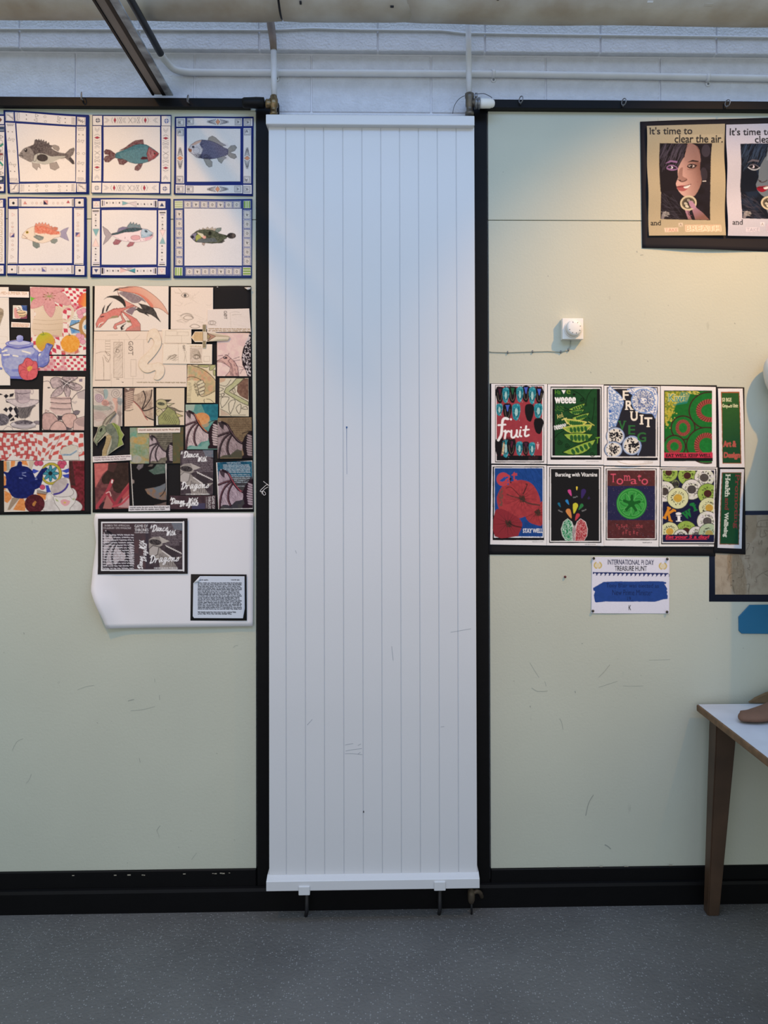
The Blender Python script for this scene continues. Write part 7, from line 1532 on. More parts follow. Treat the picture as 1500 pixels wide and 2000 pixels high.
def seed_pod(cv, x, y, rx, ry, c, tip, rot=0):
    cv.P([(x - rx, y - ry * .7), (x - rx * .6, y - ry), (x + rx * .6, y - ry), (x + rx, y - ry * .6), (x + rx * .9, y), (x + rx * .45, y + ry * .85), (x, y + ry), (x - rx * .6, y + ry * .75), (x - rx, y)], c, sm=3)
    if tip: cv.P([(x - rx * .5, y - ry * .85), (x + rx * .5, y - ry * .85), (x + rx * .3, y - ry * .6), (x + rx * .1, y), (x - rx * .1, y - .1 * ry), (x - rx * .3, y - ry * .6)], tip); cv.L([(x - rx * .55, y - ry * .3), (x - rx * .4, y + ry * .4), (x, y + ry * .7), (x + rx * .4, y + ry * .4), (x + rx * .55, y - ry * .3)], '7a6a5a', 4, .8, sm=3)
def seed_teal(cv, x, y, rx, ry):
    cv.P([(x - rx, y - ry * .7), (x - rx * .5, y - ry), (x + rx * .7, y - ry), (x + rx, y - ry * .4), (x + rx * .8, y + ry * .3), (x + rx * .2, y + ry), (x - rx * .7, y + ry * .8), (x - rx, y)], '2a8f9c', sm=3, tex=('1f6f80', 1.5, .6)); cv.L([(x - rx * .5, y - ry * .5), (x - rx * .5, y + ry * .4), (x, y + ry * .6), (x + rx * .5, y + ry * .2), (x + rx * .5, y - ry * .6)], '0f3c48', 7, .8, sm=3); cv.E(x, y, rx * .35, ry * .5, 'c6dcd4', a=.8, tex=('4fb0b4', 1, .5)); cv.hatch([(x - rx, y - ry), (x + rx, y - ry), (x + rx, y + ry), (x - rx, y + ry)], 14, 14, 70, '9fd8d8', 3, .6, 40)
def d_p1(cv):
    cv.R(140, 76, 752, 1040, '17161a'); cv.R(148, 86, 744, 1030, 'e6e3e2'); cv.R(160, 96, 728, 1018, '9c3c44', tex=('8d343e', 5, .4)); cv.R(160, 955, 728, 1018, '17161a'); cv.hatch(rq(160, 96, 728, 112), 60, 20, 80, '2a1a20', 5, .9)
    for x, y, t in ((200, 205, '4a2030'), (358, 200, '1f5a38'), (525, 190, '4a5cb8'), (690, 210, '4a62c0')): seed_pod(cv, x, y, 52, 100, '19171b', t)
    for x, y, rx, ry in ((275, 205, 42, 95), (450, 195, 42, 95), (605, 210, 42, 105)): seed_teal(cv, x, y, rx, ry)
    seed_teal(cv, 195, 385, 40, 75); seed_pod(cv, 295, 410, 54, 100, '19171b', '4a62b8'); seed_teal(cv, 405, 415, 52, 102); seed_pod(cv, 570, 425, 56, 108, '19171b', None); seed_teal(cv, 680, 400, 52, 90); seed_pod(cv, 685, 590, 58, 98, '19171b', None)
    seed_pod(cv, 190, 860, 50, 110, '19171b', None); seed_teal(cv, 275, 870, 45, 110); seed_pod(cv, 345, 860, 55, 100, '1c1519', '5a2038'); seed_teal(cv, 445, 870, 42, 86); seed_pod(cv, 525, 870, 44, 86, '241820', '4a2238'); seed_teal(cv, 602, 875, 40, 82); cv.P([(240, 790), (262, 790), (250, 940), (222, 940)], 'd8c09a'); cv.hatch(rq(225, 790, 260, 940), 30, 24, 10, '3a2a22', 3)
    cv.hatch([(160, 740), (400, 740), (400, 800), (160, 800)], 50, 40, 80, '19171b', 5, .9); cv.P([(655, 810), (690, 810), (678, 880), (668, 880)], 'd9a0a4'); cv.E(673, 796, 7, 9, 'e0b0b0')
    w_ = 'f1eeec'
    cv.L([(300, 500), (262, 492), (235, 520), (225, 620), (215, 700), (180, 765)], w_, 22, sm=5); cv.L([(180, 578), (268, 570)], w_, 16); cv.E(338, 505, 13, 13, w_)
    cv.L([(255, 655), (272, 650), (262, 740)], w_, 17, sm=3); cv.L([(266, 690), (300, 652), (325, 660)], w_, 15, sm=3)
    cv.L([(345, 645), (345, 720), (375, 730), (410, 680), (412, 640)], w_, 16, sm=4); cv.L([(412, 640), (408, 710), (428, 722)], w_, 15, sm=3); cv.L([(455, 640), (448, 705), (468, 715)], w_, 15, sm=3); cv.E(462, 605, 11, 11, w_)
    cv.L([(528, 590), (512, 690), (525, 715), (560, 700)], w_, 16, sm=3); cv.L([(490, 640), (562, 632)], w_, 13)
    cv.T('EAT 5 A DAY', 560, 968, 680, 984, '5a3038'); cv.T('FOR HEALTH', 560, 988, 672, 1004, '5a3038'); cv.words(575, 1046, 720, 1058, 1, '5a5a5e')
poster('red poster of dark seeds with the white word fruit', [(92, 62), (790, 66), (785, 1062), (92, 1056)], R1, d_p1)
def pod(cv, p, n, c='86a83c', edge=None, fill='2a5a2c'):
    a, b, sag = np.array(p[0], float), np.array(p[1], float), p[2]
    d = b - a; nn = np.array([-d[1], d[0]]) / np.hypot(*d)
    f = lambda t, o: a + d * t + nn * o
    top = [f(t, -sag * .12 * math.sin(math.pi * t)) for t in np.linspace(0, 1, 9)]; bot = [f(t, sag * math.sin(math.pi * t) ** .8) for t in np.linspace(1, 0, 9)]
    cv.P(top + bot, c, tex=('a8c060', 2, .5), line=edge or '16301a', lw=9 if edge else 7)
    for i in range(n):
        t = .28 + .5 * i / max(n - 1, 1); q = f(t, sag * .42); cv.E(q[0], q[1], sag * .17 + 3, sag * .36, fill, rot=math.degrees(math.atan2(d[1], d[0])) - 8)
def d_p2(cv):
    cv.R(830, 96, 1468, 1008, '19191b'); cv.R(842, 110, 1458, 976, 'e4e4e2'); cv.R(854, 124, 1450, 958, '17181a'); cv.R(886, 124, 1412, 958, '1f4a28', tex=('173c20', 6, .5))
    for q in ([(1350, 130), (1290, 220), (1270, 340)], [(1100, 140), (1180, 180), (1250, 250), (1200, 280)], [(1380, 240), (1370, 400), (1350, 520)], [(920, 690), (1000, 640), (1060, 600)], [(1000, 400), (1060, 380), (960, 350)], [(910, 560), (960, 520)], [(920, 690), (880, 740)], [(1320, 500), (1300, 480)]): cv.L(q, '0f2414', 7, .9, sm=4)
    for x, y in ((945, 790), (1040, 830), (1230, 260), (1350, 940)): cv.L([(x + 34 * (1 - t / 20) * math.cos(t * .6), y + 34 * (1 - t / 20) * math.sin(t * .6)) for t in range(18)], '0f2414', 6)
    cv.T('Ha', 888, 138, 958, 192, '5f9a34'); cv.P([(968, 140), (1022, 140), (996, 190)], 'f0f0ee'); cv.T('e', 1030, 138, 1082, 188, '7a9a3a'); cv.E(1124, 195, 18, 14, '101c12')
    cv.T('weeee', 884, 228, 1140, 300, 'f2f2f0', bold=6); cv.T('And', 905, 428, 985, 488, 'd0c878', rot=-22); cv.T('neeeee', 876, 568, 1026, 622, 'f0f0ee', rot=-12, bold=3); cv.hatch(rq(890, 340, 1000, 400), 26, 22, 30, '4f7a34', 4, .6)
    pod(cv, ((1050, 380), (1270, 300), 52), 5); pod(cv, ((1055, 405), (1258, 380), 60), 5, '5f9034'); pod(cv, ((1090, 490), (1320, 420), 62), 6); pod(cv, ((1010, 505), (1280, 540), 74), 6, '7a9a34', 'd0c868'); pod(cv, ((985, 610), (1345, 575), 92), 5, '7fa03a', 'c0c05a'); pod(cv, ((990, 690), (1365, 690), 110), 5); pod(cv, ((980, 915), (1400, 750), 105), 5)
    cv.L([(975, 510), (1030, 490)], 'd8d080', 9); cv.L([(1000, 490), (1040, 560)], 'd8d080', 8); cv.L([(1305, 535), (1375, 580)], 'b8b85a', 8); cv.L([(1400, 735), (1440, 730)], '6a9a34', 10); cv.L([(1420, 740), (1415, 800)], '6a9a34', 7); cv.L([(1345, 580), (1320, 635)], 'a8b050', 7); cv.words(1270, 1024, 1430, 1034, 1, '6a6a6e')
poster('green poster of open pea pods stacked like a tree', [(797, 68), (1494, 72), (1494, 1072), (792, 1066)], R1, d_p2)
def d_p3(cv):
    cv.R(76, 80, 574, 796, '1b1b20'); cv.R(84, 90, 566, 770, 'e8e4e0'); cv.R(92, 98, 554, 760, '26262e')
    def lace(p, n, seed, c='5f83b8', bg='dfe3e8', l=16):
        cv.P(p, bg, sm=3); cv.hatch(p, n, l, 40, c, 4.5, .85, 60, seed)
        q = spline(p, 3, True); cv.L(list(q) + [q[0]], '6a8abf', 5)
    lace([(92, 100), (140, 105), (210, 165), (240, 230), (210, 320), (170, 440), (150, 490), (92, 500)], 330, 1); cv.P([(92, 290), (125, 320), (100, 335)], '3a62b0')
    lace([(280, 100), (554, 98), (554, 376), (520, 340), (430, 335), (350, 300), (315, 200), (330, 160)], 210, 2, '3a62a8', 'e6e6e6'); 
    for a in range(30):
        t = math.radians(a * 12); cv.L([(430 + 40 * math.cos(t), 210 + 30 * math.sin(t)), (430 + 108 * math.cos(t), 215 + 112 * math.sin(t))], '27406e', 4.5, .7)
    cv.O(430, 215, 112, 116, '7a9aca', 7)
    def tom(cx, cy, rx, ry, seed):
        cv.E(cx, cy, rx, ry, 'a8b8d0', line='2a3450', lw=5); cv.E(cx, cy, rx * .82, ry * .82, 'ded8cc')
        R_ = random.Random(seed)
        for i in range(44):
            a = R_.uniform(0, 6.28); d = R_.uniform(.1, .74); cv.E(cx + rx * d * math.cos(a), cy + ry * d * math.sin(a), rx * .13, ry * .07, '1c1c24', rot=math.degrees(a) + R_.uniform(-40, 40), n=10)
    tom(160, 560, 92, 90, 3); tom(140, 690, 90, 80, 4); tom(320, 650, 95, 96, 5); cv.R(60, 760, 600, 770, 'e8e4e0'); cv.R(84, 98, 92, 770, 'e8e4e0'); cv.L([(300, 560), (360, 570), (410, 650), (380, 740)], '8fa4cc', 8, sm=3); cv.R(360, 680, 554, 760, '26262e', a=.0)
    w_ = 'ece4d4'
    for ch, x0, y0, x1, y1 in (('F', 222, 114, 284, 200), ('R', 252, 212, 332, 298), ('U', 302, 316, 378, 404), ('I', 396, 350, 430, 440), ('T', 442, 376, 514, 466)): cv.T(ch, x0, y0, x1, y1, w_, True, bold=5)
    for ch, x0, y0, x1, y1 in (('V', 186, 410, 262, 500), ('E', 286, 452, 350, 540), ('G', 372, 522, 456, 612)): cv.T(ch, x0, y0, x1, y1, '2f6a38', True, bold=3)
    cv.R(84, 766, 566, 770, 'e8e4e0'); cv.R(76, 770, 574, 796, '1b1b20'); cv.words(440, 806, 525, 816, 1, '9a8a70'); cv.L([(180, 806), (260, 830), (360, 836), (520, 822)], 'b8a890', 5, .8, sm=4)
poster('black poster with stepped white letters FRUIT and green letters VEG', [(50, 66), (596, 72), (592, 852), (46, 846)], R2, d_p3, dens=1.4, wave=lambda s, t: .006 * np.clip(t - .9, 0, 1) * 10 * np.sin(np.pi * np.clip(s * 1.2, 0, 1)) ** 2)
def d_p4(cv):
    cv.R(636, 114, 1110, 804, '17201a'); cv.R(642, 120, 1104, 720, '1f6a2c', tex=('186026', 5, .5)); cv.P([(642, 120), (900, 120), (860, 220), (760, 240), (700, 380), (642, 440)], 'b5a83c', sm=0, tex=('1f6a2c', 3, .75)); cv.P([(800, 130), (900, 130), (860, 240), (720, 260)], '2a8a8a', a=.5)
    R_ = random.Random(2)
    for i in range(70): cv.E(R_.uniform(650, 770), R_.uniform(180, 480) , R_.uniform(4, 12), R_.uniform(4, 12), 'c0b44c', a=.8 if R_.random() < .8 else .4)
    cv.T('Kiwi', 668, 142, 836, 214, 'cfc878', True, bold=6); cv.T('Kiwi', 674, 150, 842, 222, '2a8a94', True); cv.hatch(rq(850, 122, 980, 150), 40, 16, 20, 'c8bc58', 4, .8)
    for cx, cy, R0, r1, r2, w_ in ((1080, 310, 200, 108, 88, 34), (820, 478, 116, 56, 64, 22), (1050, 650, 196, 96, 100, 34), (736, 660, 108, 58, 56, 22)):
        cv.E(cx, cy, R0, R0 * .9 if cx > 1000 else R0, '1f7030', tex=('1a6428', 4, .5)); cv.O(cx, cy, R0, R0 * .9 if cx > 1000 else R0, '3a2420', 9, n=40); cv.O(cx, cy, r1, r2, '8a4038', w_, n=40)
        for a in range(60):
            t = a * 6.283 / 60; cv.L([(cx + (r1 - 8) * math.cos(t), cy + (r2 - 8) * math.sin(t)), (cx + (r1 + w_ * .7) * math.cos(t + .1), cy + (r2 + w_ * .7) * math.sin(t + .1))], 'b05a50' if a % 2 else '4a2420', 4, .8)
        cv.E(cx, cy, r1 * .7, r2 * .75, '1f7a34', tex=('186028', 3, .5))
    cv.R(1104, 100, 1150, 830, 'e6e3e2'); cv.R(600, 100, 636, 830, 'e6e3e2'); cv.R(636, 720, 1110, 772, 'c2324c'); cv.T('EAT WELL KEEP WELL', 654, 732, 1090, 762, '3a2024', True, bold=3); cv.R(636, 772, 1110, 804, '161a1c'); cv.words(970, 812, 1096, 822, 1, '6a5f54')
poster('green poster of large kiwi slice rings above a pink strip', [(602, 70), (1140, 80), (1146, 862), (602, 856)], R2, d_p4, dens=1.4)
def d_p5(cv):
    cv.R(110, 72, 752, 990, '17171a'); cv.R(126, 82, 744, 958, 'dfe0e4'); cv.R(136, 92, 734, 944, '20488c', tex=('18407c', 5, .5)); cv.hatch(rq(430, 100, 734, 420), 90, 50, 60, '163a74', 5, .6); cv.hatch(rq(470, 720, 734, 940), 60, 50, 70, '163a74', 5, .6)
    rd = 'a53c40'
    def slice_(p, cx, cy, seed, tone=rd):
        cv.P(p, tone, sm=3, tex=('8a3038', 5, .5))
        R_ = random.Random(seed)
        for i in range(16):
            a = i * .393 + R_.uniform(-.1, .1); r = R_.uniform(120, 240); cv.L([(cx, cy), (cx + r * .5 * math.cos(a) + R_.uniform(-12, 12), cy + r * .5 * math.sin(a)), (cx + r * math.cos(a), cy + r * math.sin(a))], '4d2022', 5, .8, sm=3, taper=True)
        cv.hatch([(cx - 40, cy - 40), (cx + 40, cy - 30), (cx + 50, cy + 40), (cx - 20, cy + 40)], 40, 26, 40, '3c3028', 6, .8, 60)
    slice_([(500, 640), (700, 520), (734, 530), (734, 790), (640, 796), (560, 760), (520, 700)], 660, 640, 5)
    slice_([(160, 480), (190, 380), (250, 300), (360, 255), (480, 240), (590, 280), (660, 370), (700, 480), (690, 560), (620, 640), (500, 700), (400, 720), (260, 680), (190, 600)], 470, 470, 6, 'a83e42'); cv.hatch([(180, 420), (240, 320), (230, 560), (190, 560)], 40, 26, 70, '5d5044', 6, .7, 40); cv.L([(480, 480), (560, 530), (690, 552)], '3c3430', 14, .8, sm=3); cv.L([(470, 470), (390, 455), (290, 420)], '3c3430', 9, .8, sm=3); cv.L([(490, 410), (540, 300), (520, 290)], '2c2624', 7, sm=3); cv.L([(280, 340), (340, 330), (440, 430)], '4a2424', 7, .8, sm=4)
    slice_([(136, 640), (220, 600), (330, 650), (440, 720), (480, 800), (440, 900), (400, 942), (136, 942)], 300, 780, 8, '8d3038'); cv.L([(310, 770), (380, 810), (470, 830)], '2c2020', 11, .8, sm=3)
    cv.R(734, 80, 744, 958, 'dfe0e4'); cv.R(744, 72, 752, 990, '17171a'); cv.R(752, 60, 800, 1050, 'e6e3e2')
    e = 'b8444c'
    cv.E(228, 226, 70, 76, e, rot=12); cv.P([(190, 250), (285, 178), (300, 230), (230, 262)], '24509a'); cv.O(240, 230, 74, 78, e, 12, rot=10); cv.R(292, 196, 310, 300, '24509a', a=.9); cv.T('a', 262, 170, 336, 278, e, True, bold=5); cv.T('t', 346, 134, 412, 252, e, True, bold=5); cv.T('t', 316, 204, 344, 278, '1c1c22', True, bold=3); cv.T('STAY WELL', 486, 846, 730, 896, 'ecebea', True, bold=3); cv.words(600, 1004, 740, 1016, 1, '55565c')
poster('blue poster of red tomato slices with the words eat and STAY WELL', [(96, 52), (780, 56), (782, 1056), (78, 1044)], R3, d_p5)
def d_p6(cv):
    cv.R(814, 80, 1462, 1024, '18181a'); cv.R(824, 90, 1450, 1010, 'e4e2e0'); cv.R(838, 100, 1438, 998, '1d1d1f'); cv.T('Bursting with Vitamins', 892, 148, 1412, 208, 'f0f0ee', bold=3)
    def drop(x0, y0, x1, y1, c):
        d = np.array([x1 - x0, y1 - y0], float); n = np.array([-d[1], d[0]]) * .34; a = np.array([x0, y0], float)
        cv.P([a, a + d * .62 + n * .62, a + d * .88 + n * .6, a + d, a + d * .88 - n * .6, a + d * .62 - n * .62], c, sm=3)
    for q in ((1158, 370, 1160, 320, 'dcc24a'), (1094, 442, 1058, 358, 'c94a8c'), (1218, 474, 1252, 350, '3a2a62'), (1062, 550, 1026, 484, '2f82c0'), (958, 580, 928, 522, '1f6a84'), (1122, 662, 1148, 524, 'c9c43c'), (1180, 614, 1234, 538, '2f7a44'), (1092, 720, 1040, 598, 'd28a4c'), (1138, 748, 1184, 656, 'b8404a')): drop(*q)
    cv.P([(1290, 470), (1310, 440), (1330, 470), (1300, 482)], '33284e'); cv.T('Vitamin', 1110, 440, 1168, 460, 'a8a8a8', rot=-18); cv.T('Vitamin', 924, 616, 984, 636, 'a8a8a8', rot=22); cv.T('Vitamin', 1218, 606, 1278, 626, 'a8a8a8', rot=-24)
    cv.P([(1020, 998), (975, 930), (962, 850), (990, 760), (1045, 718), (1100, 760), (1130, 850), (1125, 998)], 'cfd8cc', sm=0); cv.P([(1250, 998), (1290, 930), (1296, 850), (1270, 760), (1205, 718), (1160, 760), (1128, 850), (1125, 998)], 'd8c8c4')
    gl = [(1022, 998), (982, 930), (970, 850), (996, 765), (1045, 724), (1090, 765), (1110, 850), (1100, 998)]; rl = [(1245, 998), (1282, 930), (1288, 850), (1262, 765), (1205, 726), (1165, 770), (1148, 850), (1140, 998)]
    cv.P(gl, '2f8a5c', tex=('1f6a44', 5, .6)); cv.P(rl, 'a8343c', tex=('8d2a34', 5, .5)); cv.hatch(gl, 240, 9, 30, 'c6e0d0', 3.5, .8, 90, 4); cv.hatch(rl, 240, 9, 30, 'dca8a4', 3.5, .7, 90, 5); cv.P([(1100, 850), (1130, 800), (1150, 860), (1130, 920), (1140, 998), (1110, 998)], 'a89c9c', sm=0, tex=('8a7c80', 2, .6)); cv.R(838, 998, 1438, 1010, 'e4e2e0'); cv.words(1256, 1036, 1400, 1048, 1, '4a4a4e')
poster('black poster of coloured drops bursting from a split seed', [(788, 62), (1490, 62), (1488, 1062), (784, 1056)], R3, d_p6, wave=lambda s, t: .006 * np.clip(s - .9, 0, 1) * 10 * np.clip(t - .8, 0, 1) * 5)
def d_p7(cv):
    cv.R(66, 74, 564, 776, '18181a'); cv.R(74, 82, 556, 768, 'e6e2de'); cv.R(80, 92, 548, 758, '2a2a4c', tex=('232444', 6, .5)); cv.R(80, 92, 548, 246, '5a3030', tex=('4a2a2c', 5, .6)); cv.R(80, 580, 548, 758, '5a2e30', tex=('482628', 5, .6))
    R_ = random.Random(3)
    for i in range(170): cv.E(R_.uniform(84, 544), R_.uniform(96, 754), 2.4, 2.4, R_.choice(['8a8a9c', '9a7a74', '6a6a84']), n=6, a=.7)
    cv.E(318, 418, 148, 152, '2a8a36', n=40); cv.O(318, 418, 136, 140, '5aa85a', 5); cv.E(318, 418, 130, 134, '2f8f3a', tex=('22782e', 3, .6))
    for i in range(7):
        a = i * .897 + .3; cv.P([(318 + 30 * math.cos(a - .5), 418 + 30 * math.sin(a - .5)), (318 + 118 * math.cos(a - .32), 418 + 118 * math.sin(a - .32)), (318 + 118 * math.cos(a + .32), 418 + 118 * math.sin(a + .32)), (318 + 30 * math.cos(a + .5), 418 + 30 * math.sin(a + .5))], '3f9c48', a=.7, line='5fb060', lw=3, sm=2)
        for j in range(7): cv.E(318 + (60 + j * 8) * math.cos(a - .25 + j * .08), 418 + (60 + j * 8) * math.sin(a - .25 + j * .08), 5, 3, '16481e', rot=math.degrees(a))
    for i in range(5): a = i * 1.257 - 1.5; cv.L([(318, 418), (318 + 78 * math.cos(a), 418 + 74 * math.sin(a))], '1a5c26', 20)
    cv.E(318, 418, 34, 34, '1a5c26')
    for ch, x0, y0, x1, y1 in (('T', 112, 126, 166, 210), ('o', 172, 172, 236, 232), ('m', 240, 142, 308, 194), ('a', 308, 176, 370, 228), ('t', 374, 132, 412, 196), ('o', 414, 174, 478, 234)): cv.T(ch, x0, y0, x1, y1, 'd0566a', True)
    x = 164
    for ch, dy in (('t', 0), ('a', 22), ('s', 2), ('t', 14), ('e', 2)): cv.T(ch, x, 618 + dy, x + 20, 648 + dy, 'a84a50', True); x += 24
    for x in (330, 343, 356): cv.R(x - 3, 652, x + 3, 658, 'a84a50')
    cv.T('the', 358, 612, 428, 656, 'a84a50', True)
    for ch, x, dy in (('f', 224, 0), ('r', 258, -16), ('u', 290, 0), ('i', 330, -14), ('t', 360, 2)): cv.T(ch, x, 690 + dy, x + 22, 726 + dy, 'a84a50', True)
    cv.words(424, 792, 514, 806, 1, '4a4a4c')
poster('dark red and blue poster of a green tomato slice titled Tomato', [(50, 56), (592, 60), (582, 840), (44, 832)], R4, d_p7, dens=1.4)
def d_p8(cv):
    cv.R(606, 76, 1140, 816, '18181c'); cv.R(614, 84, 1128, 804, 'e6e2de'); cv.R(622, 94, 1118, 794, '1d1f3c')
    def kiwi(cx, cy, r, c, core, kc, sd='23231f', cream=False):
        cv.E(cx, cy, r, r, c, n=36, line='3a3a34', lw=4, tex=('b4c470' if not cream else 'cfd0a0', 4, .3)); R_ = random.Random(int(cx * 7 + cy))
        for i in range(52):
            a = R_.uniform(0, 6.283); d = kc + R_.uniform(.12, .42) * (r - kc); cv.E(cx + d * math.cos(a), cy + d * math.sin(a), 6, 3, sd, rot=math.degrees(a), n=8)
        cv.E(cx, cy, kc, kc * .95, core, tex=('8a7a5c' if cream else '3a2620', 2, .3))
    G, Wt, Cr = '8fae4a', 'dcd8d4', 'd5d8a8'
    kiwi(680, 115, 90, G, '4a2a26', 34); kiwi(862, 145, 92, G, '4a2a26', 36); kiwi(1025, 165, 95, Wt, '55504e', 42); kiwi(745, 225, 40, '4a4a4c', '3a3a3c', 18); kiwi(640, 300, 102, Wt, '4a4442', 40); kiwi(905, 280, 100, Wt, '4d4a4a', 44); kiwi(1060, 320, 98, G, '4d2a26', 38); kiwi(770, 365, 104, Cr, 'd0a83c', 42, cream=True); kiwi(1075, 460, 102, Cr, 'c9a03c', 38, cream=True); kiwi(1055, 590, 100, Wt, '5a5654', 42)
    kiwi(850, 690, 104, G, '4d2a26', 40); kiwi(690, 690, 92, Cr, 'd0a440', 36, cream=True); kiwi(800, 740, 72, Wt, '6a6664', 28); kiwi(950, 720, 80, Wt, '6a6664', 30); kiwi(1070, 710, 100, 'a8bc9c', 'b0a058', 36, cream=True)
    cv.R(590, 84, 614, 830, 'e6e2de'); cv.R(606, 76, 614, 816, '18181c'); cv.R(614, 84, 622, 804, 'e6e2de'); cv.R(1118, 84, 1128, 804, 'e6e2de'); cv.R(1128, 76, 1140, 816, '18181c'); cv.R(1140, 60, 1180, 830, 'e6e2de'); cv.R(600, 50, 1150, 76, 'e6e2de'); cv.R(606, 76, 1140, 84, '18181c'); cv.R(614, 84, 1128, 94, 'e6e2de')
    cv.R(622, 720, 1118, 794, '1d1f3c'); cv.R(614, 794, 1128, 804, 'e6e2de'); cv.R(606, 804, 1140, 816, '18181c'); cv.R(600, 816, 1150, 840, 'e6e2de')
    cv.T('K', 640, 462, 736, 576, 'd68a2c', True, rot=24, bold=8)
    cv.E(776, 517, 28, 15, 'eceae6', line='8a8a88', lw=3); cv.T('I', 752, 536, 804, 590, 'eceae6', True, bold=4); cv.T('w', 816, 484, 906, 558, '1f7a3c', True, rot=-28, bold=5); cv.T('I', 914, 430, 950, 486, '1f7a3c', True, rot=-20, bold=5); cv.E(908, 424, 26, 14, '1f7a3c', rot=-20)
    cv.T('Eat your 5 a day!', 652, 726, 1066, 766, 'c8344c', True, shear=.25, bold=4); cv.L([(654, 768), (1050, 766)], 'c8344c', 4); cv.words(970, 820, 1070, 830, 1, '5a5a5c')
poster('busy poster of many round kiwi slices with wavy right edge', [(596, 64), (1150, 66), (1118, 838), (588, 838)], R4, d_p8, dens=1.4, wave=lambda s, t: .007 * np.clip(s - .75, 0, 1) * 4 * (.5 + .5 * np.sin(9 * t + .5)))
RB = (1390, 745, 11.43)
def d_b1(cv):
    cv.P([(200, 232), (615, 232), (665, 1835), (240, 1835)], 'a05a34'); cv.P([(218, 255), (600, 258), (650, 1818), (248, 1818)], '2f5a2c', grad=('1c4a30', 400, 700, 640, 1400), tex=('274f28', 5, .3))
    cv.T('S3 BGE', 228, 368, 432, 448, 'dcdcae', True, bold=4); cv.T('Graphics Unit', 228, 504, 576, 602, 'dcdcae', True, bold=4); cv.P([(345, 505), (405, 500), (398, 545), (360, 550)], '2a2a1c')
    cv.T('Art &', 255, 1322, 530, 1450, 'b0584e', bold=14); cv.T('Design', 268, 1578, 620, 1730, 'b0584e', bold=14)
poster('green title strip reading S3 BGE Graphics Unit, Art & Design', [(136, 158), (688, 160), (738, 1922), (172, 1920)], RB, d_b1, y=-.0066, dens=1.6, paper='e2dfde', cat='sign', name='title_strip', group='green title strips', wave=lambda s, t: .003 * (1 + np.sin(5 * t)) * .5)
def d_b2(cv):
    cv.P([(1196, 112), (1388, 112), (1364, 820), (1174, 816)], '7a5038'); cv.P([(1204, 120), (1380, 120), (1358, 812), (1182, 808)], '1a4a30', tex=('174228', 5, .3))
    cv.T('Promoting', 1070, 370, 1606, 424, '7a3a3c', True, rot=91, bold=2); cv.T('Health', 1142, 218, 1362, 262, 'cdd6c8', True, rot=91.5, bold=3); cv.T('and', 1188, 402, 1308, 440, '7a3a3c', True, rot=91.5, bold=2); cv.T('Wellbeing', 1114, 600, 1352, 648, 'cdd6c8', True, rot=92, bold=3)
poster('green title strip reading Promoting Health and Wellbeing sideways', [(1180, 82), (1414, 82), (1390, 858), (1155, 850)], R4, d_b2, y=-.0066, dens=1.6, paper='d6d6da', cat='sign', name='title_strip', group='green title strips', wave=lambda s, t: .003 * (1 + np.sin(5 * t + 2)) * .5)

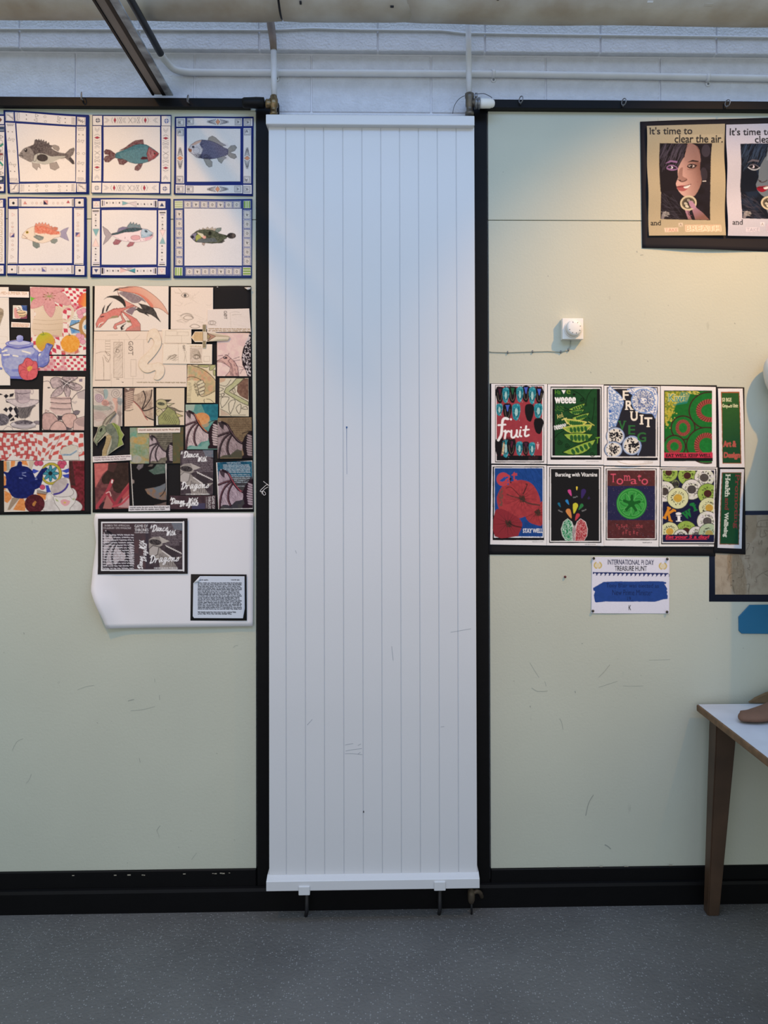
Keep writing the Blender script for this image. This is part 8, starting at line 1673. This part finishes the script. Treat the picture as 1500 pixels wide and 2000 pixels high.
# ------------------------------------------------------------------ two portrait posters at the top right
A8 = (1240, 220, 5.769)
o = sheet('backing_paper', px([(58, 104), (2000, 40), (2000, 1580), (80, 1526)], A8), '232126', -.0012, wave=lambda s, t: .002 * (1 + np.sin(7 * s)) + .008 * np.clip(t - .9, 0, 1) * 10 * np.sin(4 * s) ** 2)
tag(o, 'black backing paper behind the two portrait posters at the top right', 'backing paper')
def face(cv, dx, tone, hair, lip, bluish=False):
    """a generic close portrait: dark hair over one eye, half smile, a round case held up to the chin"""
    f = lambda q: [(a + dx, b) for a, b in q]
    cv.P(f([(275, 352), (868, 348), (850, 1214), (290, 1200)]), hair, tex=('2a2630' if not bluish else '24344c', 12, .5))
    cv.P(f([(585, 352), (700, 380), (740, 480), (730, 640), (745, 760), (720, 850), (670, 940), (600, 962), (540, 945), (490, 900), (450, 820), (480, 740), (480, 640), (540, 520), (575, 440)]), tone[0], sm=2, grad=(tone[1], 480, 700, 720, 640))
    cv.P(f([(600, 352), (680, 370), (730, 470), (740, 560), (640, 540), (560, 545), (590, 440)]), tone[2], a=.6, sm=2)
    cv.P(f([(440, 640), (500, 560), (560, 500), (590, 352), (275, 352), (275, 900), (470, 880), (450, 800), (478, 730)]), hair, a=.95, sm=0); cv.hatch(f([(300, 360), (580, 360), (520, 560), (320, 600)]), 60, 160, 115, '5a5260' if not bluish else '3a4c66', 5, .4, 12, 2)
    cv.P(f([(478, 740), (520, 790), (580, 770), (575, 745), (530, 720), (540, 620), (500, 640)]), tone[1], a=.7, sm=2); cv.L(f([(480, 760), (510, 785), (545, 782), (575, 765)]), '3a2422', 9, .7, sm=3); cv.E(500 + dx, 772, 13, 7, '2c1a1a', a=.8)
    cv.P(f([(590, 560), (650, 532), (720, 545), (715, 556), (650, 552)]), '2a2022'); cv.P(f([(585, 605), (625, 575), (680, 585), (700, 600), (660, 630), (610, 630)]), '3a2c2c', sm=2); cv.P(f([(598, 605), (630, 588), (672, 598), (650, 620)]), 'c0b0ac', sm=2); cv.E(634 + dx, 602, 17, 18, '241c1e'); cv.E(628 + dx, 596, 4, 4, 'e8e0e0'); cv.L(f([(590, 640), (640, 645), (700, 615)]), tone[1], 6, .8, sm=3)
    pv = '8d6a94' if not bluish else '5d5a64'
    cv.P(f([(340, 575), (400, 535), (480, 545), (475, 568), (410, 556)]), pv, sm=0); cv.P(f([(352, 625), (385, 590), (440, 592), (486, 630), (440, 655), (380, 650)]), pv, sm=2); cv.P(f([(364, 620), (400, 600), (440, 605), (472, 628), (430, 640)]), '2c2630' if not bluish else '14161c', sm=2); cv.E(412 + dx, 618, 16, 16, 'd8d0dc'); cv.E(404 + dx, 616, 8, 12, '1c1a20')
    if bluish: cv.L(f([(355, 625), (400, 650), (450, 650), (486, 628)]), 'b8c0c8', 7, .9, sm=3)
    cv.P(f([(462, 845), (500, 830), (560, 825), (622, 815), (600, 850), (560, 885), (520, 895), (480, 880)]), lip, sm=2); cv.P(f([(540, 838), (616, 820), (590, 856), (552, 862)]), 'e4dcd8', sm=2); cv.L(f([(462, 845), (540, 842), (622, 815)]), '3a1c20', 6, .8, sm=3); cv.P(f([(500, 862), (545, 862), (560, 884), (515, 892)]), lip, a=.8)
    cv.E(695 + dx, 790, 8, 7, '8a5a5a', a=.5); cv.L(f([(755, 782), (790, 780)]), 'd8d4d0', 6); cv.E(770 + dx, 700, 40, 80, '4a4450', a=.35); cv.E(800 + dx, 430, 50, 70, '5a5460', a=.35)
    cv.P(f([(515, 1050), (560, 1090), (600, 1200), (640, 1205), (610, 1120), (640, 1080), (660, 1140), (680, 1205), (840, 1208), (770, 1130), (690, 1070), (640, 1040), (560, 1060)]), tone[3], sm=0, grad=(tone[1], 620, 1040, 700, 1200)); cv.L(f([(600, 1110), (610, 1150), (640, 1160)]), '5a3a4a', 7, sm=3)
    cv.E(600 + dx, 1022, 84, 72, '4a443c', line='c8bca0', lw=14); cv.O(600 + dx, 1022, 64, 54, '6a604e', 6)
    for x, y, c in ((570, 1030, 'c0b8a4'), (585, 1058, 'cfc8b4'), (600, 992, '9a9284'), (640, 1010, '8d8678'), (620, 1025, '1c1a1a')): cv.E(x + dx, y, 24, 17, c, rot=30, line='2c2824', lw=3)
    cv.P(f([(600, 1010), (640, 1000), (690, 1070), (640, 1080)]), tone[3], sm=2)
    for i in range(6): cv.L(f([(300 + i * 5, 1195), (310 + i * 8, 1140 - i * 5), (350, 1120), (385, 1135)]), 'a8a0a4', 4, .5, sm=3)
    cv.hatch(f([(310, 1120), (385, 1120), (380, 1165), (315, 1170)]), 30, 30, 10, 'a8a4a0', 5, .5); cv.hatch(f([(290, 900), (480, 1000), (520, 1190), (300, 1190)]), 50, 120, 30, '4a4652', 4, .35, 30)
def d_a(cv, dx, tan, tone, hair, lip, b):
    face(cv, dx, tone, hair, lip, b); pp = 'b0a387' if not b else 'c2c0cc'; g = lambda q: cv.P([(u + dx, v) for u, v in q], pp)
    g([(90, 90), (1040, 90), (1040, 347), (868, 346), (275, 351), (90, 351)]); g([(90, 340), (275, 351), (272, 760), (285, 1000), (290, 1200), (290, 1420), (90, 1420)]); g([(868, 346), (1040, 340), (1040, 1420), (852, 1420), (850, 1214), (840, 800)]); g([(280, 1199), (852, 1213), (1040, 1213), (1040, 1420), (90, 1420), (90, 1195)])
    cv.T("It's time to", 158 + dx, 172, 634 + dx, 252, '2c2c30', bold=3, rot=-.5); cv.P([(432 + dx, 262), (985 + dx, 248), (988 + dx, 335), (432 + dx, 342)], tan, a=.6); cv.T('clear the air.', 440 + dx, 258, 984 + dx, 340, '26262a', bold=3, rot=-.5)
    cv.T('and', 178 + dx, 1212, 296 + dx, 1270, '1f1f24', True, bold=2); cv.P([(330 + dx, 1300), (485 + dx, 1298), (486 + dx, 1345), (334 + dx, 1350)], 'd8c4ae' if not b else 'd6d0da'); cv.T('TAKE', 340 + dx, 1306, 478 + dx, 1344, 'b5786a' if not b else 'a8a4b4'); cv.P([(490 + dx, 1244), (538 + dx, 1240), (540 + dx, 1284), (494 + dx, 1286)], 'cfc0ac' if not b else 'dcdae2'); cv.T('A', 498 + dx, 1250, 532 + dx, 1280, '8a7a6c')
    cv.P([(560 + dx, 1264), (965 + dx, 1266), (968 + dx, 1342), (562 + dx, 1346)], 'd9c4aa' if not b else 'd2c6d0', line='bda488' if not b else 'b8b0c0', lw=5); cv.T('BREATH', 572 + dx, 1274, 960 + dx, 1338, 'ead8c0' if not b else 'e4dce4', bold=8); cv.T('BREATH', 572 + dx, 1274, 960 + dx, 1338, 'c4aa8c' if not b else 'bcb2c0')
wv = lambda ph: (lambda s, t: .004 + .0045 * np.sin(2 * np.pi * (1.9 * t + ph) + 1.1 * s))
o = piece('poster', [(128, 158), (1004, 136), (1016, 1390), (155, 1390)], A8, lambda c: d_a(c, 0, 'c0b294', ('c9a298', '7d5a52', '9a7a74', 'b088a0'), '211d22', 'a05a5a', False), -.0064, None, 'b0a387', 1.3, wave=wv(.1))
tag(o, 'tan portrait poster headed It\'s time to clear the air', 'poster', 'portrait posters')
o = piece('poster', [(1026, 138), (1900, 110), (1925, 1402), (1040, 1392)], A8, lambda c: d_a(c, 910, 'c6c6d2', ('b8c0c8', '6a747e', '8a96a0', 'a8b0b4'), '141a26', '8d1c30', True), -.0064, None, 'c2c0cc', 1.3, wave=wv(.55))
tag(o, 'cool grey portrait poster with dark red lips, cut by the right photo edge', 'poster', 'portrait posters')

# ------------------------------------------------------------------ quiz notice with its pins, loose pin
K5 = (1090, 1070, 6.522)
def d_pi(cv):
    cv.T('INTERNATIONAL PI DAY', 628, 150, 1218, 214, '2c3050', rot=.6, bold=2); cv.T('TREASURE HUNT', 720, 230, 1128, 292, '22222c', rot=.4, bold=2)
    for cx, cy in ((506, 222), (1334, 232)):
        cv.E(cx, cy, 28, 30, 'ded2b0')
        for i in range(9):
            for s in (-1, 1): a = math.radians(90 + s * (25 + i * 15)); cv.E(cx + 44 * math.cos(a), cy + 40 * math.sin(a), 15, 8, 'cdb878', rot=math.degrees(a) + 60 * s)
    cv.P([(442, 308), (1406, 320), (1404, 345), (442, 333)], '2a3566')
    for i in range(18):
        x = 470 + i * 54.5; y = 338 + i * .7; cv.E(x, y + 2, 16, 18, 'dcdbe6'); cv.P([(x + 10, y - 14), (x + 32, y - 14), (x + 30, y + 10), (x + 8, y + 20), (x + 16, y + 4)], '2a3566')
    cv.P([(446, 510), (580, 434), (760, 426), (900, 430), (1100, 424), (1330, 426), (1378, 440), (1370, 462), (1352, 458), (1390, 520), (1382, 545), (1392, 560), (1384, 590), (1396, 610), (1394, 650), (1340, 656), (1230, 688), (1000, 684), (800, 686), (600, 684), (480, 696), (466, 680), (454, 600), (470, 555), (448, 540)], '2a4a90', tex=('24437f', 5, .4))
    ht = '1a2850'
    cv.T('Tony Blair was elected as', 612, 454, 1280, 522, ht, rot=.5); cv.T('New Prime Minister', 690, 534, 1196, 604, ht, rot=.4); cv.T('19_', 882, 622, 960, 676, ht); cv.T('K', 898, 728, 928, 792, '24242c', bold=3)
    cv.R(420, 700, 1420, 840, 'd2d4e4', a=.0)
pn = piece('notice', [(432, 118), (1418, 124), (1414, 838), (422, 834)], K5, d_pi, -.0012, None, 'dedde8', 1.6, wave=ripple(.001, .9, .8, .6))
tag(pn, 'white quiz notice headed INTERNATIONAL PI DAY TREASURE HUNT', 'notice')
def pin(label, x, y, m, yf, r=.0052, group=None):
    q = W(x, y, yf)
    t = bm_obj('drawing_pin', lathe_bm((q[0], yf + .003, q[2]), (0, -1, 0), [(0, r * .5), (.002, r * .55), (.004, r * .95), (.0055, r), (.0075, r * .75), (.0085, r * .2)], 14), m, None, True)
    return tag(t, label, 'pin', group)
MP = mat('dark_pin', '3a3833', .35, metal=.4)
for x, y, l in ((453, 133, 'top left'), (1389, 142, 'top right'), (442, 804, 'bottom left'), (1386, 815, 'bottom right')):
    pin('dark drawing pin in the %s corner of the quiz notice' % l, K5[0] + x / K5[2], K5[1] + y / K5[2], MP, -.006, group='pins of the quiz notice')
pin('small maroon pin in the bare board beside the quiz notice', 1103.5, 1126.5, mat('maroon_pin', '5a1c26', .4), -.003, .0048)

# ------------------------------------------------------------------ framed brown drawing and blue card, right edge
KM = (1380, 980, 7.143)
fm = thing('mounted_drawing', 'faded brown map-like drawing on a navy mount, partly behind the title strips', 'drawing', tuple(W(1490, 1087)))
sheet('mount', [(1385.5, 998.5), (1640, 996), (1640, 1176), (1385, 1175)], '232838', -.0006, fm)
def d_map(cv):
    cv.R(90, 180, 2000, 1310, 'a0937f', tex=('b0a48f', 10, .7)); cv.P([(300, 730), (440, 740), (520, 900), (560, 1280), (380, 1280), (330, 1100), (290, 900)], '8a755a', a=.6, sm=2, tex=('9f8c70', 3, .6)); cv.P([(540, 200), (700, 190), (680, 500), (560, 560)], '8f7d60', a=.4, sm=2); cv.hatch(rq(200, 740, 650, 1280), 40, 120, 88, '6d5a40', 5, .35, 8)
    ink = '4d4438'
    for q in ([(700, 340), (730, 270), (860, 255)], [(700, 350), (860, 352)], [(760, 290), (758, 340)], [(840, 280), (845, 340)], [(755, 400), (750, 490), (830, 470), (800, 400), (850, 410)], [(730, 530), (730, 600), (770, 540), (765, 600)], [(640, 640), (660, 640), (640, 720)], [(540, 755), (600, 752)], [(535, 790), (600, 788)], [(600, 870), (605, 910), (570, 930), (600, 950)], [(290, 1090), (320, 1020), (380, 1000)], [(330, 850), (310, 830)], [(430, 840), (440, 900)], [(520, 940), (500, 1040), (440, 1060)], [(690, 1060), (770, 1000), (860, 960)], [(690, 1070), (700, 1120), (670, 1110)], [(560, 580), (600, 590), (550, 690)], [(550, 330), (570, 360), (540, 420)], [(550, 1160), (600, 1150), (580, 1250)], [(360, 1150), (390, 1270)], [(800, 1000), (860, 1040)], [(820, 740), (856, 640)]): cv.L(q, ink, 5, .7, sm=3)
    cv.E(372, 1102, 10, 8, '3a3026'); cv.E(344, 1165, 7, 7, '4a4034')
piece('drawing', [(112, 190), (1750, 176), (1750, 1296), (120, 1296)], KM, d_map, -.0016, fm, 'a0937f', .9)
bl = [(447, 1605), (600, 1440), (1500, 1430), (1500, 1850), (490, 1840), (450, 1802)]
o = sheet('blue_card', [(440, 1425), (1505, 1425), (1505, 1850), (440, 1850)], '14628c', -.004, at=KM, cut=bl, thick=.003, m=mat('blue_card', '14688f', .45, var=.06, vscale=8))
tag(o, 'blue card with cut corners stuck to the board below the brown drawing', 'card')
